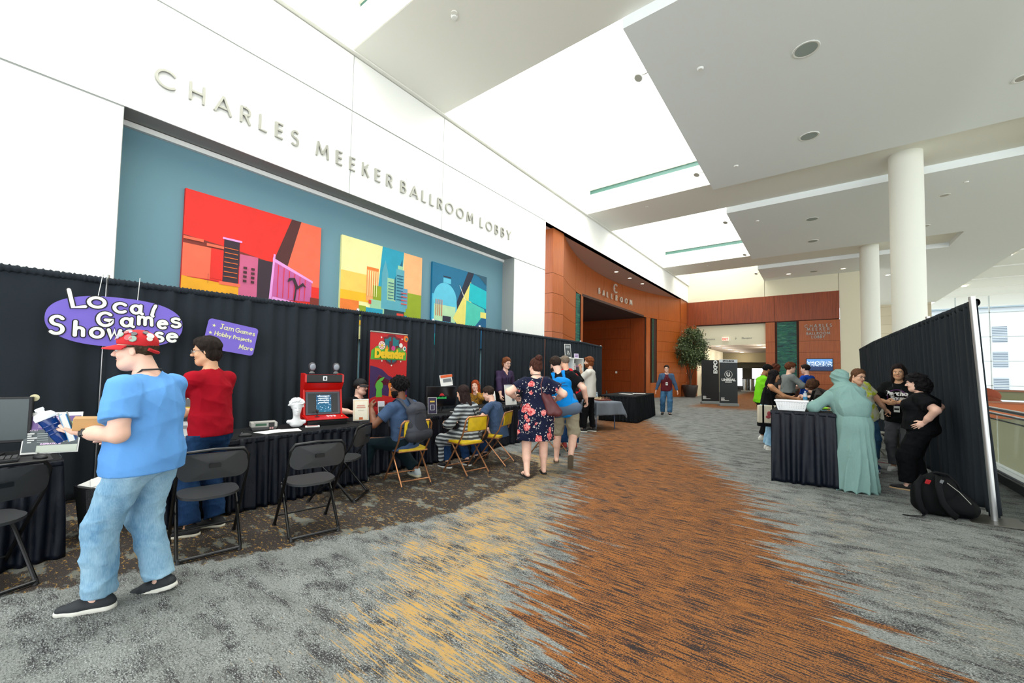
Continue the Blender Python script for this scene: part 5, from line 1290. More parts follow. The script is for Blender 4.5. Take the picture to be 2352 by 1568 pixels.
        cm = mat(hat, hcol, .8, bump=.2, bscale=400); co = g.build('cap', cm, T, smooth=180)
        br = MB(); up_ = rim; dn = rim-hu*.006; A_ = np.concatenate([up_, dn[::-1]], 0); br.grid(A_, 0); br.add([A_[0][i] for i in range(15)]+[A_[3][i] for i in range(15)], [(i, i+1, 16+i, 15+i) for i in range(14)])
        br.build('brim', mat(hat+'_brim', (30, 30, 34) if hat == 'cap_black' else (190, 26, 34), .8), co, smooth=60)
        T_cap = co
    else: co = None
    # clothes
    def sleeve(f, a, e, wr, L, t, tw, cuff):
        if L <= 0: return
        if L <= 1:
            e2 = a+(e-a)*L; n_ = nrm(e-a); f.cone(a, e2+n_*.05, .056*aw+t, .050*aw+t+tw, .03, None, [(e2, n_)])
        else:
            w2 = e+(wr-e)*(L-1); n_ = nrm(wr-e); f.cone(a, e, .058*aw+t, .047*aw+t+tw*.4, .03); f.cone(e, w2+n_*.05, .047*aw+t+tw*.4, .034*aw+t+tw*.3, .02, None, [(w2, n_)])
    def legs(f, L, t, r0, r1, r2):
        for (a, b, c) in ((Lh, Lk, La), (Rh, Rk, Ra)):
            if L <= 1:
                b2 = a+(b-a)*L; n_ = nrm(b-a); f.cone(a, b2+n_*.06, .088*lw_+t, .066*lw_+t+r1, .04, None, [(b2, n_)])
            else:
                c2 = b+(c-b)*(L-1); n_ = nrm(c-b); f.cone(a, b, .089*lw_+t, .062*lw_+t+r1, .04); f.cone(b, c2+n_*.05, .062*lw_+t+r1, .044*lw_+t+r2, .03, None, [(c2, n_)])
    if bottom:
        Fp = F(); t = bottom.get('t', .012)
        Fp.ell(p0+up*.01, np.array([.158*w, .118*w+belly*.3, .125])+t*.7, M, .05); Fp.ell(p0-np.array([0, 0, .03])-fw*.03, np.array([.145*w, .105*w, .10])+t, M, .05)
        if belly: Fp.ell(p0+up*.1+fw*belly*.4, np.array([.145*w, .1*w+belly*.5, .1])+t, M, .05)
        legs(Fp, bottom.get('L', 1.93), t, 0, bottom.get('r1', .006), bottom.get('r2', .012)); Fp.cut.append((p0+up*(min(.115, (top or {}).get('hem', .05)+.02)), up))
        V, Q = Fp.mesh(cv, clipn(t*.4, wrinkle(int(abs(y*77))+1, bottom.get('wr', .0055), bottom.get('fr', 30), 2.0, 6, .67)))
        k_ = MB(); k_.arr(V, Q); po = k_.build(bottom.get('name', 'trousers'), bottom['m'], T, smooth=180)
    if top:
        Ft = F(); t = top.get('t', .014); torso(Ft, t, .05, True); L = top.get('L', .62); tw = top.get('tw', .016)
        sleeve(Ft, Ls, Le, Lw, L, t*.7, tw, 0); sleeve(Ft, Rs, Re, Rw, L, t*.7, tw, 0)
        hem = top.get('hem', -.10)
        Ft.cone(p0+up*.2+fw*belly*.45, p0+up*(hem-.08)+fw*belly*.35, .148*w+t, .163*w+t+top.get('flare', .01), .05, (fw, min(1, .80+belly*2)))
        Ft.cut.append((p0+up*hem, -up)); nr = top.get('neck', .072); nv_ = top.get('vneck', 0)
        Ft.ell(N+up*.035+fw*.02, (nr*(w**.3), nr, .06), M, .012, None, 1)
        if nv_: Ft.cone(N+up*.03+fw*.08, N-up*nv_+fw*.15, .05, .012, .01, None, None, 1)
        V, Q = Ft.mesh(cv, clipn(t*.45, wrinkle(int(abs(x*91))+2, top.get('wr', .006), top.get('fr', 22), .8, 6, .67))); k_ = MB(); k_.arr(V, Q); so = k_.build(top.get('name', 't_shirt'), top['m'], T, smooth=180)
    else: so = None
    if shoes and not barefoot:
        up_m = mat('shoe_%d_%d_%d' % tuple(shoes[0]), shoes[0], .75, bump=.2, bscale=300); so_m = mat('sole_%d_%d_%d' % tuple(shoes[1]), shoes[1], .6)
        for (c, fm, o) in feet:
            Fs = F(); f_, u_ = fm[:, 1], fm[:, 2]
            Fs.cone(o-f_*.045-u_*.002, o+f_*.09-u_*.006, .040, .043, .03, (u_, .85)); Fs.cone(o+f_*.09-u_*.006, o+f_*.165-u_*.012, .043, .034, .03, (u_, .72)); Fs.cone(o-f_*.025+u_*.02, c+u_*.005-f_*.008, .040, .041, .02); Fs.cut = [(o-u_*.026, -u_), (c+u_*.02, u_)]
            V, Q = Fs.mesh(min(cv, .009)); k_ = MB(); k_.arr(V, Q); sh = k_.build('shoe', up_m, T, smooth=180)
            Fs = F(); Fs.cone(o-f_*.045-u_*.03, o+f_*.09-u_*.03, .043, .046, .02); Fs.cone(o+f_*.09-u_*.03, o+f_*.17-u_*.028, .046, .034, .02); th = shoes[2] if len(shoes) > 2 else .024
            Fs.cut = [(o-u_*(.043), -u_), (o-u_*(.043-th), u_)]
            V, Q = Fs.mesh(min(cv, .008)); k_ = MB(); k_.arr(V, Q); k_.build('sole', so_m, sh, smooth=50)
    J = dict(T=T, p0=p0, M=M, rt=rt, fw=fw, up=up, N=N, Ls=Ls, Rs=Rs, Le=Le, Re=Re, Lw=Lw, Rw=Rw, Lh=Lh, Rh=Rh, Lk=Lk, Rk=Rk, La=La, Ra=Ra, hp=hp, Hm=Hm, HC=HC, cap=co, shirt=so, s=s, ang=ang-PI/2, x=x, y=y, cv=cv, feet=feet, w=w, belly=belly)
    return J
def wp(J, p):
    """local body point to world"""
    p = np.array(p, float)*J['s']; c, s_ = math.cos(J['ang']), math.sin(J['ang']); return np.array([J['x']+c*p[0]-s_*p[1], J['y']+s_*p[0]+c*p[1], p[2]])
def lanyard(J, c=(30, 30, 34), badge=True, drop=.33, back=False):
    N, fw, rt, up, w = J['N'], J['fw'], J['rt'], J['up'], J['w']; g = MB(); f = (.125+.0)*w+.02+J['belly']*.5; 
    P = [N+up*.05-fw*.072, N+up*.045-rt*.068-fw*.01, N-up*.03-rt*.065+fw*.085, N-up*.14-rt*.04+fw*(f+.01), N-up*drop+fw*(f+.018), N-up*.14+rt*.04+fw*(f+.01), N-up*.03+rt*.065+fw*.085, N+up*.045+rt*.068-fw*.01]
    g.tube(P, .006, 6, closed=True); o = g.build('lanyard', mat('lanyard_%d%d%d' % c, c, .6), J['T'])
    if badge:
        b = MB(); b.box(N-up*(drop+.06)+fw*(f+.03), (.07, .006, .1), J['M'], 0); b.box(N-up*(drop+.06)+fw*(f+.0335), (.06, .002, .03), J['M'], 1); b.build('name_badge', [m_cardw, m_ink], o, smooth=0)
def skirt(J, pts, m, name, wr=.006, seed=1, cuts=None, fr=24, k=.05, h=None, op=None):
    f = F()
    for a, b, ra, rb, fl in pts: f.cone(a, b, ra, rb, k, (J['fw'], fl))
    if cuts: f.cut = cuts
    V, Q = f.mesh(h or J['cv'], wrinkle(seed, wr, fr, .15)); g = MB(); g.arr(V, Q); return g.build(name, m, J['T'], smooth=180)
# ------------------------------------------------------------------ clothes materials
def denim(name, a, b_):
    b = NB(name, .9, .15); v = b.map((1, 1, .12)); n = b.noise(v, 220, 3, .6); w = b.noise(b.map((1, 1, .6)), 7, 4, .6)
    f = b.math('ADD', b.math('MULTIPLY', n, .35), b.math('MULTIPLY', w, .75))
    b.color(b.mix(b.step(f, .38, .72), rgb(*a), rgb(*b_))); b.bump(b.math('ADD', b.noise(b.tc, 700, 2), b.math('MULTIPLY', w, 1.5)), .35, .012); return b.m
m_jl = denim('light_denim', (104, 150, 186), (170, 206, 226)); m_jd = denim('dark_denim', (14, 34, 66), (34, 66, 104)); m_jm = denim('mid_denim', (44, 84, 122), (84, 128, 164))
m_blue = cloth_mat('blue_heather_jersey', (102, 162, 228), .9, 800, wr=8); m_red = cloth_mat('red_jersey', (158, 10, 30), .9, 800, wr=9); m_blkc = cloth_mat('black_jersey', (14, 15, 18), .9, 800, wr=9)
m_slate = cloth_mat('slate_blue_jersey', (62, 82, 112), .9, 800, wr=9); m_blkp = cloth_mat('black_trouser_cloth', (14, 15, 18), .9, 700, wr=12); m_navy = cloth_mat('dark_green_trousers', (14, 30, 36), .9, 700, wr=12)
m_plum = cloth_mat('plum_knit', (62, 48, 76), .9, 500, wr=9); m_khaki = cloth_mat('khaki_cotton', (160, 154, 132), .9, 700, wr=12); m_offw = cloth_mat('off_white_jersey', (212, 210, 202), .9, 800, wr=8)
m_lime = cloth_mat('lime_jersey', (118, 206, 30), .85, 800, wr=9); m_teal = cloth_mat('sage_teal_crepe', (126, 160, 154), .85, 900, bump=.5, wr=16); m_gsh = cloth_mat('grey_shirt_cotton', (118, 124, 124), .9, 800, wr=9)
m_csh = cloth_mat('charcoal_corduroy', (62, 58, 56), .9, 500, wr=9); m_jk = cloth_mat('blue_chambray', (66, 88, 116), .9, 600, wr=10); m_mar = cloth_mat('maroon_cotton', (92, 30, 38), .9, 600, wr=10); m_gj = cloth_mat('grey_denim', (86, 88, 92), .9, 600, wr=14)
m_wht = cloth_mat('pale_grey_top', (170, 172, 172), .9, 600, wr=9)
b = NB('tie_dye', .9, .2); n = b.noise(b.tc, 9, 3, .6); b.color(b.mix(b.step(n, .5, .6), rgb(208, 208, 186), rgb(196, 206, 60))); m_tie = b.m
b = NB('striped_knit', .9, .2); x_, y_, z_ = b.sep(b.tc)[0:3]; w_ = b.math('FRACT', b.math('MULTIPLY', b.math('ADD', z_, b.math('MULTIPLY', b.noise(b.tc, 4), .03)), 17.0))
b.color(b.mix(b.step(w_, .5, .56), rgb(62, 66, 70), rgb(168, 174, 176))); b.bump(b.noise(b.tc, 500), .3); m_stripe = b.m
b = NB('mustard_floral', .9, .2); n = b.noise(b.tc, 60, 2); b.color(b.mix(b.step(n, .5, .56), rgb(170, 120, 30), rgb(70, 60, 44))); m_must = b.m
b = NB('rose_print_jersey', .85, .25)
def vor(sc, feat='F1', rnd=1.0, out=0, src=None): return b.n('ShaderNodeTexVoronoi', out, {'Vector': src or b.tc, 'Scale': sc, 'Randomness': rnd}, feature=feat)
wv = b.n('ShaderNodeVectorMath', 0, {0: b.tc, 1: b.n('ShaderNodeVectorMath', 0, {0: b.n('ShaderNodeTexNoise', 1, {'Vector': b.tc, 'Scale': 22.0, 'Detail': 2.0}), 1: (.05, .05, .05)}, operation='MULTIPLY')}, operation='ADD')
d1 = vor(6.5, src=wv); petals = b.noise(wv, 38, 3, .6); leaf = vor(30, src=wv)
c = b.mix(b.math('MULTIPLY', b.step(d1, .66, .60), b.step(leaf, .30, .26)), rgb(10, 18, 46), rgb(214, 204, 196))
c = b.mix(b.math('MULTIPLY', b.step(d1, .62, .58), b.math('MULTIPLY', b.step(leaf, .2, .17), b.step(petals, .5, .52))), c, rgb(30, 120, 120))
rose = b.mix(b.step(petals, .40, .60), rgb(176, 36, 50), rgb(236, 150, 144)); c = b.mix(b.step(b.math('ADD', d1, b.math('MULTIPLY', petals, .12)), .42, .40), c, rose)
b.color(c); m_rose = b.m

# ------------------------------------------------------------------ worn and carried things
def at_body(J, name, p, label, cat, group=None):
    t = thing(name, tuple(wp(J, p)), label, cat, J['ang'], group); t.scale = (J['s'],)*3; return t
def backpack(J, label, col, col2, w=.30, h=.46, d=.17, drop=.25, off=.02, accent=None, straps=True, tri=False):
    N, fw, up, rt, M = J['N'], J['fw'], J['up'], J['rt'], J['M']; c = N-up*drop-fw*(.115*J['w']+.02+d*.5+off)
    t = at_body(J, 'backpack', c, label, 'backpack'); m1 = mat('pack_%d_%d_%d' % col, col, .7, spec=.15, bump=.3, bscale=500); m2 = mat('pack_%d_%d_%d' % col2, col2, .7, spec=.15, bump=.3, bscale=500)
    O = lambda a, b_, e: rt*a+fw*b_+up*e
    f = F(); f.cone(O(0, 0, -h*.30), O(0, .01, h*.22), w*.5, w*.42, .03, (fw, d/w)); f.ell(O(0, 0, -h*.36), (w*.5, d*.5, h*.13), M, .04); f.cone(O(-w*.24, 0, h*.28), O(w*.24, 0, h*.28), d*.40, d*.40, .04); f.cone(O(-w*.32, 0, -h*.3), O(w*.32, 0, -h*.3), d*.44, d*.44, .04)
    V, Q = f.mesh(J['cv'], wrinkle(9, .004, 26)); g = MB(); g.arr(V, Q); g.build('pack_body', m1, t, smooth=180)
    f = F(); f.cone(O(0, -d*.36, -h*.24), O(0, -d*.34, h*.0), w*.36, w*.32, .03, (fw, .3)); V, Q = f.mesh(J['cv'], wrinkle(4, .003, 26)); g = MB(); g.arr(V, Q); g.build('front_pocket', m1 if tri else m2, t, smooth=180)
    f = F(); f.cone(O(-w*.36, -.01, -h*.42), O(w*.36, -.01, -h*.42), d*.54, d*.54, .02, (up, .85)); V, Q = f.mesh(J['cv']); g = MB(); g.arr(V, Q); g.build('pack_base', m2, t, smooth=180)
    for sg in (-1, 1):
        f = F(); f.cone(O(sg*w*.46, 0, -h*.34), O(sg*w*.45, 0, -h*.12), d*.32, d*.26, .02, (rt, .5)); V, Q = f.mesh(J['cv']); g = MB(); g.arr(V, Q); g.build('side_pocket', m2, t, smooth=180)
    g = MB(); g.tube([O(-.05, -.02, h*.40), O(-.04, -.02, h*.46), O(.04, -.02, h*.46), O(.05, -.02, h*.40)], .009, 8); g.build('grab_handle', m2, t)
    for k in (.16, .24):
        g = MB(); g.tube([O(w*.34*math.sin(a), -d*.42*math.cos(a)-.012, h*k+.02*math.cos(a)) for a in np.linspace(-1.2, 1.2, 9)], .004, 6); g.build('zip', m_dark, t)
    if tri:
        g = MB(); g.prism([(-.035, .03), (.035, .03), (0, -.04)], O(0, -d*.5-.022, -.0), rt, up, -fw*.006); g.build('patch', m2, t, smooth=0)
        g = MB(); g.tube([O(.014*math.cos(a), -d*.5-.026, -.065+.022*math.sin(a)) for a in np.linspace(0, 6.28, 12, endpoint=False)], .003, 6, closed=True); g.build('clip', m_dark, t)
    if straps:
        for sg in (-1, 1):
            sh = (J['Ls'] if sg < 0 else J['Rs'])*.45+N*.55-c; w_ = J['w']
            P = [O(sg*.07, d*.4, h*.30), sh-fw*.07+up*.045, sh+up*.075+fw*.0, sh+fw*.075+up*.03, sh+fw*(.125*w_+.03+J['belly'])-up*.12+rt*sg*.03, sh+fw*.09-up*.26+rt*sg*.06, O(sg*w*.45, d*.3, -h*.2)]
            Q_ = []
            for i in range(len(P)-1):
                for q in range(4): Q_.append(P[i]*(1-q/4)+P[i+1]*q/4)
            g = MB(); g.tube(Q_, .03, 8, flat=(fw*.5+up, .22)); g.build('strap', m1 if accent is None else mat('strap_%d' % accent[0], accent, .7), t, smooth=180)
    return t
def flipflop(J, col):
    for (c, fm, o) in J['feet']:
        f = F(); f.cone(o-fm[:, 1]*.045-fm[:, 2]*.035, o+fm[:, 1]*.15-fm[:, 2]*.035, .044, .042, .01); f.cut = [(o-fm[:, 2]*.044, -fm[:, 2]), (o-fm[:, 2]*.028, fm[:, 2])]
        V, Q = f.mesh(.007); g = MB(); g.arr(V, Q); m = mat('rubber_%d_%d_%d' % col, col, .8); s_ = g.build('sandal', m, J['T'], smooth=50)
        g = MB(); a = o+fm[:, 1]*.12-fm[:, 2]*.02
        for sg in (-1, 1): g.tube([a, o+fm[:, 1]*.07+fm[:, 2]*.006+fm[:, 0]*sg*.03, o+fm[:, 1]*.0-fm[:, 2]*.02+fm[:, 0]*sg*.042], .005, 6)
        g.build('thong_strap', m, s_)

# 1 man in the blue shirt
J = person(-3.425, .675, 50, 1.725, 'person in a badge-covered red cap, blue T-shirt and light jeans carrying a blue bottle', 'fair', w=1.24, belly=.035, pel=(-.02, .0, .92), lean=(1, 0), head=(26, -2, 0), neck=.05,
           LH=(-.24, .20, 1.09), RH=(.12, .30, 1.02), EL=(-.3, -1, -.6), ER=(.7, -.9, -.3), LF=(-.12, .155, 0, 20), RF=(.10, -.03, .0, 5, 14), KL=(-.1, .6, .1), hair=('short', (66, 52, 40)), top=dict(m=m_blue, L=.72, tw=.026, hem=-.10, t=.016, wr=.006, fr=26, flare=.012),
           bottom=dict(m=m_jl, L=1.985, t=.004, r1=.008, r2=.022, wr=.0055, fr=34), shoes=((38, 42, 46), (222, 220, 210), .03), hat='cap_red', lcurl=(.2, .55, .6, .65), rcurl=.5, mouth=1, lpalm=(.3, .1, 1))
hp = J['hp']; rg = random.Random(4); bm_ = [mat('pin_%d' % i, c, .3) for i, c in enumerate([(225, 222, 214), (206, 90, 96), (186, 180, 214), (150, 176, 160), (60, 60, 64), (214, 190, 160)])]
for i in range(17):
    az = rg.uniform(.15, 2.9)*(1 if i % 5 else -1); el = rg.uniform(.12, .95); r_ = rg.choice([.010, .013, .016, .021]); d_ = np.array([-math.sin(az)*math.cos(el)*.089, math.cos(az)*math.cos(el)*.106-.014, .052+math.sin(el)*.086])
    n_ = nrm(np.array([d_[0]/.089**2, (d_[1]+.014)/.106**2, (d_[2]-.052)/.086**2])); nw = J['Hm']@n_; pw = hp(*d_)+nw*.002
    g = MB(); g.cyl(pw, pw+nw*.005, r_, r_*.92, 16); g.build('pin_badge', bm_[i % 6], J['cap'])
g = MB(); g.tube([hp(.0, -.115, -.01), hp(-.04, -.108, -.005), hp(-.07, -.085, .01)], .011, 6, flat=(J['Hm'][:, 2], 1.0)); g.build('cap_strap', mat('cap_red', (196, 26, 34)), J['cap'])
wr_, e_ = J['Lw'], J['Le']; d_ = nrm(wr_-e_); q = wr_-d_*.035
g = MB(); g.cyl(q-d_*.014, q+d_*.014, .0345, n=20); wa = g.build('watch', mat('watch_band', (24, 26, 32), .5), J['T'])
o_ = nrm(np.array([-1, -.35, .25])-d_*0); g = MB(); u_ = nrm(np.cross(d_, o_)); g.box(q+o_*.036, (.036, .012, .042), np.stack([d_, o_, u_], 1)); g.build('watch_face', mat('watch_glass', (12, 12, 14), .1), wa, bevel=.004)
lanyard(J, (30, 30, 30), False)
HERO = J
# 2 man in the red shirt
J = person(-4.40, 1.27, 42, 1.745, 'person in a red T-shirt, dark jeans and glasses leaning toward the exhibit table', 'olive', w=.97, pel=(0, -.02, .93), lean=(3, 0), head=(42, -6, 4), LH=(-.02, .40, 1.05), RH=(.14, .38, 1.04), EL=(-.9, -.5, -.6), ER=(1, -.6, -.3),
           LF=(-.13, .02, 0, 34), RF=(.10, .0, 0, 20), hair=('wavy', (34, 26, 22)), glasses=(90, 90, 92), top=dict(m=m_red, L=.68, hem=-.08, t=.016, wr=.008), bottom=dict(m=m_jd, L=1.96, r1=.012, r2=.026, wr=.008), shoes=((24, 24, 26), (205, 198, 180)), mouth=1, lcurl=.6, rcurl=.6)
b_ = MB(); b_.box((-.20, -.13, .60), (.10, .006, .075), rotm(.2, 0, 0)); bo = b_.build('name_badge', m_cardw, J['T'], smooth=0); b_ = MB(); b_.box((-.20, -.1335, .60), (.06, .004, .008), rotm(.2, 0, 0)); b_.build('badge_text', m_ink, bo, smooth=0)
# 3 seated man, black cap
J = person(-5.90, 3.66, -128, 1.76, 'seated person in a black cap, glasses and black T-shirt left of the red banner', 'fair', w=1.22, belly=.03, pel=(0, 0, .50), lean=(3, 0), head=(10, 0, 0), LH=(-.20, .38, .80), RH=(.34, .20, .80), EL=(-1, -.3, -.3), ER=(1, -.3, -.3),
           LF=(-.14, .30, 0, 5), RF=(.14, .30, 0, -5), hair=('short', (40, 30, 24)), glasses=(20, 20, 20), hat='cap_black', top=dict(m=m_blkc, L=.75, tw=.02), bottom=dict(m=m_blkp), mouth=2)
# 4 seated man with grey backpack
J = person(-4.30, 3.40, 10, 1.80, 'seated person with short black curls, slate T-shirt and grey backpack on a yellow chair', 'dark', w=1.05, pel=(0, .02, .52), lean=(6, -3), head=(22, -4, 0), LH=(-.28, .34, .93), RH=(.26, .32, .84), EL=(-.6, -.2, -1), ER=(1, 0, -.6), world=186,
           LF=(-.26, .50, 0, 20), RF=(.30, .10, 0, -14), KL=(-.1, 1, .6), hair=('locs', (16, 14, 15)), beard=1, top=dict(m=m_slate, L=.62), bottom=dict(m=m_navy, L=1.92, t=.016, r2=.012), shoes=((178, 186, 186), (196, 192, 166), .036), lcurl=.5)
backpack(J, 'slouchy grey backpack with orange tag worn by the seated man in slate T-shirt', (62, 64, 72), (50, 52, 58), w=.31, h=.44, drop=.24)
# 5 seated girl in striped cardigan
J = person(-4.09, 4.42, 10, 1.62, 'seated person with long dark hair and a grey striped hooded cardigan on a yellow chair', 'light', w=.95, fem=.7, pel=(0, .02, .55), lean=(10, -2), head=(12, -12, 0), LH=(-.22, .38, .70), RH=(.2, .40, .74), EL=(-.8, -.1, -.9), ER=(.8, 0, -.8), world=180,
           LF=(-.12, .40, 0, 6), RF=(.22, .28, 0, -5), hair=('long', (40, 28, 26)), top=dict(m=m_stripe, L=1.85, hem=-.13, t=.026, flare=.03, name='cardigan', wr=.008), bottom=dict(m=m_jd, L=1.9), shoes=((20, 21, 26), (215, 215, 212), .03))
skirt(J, [(J['Lh']+J['up']*.05-J['rt']*.03, J['Lk']-J['rt']*.06+J['fw']*.02-np.array([0, 0, .05]), .13, .10, .9), (J['Lk']-J['rt']*.06-np.array([0, 0, .02]), J['Lk']-J['rt']*.10-J['fw']*.02-np.array([0, 0, .34]), .085, .05, .5)], m_stripe, 'cardigan_tail', .008)
g = MB(); N = J['N']; P = [N+J['up']*.03+J['rt']*.05, N-J['up']*.1-J['fw']*.135-J['rt']*.0, N-J['up']*.34-J['fw']*.15+J['rt']*.08, N-J['up']*.5-J['fw']*.12+J['rt']*.2]; g.tube(P, .009, 6, flat=(J['up'], .5)); t = at_body(J, 'shoulder_bag', (0, 0, 0), 'small black shoulder bag hanging behind the girl in the striped cardigan', 'bag')
g.build('strap', mat('black_leather', (22, 20, 20), .35), t); f = F(); c = N-J['up']*.52-J['fw']*.14+J['rt']*.14; f.ell(c, (.12, .06, .09), None, .02); V, Q = f.mesh(.01, wrinkle(3, .006, 40)); g = MB(); g.arr(V, Q); g.build('bag_body', MATS['black_leather'], t, smooth=180)
# 6 seated boy
J = person(-4.10, 5.12, 10, 1.60, 'seated person with short brown hair and plain slate blue T-shirt on the third yellow chair', 'fair', w=1.04, pel=(0, .03, .55), lean=(16, 0), head=(6, -16, 0), LH=(-.26, .40, .84), RH=(.24, .42, .84), EL=(-1, -.1, -.8), ER=(1, 0, -.8), world=192,
           LF=(-.14, .40, 0, 6), RF=(.16, .40, 0, -5), hair=('short', (50, 38, 32)), top=dict(m=m_slate, L=.66, hem=-.13, t=.018, wr=.008), bottom=dict(m=m_jd, L=1.9), shoes=((24, 24, 26), (30, 30, 32)))
# 7 red-haired woman
J = person(-5.95, 6.56, 176, 1.66, 'seated person with red hair and mustard patterned top resting her chin on her hand', 'fair', w=.92, fem=.8, pel=(0, 0, .53), lean=(12, 0), head=(-14, 2, 6), LH=(-.02, .21, 1.07), RH=(.20, .34, .80), EL=(-1, 0, -1), ER=(1, -.2, -.5),
           LF=(-.12, .30, 0, 6), RF=(.12, .30, 0, -5), hair=('long', (150, 62, 26)), top=dict(m=m_must, L=1.7, t=.014), bottom=dict(m=m_blkp), mouth=0, lcurl=.5, ldir=(.2, -.1, 1), lpalm=(.9, -.4, 0))
# 8 purple man
J = person(-5.90, 7.42, -140, 1.80, 'standing person in a plum cardigan and lanyard behind the table, hands on the tabletop', 'fair', w=1.0, pel=(0, 0, .93), lean=(8, 0), head=(-4, -8, 0), LH=(-.32, .10, .84), RH=(.30, .30, .84), EL=(-1, -.6, .1), ER=(1, -.6, .1),
           hair=('wavy', (112, 66, 40)), glasses=(90, 90, 96), top=dict(m=m_plum, L=1.62, tw=.008, vneck=.12, name='cardigan'), bottom=dict(m=m_blkp), mouth=2, lcurl=.6, rcurl=.6)
lanyard(J, (44, 50, 84))
# 9 floral dress woman
J = person(-3.20, 4.80, 6, 1.70, 'person in a navy rose print dress and black flip-flops, maroon bag on her shoulder', 'fair', w=1.32, fem=1, belly=.03, pel=(0, 0, .92), lean=(0, 0), head=(34, -4, 0), LH=(-.30, .14, 1.12), RH=(.33, .18, 1.10), EL=(-1, -.4, -.5), ER=(1, -.5, -.5),
           LF=(-.13, -.09, 0, 20), RF=(.14, .14, 0, 4), hair=('bun', (70, 42, 34)), top=dict(m=m_rose, L=.62, hem=-.02, t=.016, tw=.02, name='dress_top', neck=.085), shoes=None, lcurl=.5, rcurl=.5)
p0, up = J['p0'], J['up']
skirt(J, [(p0+up*.16, p0-up*.02, .165*1.25, .205*1.25, .8), (p0-up*.02, p0-up*.5, .205*1.25, .285, .85)], m_rose, 'dress_skirt', .014, 3, [(p0-up*.40+np.array([0, 0, .01]), -up)], 22)
flipflop(J, (24, 24, 26)); DR = J
lanyard(J, (30, 30, 34), False)
t = at_body(J, 'shoulder_bag', J['Rs']*.6+J['N']*.4-up*.33-J['fw']*.14+J['rt']*.05, 'maroon leather tote bag hanging behind the elbow of the woman in the rose dress', 'bag'); ml = mat('maroon_leather', (86, 34, 38), .42, bump=.3, bscale=200)
f = F(); f.cone((-.07, .0, .13), (.03, -.03, -.12), .03, .05, .03); f.cone((.02, .02, .11), (.16, -.02, -.11), .03, .05, .04); f.cone((-.05, .0, .10), (.12, -.02, -.12), .035, .055, .05); V, Q = f.mesh(.009, wrinkle(8, .004, 30)); g = MB(); g.arr(V, Q); g.build('bag_body', ml, t, smooth=180)
for k in (-.03, .03):
    g = MB(); g.tube([(-.09, k-.01, .13), (-.10, .03+k, .28), (-.06, .12+k, .385), (-.04, .2+k, .28), (0, .12+k, .12)], .009, 6); g.build('handle', ml, t)
# 10 blue backpack man
J = person(-3.24, 5.62, -4, 1.80, 'person in a black T-shirt and khaki shorts bending forward, blue backpack on his back', 'fair', w=1.19, belly=.03, pel=(.04, .0, .92), lean=(14, -14), head=(36, -14, -8), LH=(-.30, .30, 1.05), RH=(.36, .22, .98), EL=(-1, -.3, -.6), ER=(1, -.6, -.5),
           LF=(-.10, .16, 0, 8), RF=(.14, -.20, .10, 4, 62), hair=('short', (48, 36, 30)), beard=1, top=dict(m=m_blkc, L=.66, hem=-.06, t=.016, tw=.024), bottom=dict(m=m_khaki, L=1.10, r1=.014, t=.010, name='shorts', wr=.006), shoes=None, lcurl=.6, rcurl=.6)
flipflop(J, (92, 80, 62))
backpack(J, 'bright blue and grey backpack on the man in khaki shorts', (0, 128, 208), (88, 104, 124), w=.36, h=.56, d=.2, drop=.39, tri=True, off=.03)
# 11 grey-haired man with red backpack
J = person(-3.84, 6.95, 14, 1.82, 'person with cropped grey hair and black shirt, red backpack, behind the blue backpack', 'light', w=1.12, pel=(0, 0, .93), lean=(6, -8), head=(28, -8, 0), LH=(-.28, .34, 1.0), RH=(.30, .32, 1.0), EL=(-1, -.2, -.8), ER=(1, -.4, -.8),
           hair=('cropped', (120, 106, 92)), top=dict(m=m_blkc, L=.7), bottom=dict(m=m_jd, L=1.96), shoes=((140, 40, 40), (60, 60, 60)))
backpack(J, 'red and black backpack half hidden behind the man with the blue backpack', (190, 14, 26), (24, 24, 28), w=.30, h=.46, d=.2, drop=.28, off=.0)
# 12 white T-shirt man
J = person(-4.50, 9.12, 76, 1.84, 'person in a white T-shirt, black jeans and white-framed glasses by the grey table', 'light', w=.98, pel=(0, 0, .95), lean=(-2, 0), head=(4, -3, 0), LH=(-.06, .44, 1.17), RH=(.10, .25, 1.48), EL=(-.4, -.3, -1), ER=(.6, .2, -1),
           LF=(-.13, .10, 0, 10), RF=(.12, -.06, 0, -6), hair=('wavy', (112, 62, 32)), beard=1, glasses=(225, 225, 225), top=dict(m=m_offw, L=.68, hem=-.13, tw=.024, t=.018, flare=.02), bottom=dict(m=m_blkp, L=1.95, t=.006), shoes=((26, 26, 28), (225, 222, 212), .028), lcurl=.35, rcurl=.7, lpalm=(.4, .1, 1), rdir=(0, .15, 1))
# 13 man walking in blue jacket
J = person(-4.28, 14.75, 182, 1.78, 'person walking toward us in an open chambray jacket, maroon shirt, badge and blue jeans', 'fair', w=1.06, pel=(0, 0, .93), head=(-8, 0, 0), LH=(-.34, .04, .86), RH=(.34, .04, .86), LF=(-.10, .12, 0, 8), RF=(.13, -.10, 0, -8, 6),
           hair=('short', (44, 32, 26)), glasses=(30, 30, 30), top=dict(m=m_mar, L=0), bottom=dict(m=m_jm, L=1.96, r1=.01, r2=.02), shoes=((26, 26, 28), (225, 225, 222)), bodyvox=.013)
ff = F(); N, up, rt, fw, p0 = J['N'], J['up'], J['rt'], J['fw'], J['p0']
ff.ell(p0+up*.15, np.array([.17, .12, .22]), J['M'], .05); ff.ell(p0+up*.34, np.array([.19, .14, .2]), J['M'], .05); ff.cone(J['Ls'], J['Rs'], .075, .075, .04)
for a_, e_, w_ in ((J['Ls'], J['Le'], J['Lw']), (J['Rs'], J['Re'], J['Rw'])): ff.cone(a_, e_, .072, .062, .03); ff.cone(e_, w_-nrm(w_-e_)*.02, .062, .045, .02)
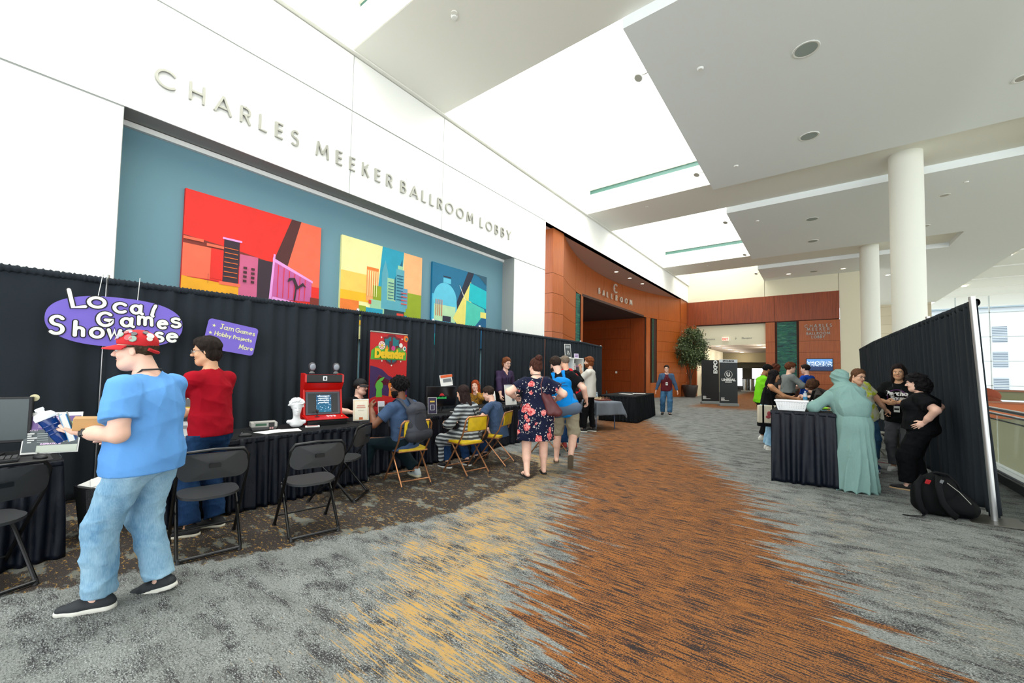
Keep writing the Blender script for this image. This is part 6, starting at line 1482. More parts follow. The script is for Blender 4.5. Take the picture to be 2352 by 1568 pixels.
ff.ell(p0+up*.2+fw*.17, (.075, .12, .45), J['M'], .01, None, 1); ff.ell(N+up*.05+fw*.04, (.075, .08, .09), J['M'], .01, None, 1); ff.cut = [(p0-up*.06, -up)]
V, Q = ff.mesh(.012, wrinkle(6, .005, 24)); g = MB(); g.arr(V, Q); g.build('jacket', m_jk, J['T'], smooth=180); lanyard(J, (40, 40, 44), True, .28)
# 14, 15 far figures
J = person(-6.45, 30.1, 176, 1.72, 'small distant person in a pale top holding a phone to the ear', 'tan', w=.98, head=(0, -5, 0), LH=(-.06, .10, 1.52), RH=(.28, .10, .95), EL=(-1, .2, -.8), hair=('short', (20, 18, 18)), top=dict(m=m_wht, L=.7), bottom=dict(m=m_blkp), shoes=((210, 210, 210), (220, 220, 220)), LF=(-.08, .1, 0, 5), RF=(.08, -.1, 0, 0), bodyvox=.02)
J = person(-5.55, 29.6, 20, 1.78, 'distant person in a black T-shirt partly hidden behind the EXPO banner', 'light', w=1.1, hair=('short', (30, 24, 22)), top=dict(m=m_blkc, L=.7), bottom=dict(m=m_csh), RH=(.3, .2, 1.0), bodyvox=.02)
# 16 lime shirt
J = person(-1.04, 10.95, -74, 1.74, 'person in a lime green T-shirt and black trousers, one hand in the pocket', 'brown', w=1.02, pel=(0, 0, .94), lean=(4, 0), head=(4, -24, 0), LH=(-.2, .16, .95), RH=(.23, .10, .84), EL=(-.7, -.6, 0), ER=(.8, -.9, 0),
           LF=(-.12, .12, 0, 5), RF=(.11, -.02, 0, -5), hair=('short', (14, 13, 15)), top=dict(m=m_lime, L=.70, tw=.024, hem=-.1, t=.018), bottom=dict(m=m_blkp, L=1.9), shoes=((214, 212, 204), (196, 192, 180)))
lanyard(J, (24, 30, 60), False)
# 17 tank-top girl
J = person(-.80, 9.55, -78, 1.60, 'person with long black hair and a black tank top typing on a laptop', 'tan', w=.93, fem=.8, pel=(0, -.02, .93), lean=(8, 0), head=(2, -14, 0), LH=(-.14, .46, 1.12), RH=(.13, .50, 1.12), EL=(-.5, -.3, -1), ER=(.5, -.5, -1),
           hair=('long', (22, 18, 20)), top=dict(m=m_blkc, L=0, tank=1, neck=.12, hem=.02, t=.008), bottom=dict(m=m_jl, L=1.96, r1=.03, r2=.05), shoes=((220, 218, 210), (225, 222, 215)))
t = at_body(J, 'tote_bag', (.24, -.06, .68), 'cream canvas tote bag with black straps, worn by the tank top girl', 'bag'); g = MB(); g.box((0, 0, .10), (.13, .36, .38)); g.build('bag_body', cloth_mat('cream_canvas', (206, 198, 178), .9, 400, wr=12), t, bevel=.02)
g = MB(); g.box((0, 0, -.12), (.134, .364, .07)); g.box((.066, -.09, .1), (.006, .035, .38)); g.box((.066, .09, .1), (.006, .035, .38)); g.build('black_trim', m_blkp, t, smooth=0)
g = MB(); g.tube([(.06, -.09, .29), (.0, -.03, .6), (-.04, .0, .72), (0, .05, .6), (.06, .09, .29)], .014, 6, flat=((1, 0, 0), .4)); g.build('handle', m_blkp, t)
g = MB(); g.ell((.072, .02, .12), (.006, .04, .05)); g.ell((.072, .0, .05), (.006, .045, .035)); g.build('rose_print', mat('rose_patch', (150, 60, 66), .8), t)
# 18 grey shirt man, 18b curly
J = person(-.62, 12.7, -62, 1.80, 'person seen from behind in a grey button shirt and dark trousers with a brown belt', 'fair', w=1.05, pel=(0, 0, .95), head=(-16, -4, 0), lean=(3, 0), LH=(-.15, .30, 1.15), RH=(.30, .42, 1.14), EL=(-.9, -.3, -.6), ER=(.8, -.5, -.7), hair=('curly', (96, 56, 36)), glasses=(40, 34, 30), top=dict(m=m_gsh, L=1.7, hem=.04, t=.022, wr=.009, name='shirt'), bottom=dict(m=m_blkp))
g = MB(); g.tube([J['p0']+J['up']*.055+J['rt']*.188*math.cos(a)+J['fw']*.142*math.sin(a) for a in np.linspace(0, 2*PI, 24, endpoint=False)], .017, 6, closed=True, flat=(J['up'], 1)); g.build('belt', mat('brown_belt', (84, 46, 30), .5), J['T'])
J = person(-1.0, 13.9, -50, 1.80, 'person with bushy curly auburn hair just behind the grey shirted man', 'light', w=.95, hair=('mop', (84, 44, 30)), top=dict(m=m_csh, L=.7), bottom=dict(m=m_blkp), head=(-8, -6, 0))
# 19 leaning guy
J = person(.32, 10.9, 97, 1.74, 'person with shaggy brown hair in a charcoal overshirt leaning far over the tall table', 'fair', w=.98, pel=(.0, -.05, .95), lean=(66, 0), head=(-50, 8, 20), LH=(-.30, .55, 1.04), RH=(.12, .62, 1.02), EL=(-1, -.2, -.3), ER=(1, 0, -.4),
           hair=('mop', (72, 48, 34)), top=dict(m=m_csh, L=1.45, hem=-.06, t=.022, wr=.01, name='overshirt'), bottom=dict(m=m_blkp), mouth=1)
# 20 dark haired
J = person(-.22, 13.6, 60, 1.80, 'person with short dark hair and a blue sleeve behind the leaning man', 'fair', w=1.1, hair=('short', (34, 26, 24)), head=(10, -4, 0), top=dict(m=cloth_mat('royal_blue_jersey', (20, 70, 170), .9), L=.7), bottom=dict(m=m_blkp), LH=(-.3, .3, 1.0))
# 21 tie-dye person
J = person(.60, 8.6, -132, 1.68, 'person in a yellow tie-dye T-shirt and jeans leaning on a cane', 'light', w=1.12, fem=.5, belly=.02, pel=(.02, 0, .93), lean=(8, 26), head=(-6, -8, -8), LH=(-.50, .08, .80), RH=(.26, .16, .95), EL=(-1, -.3, .2), ER=(1, -.2, -.8),
           LF=(-.30, -.14, .03, -4, 30), RF=(.05, .08, 0, -4), hair=('ponytail', (92, 62, 42)), glasses=(30, 24, 24), top=dict(m=m_tie, L=.66, hem=-.1), bottom=dict(m=m_jm, L=1.85), shoes=((26, 60, 110), (226, 224, 218), .026), lcurl=.7)
t = thing('folding_cane', tuple(wp(J, (-.50, .12, 0))), 'grey folding cane with a black handle under the tie-dye wearer\'s hand', 'cane'); 
g = MB(); g.cyl((0, 0, .02), (-.02, 0, .72), .013, n=8); g.build('shaft', mat('cane_grey', (96, 92, 80), .4, metal=.4), t); g = MB(); g.tube([(-.06, .02, .75), (-.02, 0, .765), (.06, -.02, .75)], .016, 8); g.build('handle', m_dark, t)
# 22 hijab woman
J = person(.31, 6.95, 22, 1.60, 'person in a sage teal headscarf and long matching abaya leaning on the high table', 'tan', w=1.12, fem=.8, pel=(.06, -.03, .93), lean=(10, -9), head=(24, -12, -2), LH=(-.30, .34, 1.10), RH=(.02, .44, 1.08), EL=(-1, -.3, -.6), ER=(1, -.6, -.4),
           LF=(-.1, .05, 0, 8), RF=(.1, .05, 0, 0), hair=('none', (20, 18, 18)), top=None, bottom=None, shoes=((30, 30, 32), (30, 30, 32)))
p0, up, fw, rt, N = J['p0'], J['up'], J['fw'], J['rt'], J['N']; Z = np.array([0, 0, 1.])
f = F(); f.ell(p0+up*.32, (.21, .17, .22), J['M'], .06); f.cone(J['Ls'], J['Rs'], .085, .085, .04); f.cone(p0+up*.25, p0, .19, .215, .06, (fw, .8)); f.cone(p0, p0*np.array([1, 1, 0])+rt*.0+Z*.0, .215, .27, .06, (fw, .82))
for a_, e_, w_ in ((J['Ls'], J['Le'], J['Lw']), (J['Rs'], J['Re'], J['Rw'])): f.cone(a_, e_, .075, .08, .05); f.cone(e_, w_, .085, .06, .04)
f.cut = [(Z*.015, -Z)]
def robe_folds(V, X, Y, Z):
    c_ = p0; a_ = np.arctan2(Y-c_[1], X-c_[0]); d_ = np.clip((1.0-Z)/1.0, 0, 1)
    return V+(.002+.012*d_)*(3*np.sqrt(np.abs(np.sin(a_*7+1.1*np.sin(Z*3+a_*2))))-2.3)
V, Q = f.mesh(.011, None, robe_folds); g = MB(); g.arr(V, Q); g.build('abaya', m_teal, J['T'], smooth=180)
f = F(); hp = J['hp']; Hm = J['Hm']; f.ell(hp(0, -.02, .035), (.102, .125, .108), Hm, .02); f.ell(hp(0, -.02, -.03), (.090, .10, .10), Hm, .02); f.cone(hp(0, -.02, -.08), N-up*.02, .066, .074, .02, (fw, .9)); f.cone(J['Ls']-up*.03, J['Rs']-up*.03, .082, .082, .03)
f.cone(N-up*.08-fw*.03, N-up*.26-fw*.06+rt*.03, .205, .215, .04, (fw, .74)); f.cone(N-up*.26-fw*.06+rt*.03, N-up*.52-fw*.08+rt*.05, .215, .03, .02, (fw, .74)); f.ell(hp(0, .115, .0), (.055, .06, .075), Hm, .02, None, 1)
nape = hp(0, -.09, -.10); hu_, hf_, hr_ = Hm[:, 2], Hm[:, 1], Hm[:, 0]
def scarf_folds(V, X, Y, Z):
    q = np.stack([X-HCc[0], Y-HCc[1], Z-HCc[2]], -1); s_ = q@(hu_*.85-hf_*.53); lz = q@hu_; on = np.clip((lz+.10)/.05, 0, 1)
    V = V+on*.0045*(3*np.sqrt(np.abs(np.sin(s_*52+(q@hr_)*6)))-2.2)
    p = np.stack([X-nape[0], Y-nape[1], Z-nape[2]], -1); a_ = np.arctan2(p@rt, -(p@up)); r_ = np.sqrt((p@rt)**2+(p@up)**2)
    return V+(1-on)*np.clip(r_*.05, 0, .0085)*(3*np.sqrt(np.abs(np.sin(a_*5.5+1.2*np.sin(r_*9))))-2.2)
HCc = J['HC']
V, Q = f.mesh(.009, None, scarf_folds); g = MB(); g.arr(V, Q); g.build('headscarf', m_teal, J['T'], smooth=180)

# 23 girl in black print shirt
J = person(1.04, 8.85, 168, 1.70, 'person with long dark hair and a black T-shirt with white print, hands clasped', 'olive', w=1.06, fem=.8, pel=(0, 0, .93), head=(6, -6, 0), LH=(-.02, .30, 1.12), RH=(.10, .28, 1.12), EL=(-1, -.1, -.5), ER=(1, -.1, -.5), LF=(-.09, .06, 0, 5), RF=(.09, .0, 0, -5),
           hair=('long', (30, 22, 22)), top=dict(m=m_blkc, L=.78, tw=.03, hem=-.14, t=.022), bottom=dict(m=m_gj, L=1.93, t=.004), shoes=((222, 222, 220), (226, 226, 224)), lcurl=.5, rcurl=.5)
lanyard(J, (30, 30, 34), True, .36)
def decal(J, parts, centre, mats):
    """writing laid onto the front of a shirt"""
    me = J['shirt'].data; V = [v.co.copy() for v in me.vertices]; bv = BVHTree.FromPolygons(V, [tuple(p.vertices) for p in me.polygons]); N, up, rt, fw = J['N'], J['up'], J['rt'], J['fw']; mb = MB()
    for mi, (v, fcs) in parts:
        W = []
        for a in v:
            o = N+rt*(-a[0])*-1+up*(a[1]+centre)+fw*.5; h = bv.ray_cast(Vector(o), Vector(-fw))
            W.append(np.array(h[0])+fw*(.003+.001*mi) if h[0] is not None else o-fw*.3)
        mb.add(W, fcs, mi)
    mb.build('shirt_print', mats, J['shirt'], smooth=0)
def tx(s_, size, x, y, sx=1): 
    v, f_ = text(s_, size, (x, y, 0), (1, 0, 0), (0, 1, 0), 0, bold=.006, sx=sx); return (np.array(v)*np.array([1, 1, 0])), f_
rp = MB(); ribbon(rp, [(.0+.12*math.cos(a), -.03+.12*math.sin(a)) for a in np.linspace(0, 2*PI, 30)], .012, (0, 0, 0), (1, 0, 0), (0, 1, 0), (0, 0, .0001)); ribbon(rp, [(0, -.14), (0, -.03), (-.09, -.1)], .01, (0, 0, 0), (1, 0, 0), (0, 1, 0), (0, 0, .0001))
decal(J, [(0, (np.vstack(rp.v)*np.array([-1, 1, 0]), rp.f)), (1, (lambda t_: (t_[0]*np.array([-1, 1, 1]), t_[1]))(tx('Psycho', .095, .0, .0))), (1, (lambda t_: (t_[0]*np.array([-1, 1, 1]), t_[1]))(tx('Sound', .085, .03, -.075)))], -.20, [mat('print_purple', (96, 44, 104), .8), mW])
# 24 curly haired woman in black
J = person(1.04, 7.5, 84, 1.56, 'person with curly black hair dressed all in black, hand on hip, before the right drape', 'fair', w=1.34, fem=1, belly=.03, pel=(0, -.05, .92), lean=(0, 0), head=(2, -8, 0), LH=(-.24, -.10, 1.02), RH=(.30, -.08, 1.02), EL=(-1, -1.2, .2), ER=(1, -1, 0),
           LF=(-.11, .10, 0, 4), RF=(.12, -.02, 0, -10), hair=('curly', (20, 17, 20)), top=dict(m=m_blkc, L=.72, tw=.028, hem=-.02, t=.018), bottom=dict(m=m_blkp, L=1.92, t=.012, r1=.02, r2=.02), shoes=((20, 20, 22), (196, 164, 124), .026), ldir=(-.1, .75, -.6), lpalm=(.9, .3, 0), lcurl=.15)
# ------------------------------------------------------------------ things on the tables and on the floor
m_glassk = mat('screen_dark', (14, 15, 18), .15); m_grey_l = mat('light_grey_plastic', (178, 176, 170), .5); m_grey_m = mat('mid_grey_plastic', (112, 112, 112), .5)
m_paper = mat('paper_white', (236, 236, 232), .7); m_plas = mat('white_plastic', (232, 234, 236), .4); m_print = mat('print_grey', (120, 124, 126), .7)
def item(name, x, y, z, rz, label, cat, group=None): return thing(name, (x, y, z), label, cat, R(rz), group)
# local +x of every table item looks toward the aisle when rz = 0
def sheet_stand(name, x, y, z, rz, w, h, tilt, label, deco, cat='poster'):
    """upright printed card, leaning back; deco(list of (matindex, x0,z0,x1,z1) on the face)"""
    t = item(name, x, y, z, rz, label, cat); c, s_ = math.cos(R(tilt)), math.sin(R(tilt)); u = np.array([0, 1., 0]); v = np.array([-s_, 0, c]); n_ = np.array([c, 0, s_])
    a = MB(); a.prism([(-w/2, 0), (w/2, 0), (w/2, h), (-w/2, h)], (-.004, 0, .002), u, v, n_*.004); a.build('card', m_paper, t, smooth=0)
    a = MB(); ms, L = [], 0
    for col, x0, z0, x1, z1 in deco:
        L += 1; k = mat('ink_%d_%d_%d' % col, col, .6)
        if k not in ms: ms.append(k)
        a.prism([(x0, z0), (x1, z0), (x1, z1), (x0, z1)], n_*(.0008*L)+(0, 0, .002), u, v, n_*.0005, ms.index(k), back=False)
    if deco: a.build('print', ms, t, smooth=0)
    a = MB(); a.prism([(0, .001), (-.08, .001), (-h*s_*.5, h*.5)], (0, -.01, 0), (1, 0, 0), (0, 0, 1), (0, .02, 0)); a.build('stand', m_cardw, t, smooth=0)
    def wr(s2, size, xx, zz, m, bold=0, sx=1): b = MB(); b.add(*text(s2, size, n_*.004*1.5+u*xx+v*zz+np.array([0, 0, .002]), u, v, .0006, bold=bold, sx=sx)); b.build('lettering', m, t, smooth=0)
    return t, wr
# left table
t = item('monitor', -5.12, .00, .74, -12, 'grey-faced desktop monitor cut by the left picture edge', 'monitor')
a = MB(); a.b2((-.03, -.27, .10), (.02, .27, .46)); a.build('bezel', m_dark, t, smooth=0, bevel=.006); a = MB(); a.b2((.02, -.25, .125), (.023, .25, .445)); a.build('screen', mat('screen_grey', (74, 84, 86), .25), t, smooth=0)
a = MB(); a.cyl((-.03, 0, .01), (-.03, 0, .2), .025); a.b2((-.12, -.12, 0), (.10, .12, .012)); a.build('stand', m_dark, t, smooth=0)
t = item('sticker_disc', -5.10, .27, 1.19, -12, 'small round cream badge fixed at the corner of the grey monitor', 'badge'); a = MB(); a.cyl((0, 0, 0), (.004, 0, 0), .028, n=20); a.build('disc', mat('badge_cream', (236, 226, 180), .5), t)
t = item('desk_mat', -4.78, -.1, .741, 0, 'thin black desk mat under the keyboard and mouse', 'mat'); a = MB(); a.b2((-.14, -.5, 0), (.14, .46, .003)); a.build('mat_sheet', mat('mat_black', (34, 34, 36), .9), t, smooth=0)
t = item('keyboard', -4.80, -.02, .745, -5, 'black keyboard on the mat at the far left', 'keyboard'); a = MB(); a.b2((-.09, -.22, 0), (.09, .22, .022)); a.build('case', m_dark, t, smooth=0, bevel=.005)
for i in range(5):
    for j in range(14): a = MB(); a.b2((-.075+i*.03, -.205+j*.03, .022), (-.05+i*.03, -.181+j*.03, .032)); a.build('key', mat('key_grey', (60, 60, 62), .5), t, smooth=0, bevel=.002)
def mouse(x, y, z, rz, label):
    t = item('computer_mouse', x, y, z, rz, label, 'mouse', 'black computer mice'); f = F(); f.ell((0, 0, .008), (.06, .034, .028)); f.cut = [(np.zeros(3), np.array([0, 0, -1.]))]; V, Q = f.mesh(.004); a = MB(); a.arr(V, Q); a.build('shell', m_dark, t, smooth=180)
    a = MB(); a.cyl((-.03, -.004, .034), (-.03, .004, .034), .008, n=10); a.build('scroll_wheel', m_grey_m, t); return t
mouse(-4.76, .30, .745, 20, 'black mouse on the desk mat in front of the purple instruction sheet')
K8 = .33/.42
dd = [((110, 84, 140), -.20, .25, .20, .39), ((150, 130, 160), -.11, .27, .11, .375), ((84, 92, 94), -.20, .02, .20, .25), ((196, 204, 190), -.1, .01, .2, .085), ((130, 170, 120), .12, .27, .19, .33)]
for k in range(5): dd += [((214, 216, 212), -.17, .115+k*.022, -.17+.03+.02*(k % 3), .127+k*.022), ((160, 168, 168), -.10, .115+k*.022, -.02, .121+k*.022), ((214, 216, 212), .06, .115+k*.022, .10, .127+k*.022), ((160, 168, 168), .12, .115+k*.022, .17, .121+k*.022)]
dd = [(c_, a_*K8, b_*K8*.98, d_*K8, e_*K8*.98) for c_, a_, b_, d_, e_ in dd]
t, wr = sheet_stand('poster', -4.97, .36, .742, -24, .33, .33, 10, 'purple and grey instruction sheet standing beside the grey monitor', dd)
for s2, z2, sz in (('DEPTHS', .343, .04), ('OF', .315, .028), ('DEATH', .28, .04), ('CONTROLS', .253, .022), ('INSPIRATIONS', .09, .022)): wr(s2, sz*K8, .0, z2*K8, mat('ink_pale', (228, 200, 232), .6), .001, 1.05)
wr('BATTLE', .016, -.11, .182, MATS['ink_pale']); wr('NAVIGATION', .016, .09, .184, MATS['ink_pale'])
t = item('waste_bin', -5.02, .66, 0, 10, 'speckled dark grey bin with papers under the gap between the first two tables', 'bin')
a = MB(); n = 24; a.add([(x*k, y*k*.9, z) for (k, z) in ((.085, 0), (.13, .42)) for (x, y) in ((-1, -1), (1, -1), (1, 1), (-1, 1))], [(0, 3, 2, 1), (0, 1, 5, 4), (1, 2, 6, 5), (2, 3, 7, 6), (3, 0, 4, 7)]); a.build('bin_body', mat('bin_speckle', (66, 68, 72), .8, var=.5, vscale=160), t, smooth=0)
a = MB(); a.box((.0, 0, .43), (.20, .16, .02), rotm(.4, .2, .1)); a.box((.03, .03, .45), (.14, .17, .01), rotm(-.3, .1, .3)); a.build('papers', m_paper, t, smooth=0)
# second table
t, wr = sheet_stand('poster', -4.86, 1.22, .742, -16, .30, .42, 8, 'white poster with a yellow and grey picture behind the blue T-shirt', [((96, 100, 104), -.14, .19, .14, .41), ((214, 190, 60), -.06, .27, .12, .33), ((60, 64, 68), -.14, .19, .0, .25), ((150, 152, 152), -.12, .12, .0, .15), ((170, 172, 172), .02, .08, .12, .16), ((170, 172, 172), -.12, .03, .12, .05)])
t = item('monitor', -5.18, 1.42, .74, -10, 'dark monitor partly hidden between the blue and the red T-shirts', 'monitor'); a = MB(); a.b2((-.03, -.24, .10), (.01, .24, .42)); a.build('bezel', m_dark, t, smooth=0, bevel=.005); a = MB(); a.b2((.01, -.23, .11), (.012, .23, .41)); a.build('screen', mat('screen_navy', (22, 26, 34), .15), t, smooth=0)
a = MB(); a.b2((.0122, .02, .2), (.013, .2, .205)); a.b2((.0122, .05, .3), (.013, .18, .32)); a.build('window_text', mat('screen_text', (150, 170, 190), .5, emit=(150, 170, 190), es=.4), t, smooth=0); a = MB(); a.cyl((-.02, 0, 0), (-.02, 0, .12), .03); a.b2((-.1, -.1, 0), (.08, .1, .012)); a.build('stand', m_dark, t, smooth=0)
mouse(-4.79, 1.70, .742, 60, 'black mouse at the red T-shirt person\'s hip on the long table')
t = item('webcam', -4.77, 1.33, .742, 0, 'white ball-shaped webcam with cables beside the white poster', 'webcam'); a = MB(); a.ell((0, 0, .03), .028); a.build('shell', m_plas, t); a = MB(); a.tube([(-.02, 0, .01), (-.05, .05, .003), (-.1, .0, .003), (-.16, .06, .003)], .003, 6); a.build('cable', m_plas, t)
t = item('game_console', -5.20, 2.03, .742, -14, 'boxy two-tone grey retro game console on the long table', 'game console')
a = MB(); a.b2((-.10, -.13, .035), (.10, .13, .085)); a.build('upper_case', m_grey_l, t, smooth=0, bevel=.004); a = MB(); a.add([(x*k, y*k2, z) for (k, k2, z) in ((.085, .115, 0), (.10, .13, .035)) for (x, y) in ((-1, -1), (1, -1), (1, 1), (-1, 1))], [(0, 3, 2, 1), (0, 1, 5, 4), (1, 2, 6, 5), (2, 3, 7, 6), (3, 0, 4, 7), (4, 5, 6, 7)]); a.build('lower_case', m_grey_m, t, smooth=0)
a = MB(); a.b2((.02, -.10, .085), (.11, .04, .095)); a.build('lid', m_grey_l, t, smooth=0, bevel=.002); a = MB(); a.b2((.10, -.09, .05), (.103, .02, .075)); a.build('display_slot', mat('slot_lights', (40, 90, 60), .4), t, smooth=0)
for k in (0, 1): a = MB(); a.b2((.10, .05+k*.022, .01), (.106, .066+k*.022, .03)); a.build('button', mat('button_pink', (206, 150, 150), .5), t, smooth=0)
a = MB(); a.b2((.099, .04, .035), (.104, .10, .085)); a.build('dark_panel', m_dark, t, smooth=0)
for k, (x, y, r_) in enumerate(((-4.92, 2.02, 12), (-4.88, 2.14, -16))):
    a = MB(); a.b2((-.11, -.15, 0), (.11, .15, .002)); tag(a.build('paper_sheet', m_paper, smooth=0, loc=(x, y, .742+.003*k), rot=(0, 0, R(r_))), ('lower white sheet of paper in front of the grey console', 'upper white sheet of paper in front of the grey console')[k], 'paper', 'loose sheets by the console')
t = item('flyer_stack', -4.98, 2.50, .742, -25, 'small stack of printed cards between the white bust and the arcade machine', 'flyers'); a = MB(); a.b2((-.05, -.08, 0), (.05, .08, .012)); a.build('cards', m_paper, t, smooth=0); a = MB(); a.b2((-.035, -.06, .012), (.035, .06, .013)); a.build('top_print', mat('print_pink', (170, 110, 110), .6), t, smooth=0)
# white bust
t = item('bust', -5.10, 2.36, .742, -16, 'white plaster bust of a curly-haired youth beside the arcade machine', 'bust')
f = F(); c = np.array([0, 0, .225]); f.ell(c+(0, 0, .045), (.070, .062, .07), None, .015); f.ell(c+(.018, 0, -.01), (.05, .047, .068), None, .02); f.ell(c+(.038, 0, -.062), (.026, .024, .02), None, .015); f.cone(c+(.062, 0, .01), c+(.074, 0, -.022), .006, .009, .006); f.cone(c+(.056, -.026, .018), c+(.056, .026, .018), .008, .008, .01)
for sg in (-1, 1): f.ell(c+(.068, sg*.022, .0), (.01, .012, .008), None, .006, None, 1)
f.ell(c+(.062, 0, -.042), (.008, .016, .005), None, .003); f.ell(c+(.060, 0, -.050), (.008, .013, .005), None, .003); f.cone(c+(-.01, 0, -.03), (0, 0, .06), .036, .042, .03); f.ell((-.0, 0, .03), (.05, .07, .035), None, .03); f.cone((0, -.085, .068), (0, .085, .062), .024, .024, .03); f.cut = [(np.array([0, 0, 0.]), np.array([0, 0, -1.]))]
V, Q = f.mesh(.0045); a = MB(); a.arr(V, Q); mpl = mat('white_plaster', (232, 234, 236), .5); a.build('head_and_shoulders', mpl, t, smooth=180)
f = F(); f.ell(c+(-.008, 0, .055), (.082, .078, .072), None, .02); nz = wrinkle(21, .009, 110)
V, Q = f.mesh(.0045, nz, lambda V, X, Y, Z: np.maximum(V, (c[2]+.02+(X-0)*.55)-Z)); a = MB(); a.arr(V, Q)
rg = random.Random(3)
for k in range(60):
    az = rg.uniform(-2.9, 2.9); el = rg.uniform(.05, 1.3); d_ = np.array([math.cos(az)*math.cos(el)*.082, math.sin(az)*math.cos(el)*.078, math.sin(el)*.072]); a.ell(c+(-.008, 0, .055)+d_*.98, rg.uniform(.011, .017), None, 8, 6)
a.build('curls', mpl, t, smooth=180)
# arcade machine
t = item('arcade_machine', -5.26, 2.77, .742, -14, 'red tabletop arcade machine with joystick and two speakers on top', 'arcade machine'); mr = mat('arcade_red', (196, 20, 14), .3); side = [(-.20, 0), (.22, 0), (.25, .09), (.04, .12), (-.03, .44), (.06, .54), (.06, .64), (-.05, .655), (-.20, .655)]
for sg in (-1, 1): a = MB(); a.prism(side, (0, sg*.23-.012, 0), (1, 0, 0), (0, 0, 1), (0, .024, 0)); a.build('side_panel', mr, t, smooth=0, bevel=.002)
a = MB(); a.prism([(-.19, .01), (.02, .1), (-.05, .43), (.04, .53), (.04, .64), (-.19, .64)], (0, -.22, 0), (1, 0, 0), (0, 0, 1), (0, .44, 0)); a.build('cabinet', mr, t, smooth=0)
a = MB(); a.prism([(.04, .53), (.062, .545), (.062, .635), (.04, .64)], (0, -.22, 0), (1, 0, 0), (0, 0, 1), (0, .44, 0)); mq = a.build('marquee', m_dark, t, smooth=0); a = MB(); a.b2((.0625, -.025, .56), (.064, .025, .62)); a.build('emblem', m_plas, mq, smooth=0); a = MB(); a.ell((.065, 0, .588), (.002, .012, .02)); a.build('emblem_figure', m_dark, mq)
sl = np.array([-.07, 0, .32]); sl = sl/np.linalg.norm(sl); nn = np.array([sl[2], 0, -sl[0]])
a = MB(); o = np.array([.026, 0, .112]); a.prism([(-.21, 0), (.21, 0), (.21, .30), (-.21, .30)], o, (0, 1, 0), sl, nn*.016); a.build('bezel', mat('bezel_grey', (74, 78, 88), .4), t, smooth=0); a = MB(); a.prism([(-.185, .02), (.185, .02), (.185, .28), (-.185, .28)], o+nn*.0165, (0, 1, 0), sl, nn*.001); sc_o = a.build('screen', mat('arcade_screen', (48, 50, 54), .2), t, smooth=0)
sb = NB('game_screen', .3); x_, y_, z_ = sb.sep(sb.tc)[0:3]; g_ = sb.mix(sb.step(z_, .15, .40), rgb(16, 90, 120), rgb(20, 60, 96)); g_ = sb.mix(sb.step(sb.noise(sb.map((1, 40, 60)), 1, 1), .62, .66), g_, rgb(170, 190, 210)); sb.color(g_); sb.put(sb.b.inputs['Emission Color'], g_); sb.b.inputs['Emission Strength'].default_value = .6
a = MB(); a.prism([(-.085, .03), (.10, .03), (.10, .26), (-.085, .26)], o+nn*.018, (0, 1, 0), sl, nn*.0006); a.build('game_picture', sb.m, sc_o, smooth=0)
a = MB()
for k, w2 in enumerate((.075, .065, .07, .06)): a.prism([(-w2+.005, .235-k*.028), (w2+.005, .235-k*.028), (w2+.005, .247-k*.028), (-w2+.005, .247-k*.028)], o+nn*.0192, (0, 1, 0), sl, nn*.0004)
a.build('menu_bar', mat('menu_white', (200, 210, 216), .5, emit=(200, 210, 216), es=.4), sc_o, smooth=0)
a = MB(); a.prism([(.02, .105), (.26, .075), (.275, .05), (.26, .0), (.02, .0)], (0, -.235, 0), (1, 0, 0), (0, 0, 1), (0, .47, 0)); a.build('front_box', m_dark, t, smooth=0); a = MB(); a.prism([(.02, .112), (.285, .08), (.285, .072), (.02, .104)], (0, -.255, 0), (1, 0, 0), (0, 0, 1), (0, .51, 0)); a.build('control_panel', mr, t, smooth=0, bevel=.002)
a = MB(); a.cyl((.14, -.1, .095), (.14, -.1, .155), .006); a.ell((.14, -.1, .17), (.018, .018, .022)); a.cyl((.14, -.1, .095), (.14, -.1, .101), .03); a.build('joystick', m_dark, t)
for k, (bx, by) in enumerate(((.11, .03), (.11, .07), (.115, .11), (.15, .035), (.15, .075), (.155, .115), (.20, .19))): a = MB(); a.cyl((bx, by, .095), (bx, by, .107), .013, n=14); a.build('button', m_plas if k < 6 else mat('button_gold', (190, 150, 110), .4), t)
for sg, lab in ((-1, 'small grey speaker on the left of the arcade machine top'), (1, 'small grey speaker on the right of the arcade machine top')):
    c_, s_ = math.cos(R(-14)), math.sin(R(-14)); lx, ly = .0, sg*.15; q = item('speaker', -5.26+c_*lx-s_*ly, 2.77+s_*lx+c_*ly, .742+.656, -14-sg*4, lab, 'speaker', 'pair of small desktop speakers')
    a = MB(); a.lathe([(.001, 0), (.036, 0), (.034, .01), (.02, .02), (.02, .035)], n=18); a.build('foot', m_grey_m, q); f = F(); f.cone((.0, 0, .06), (.0, 0, .10), .036, .045, .02, ((1, 0, 0), .9)); V, Q = f.mesh(.005); a = MB(); a.arr(V, Q); a.build('speaker_body', mat('speaker_dark', (60, 58, 62), .5), q, smooth=180); a = MB(); a.ell((.033, 0, .083), (.014, .037, .042)); a.build('cone_cover', mat('speaker_face', (136, 142, 152), .5), q)
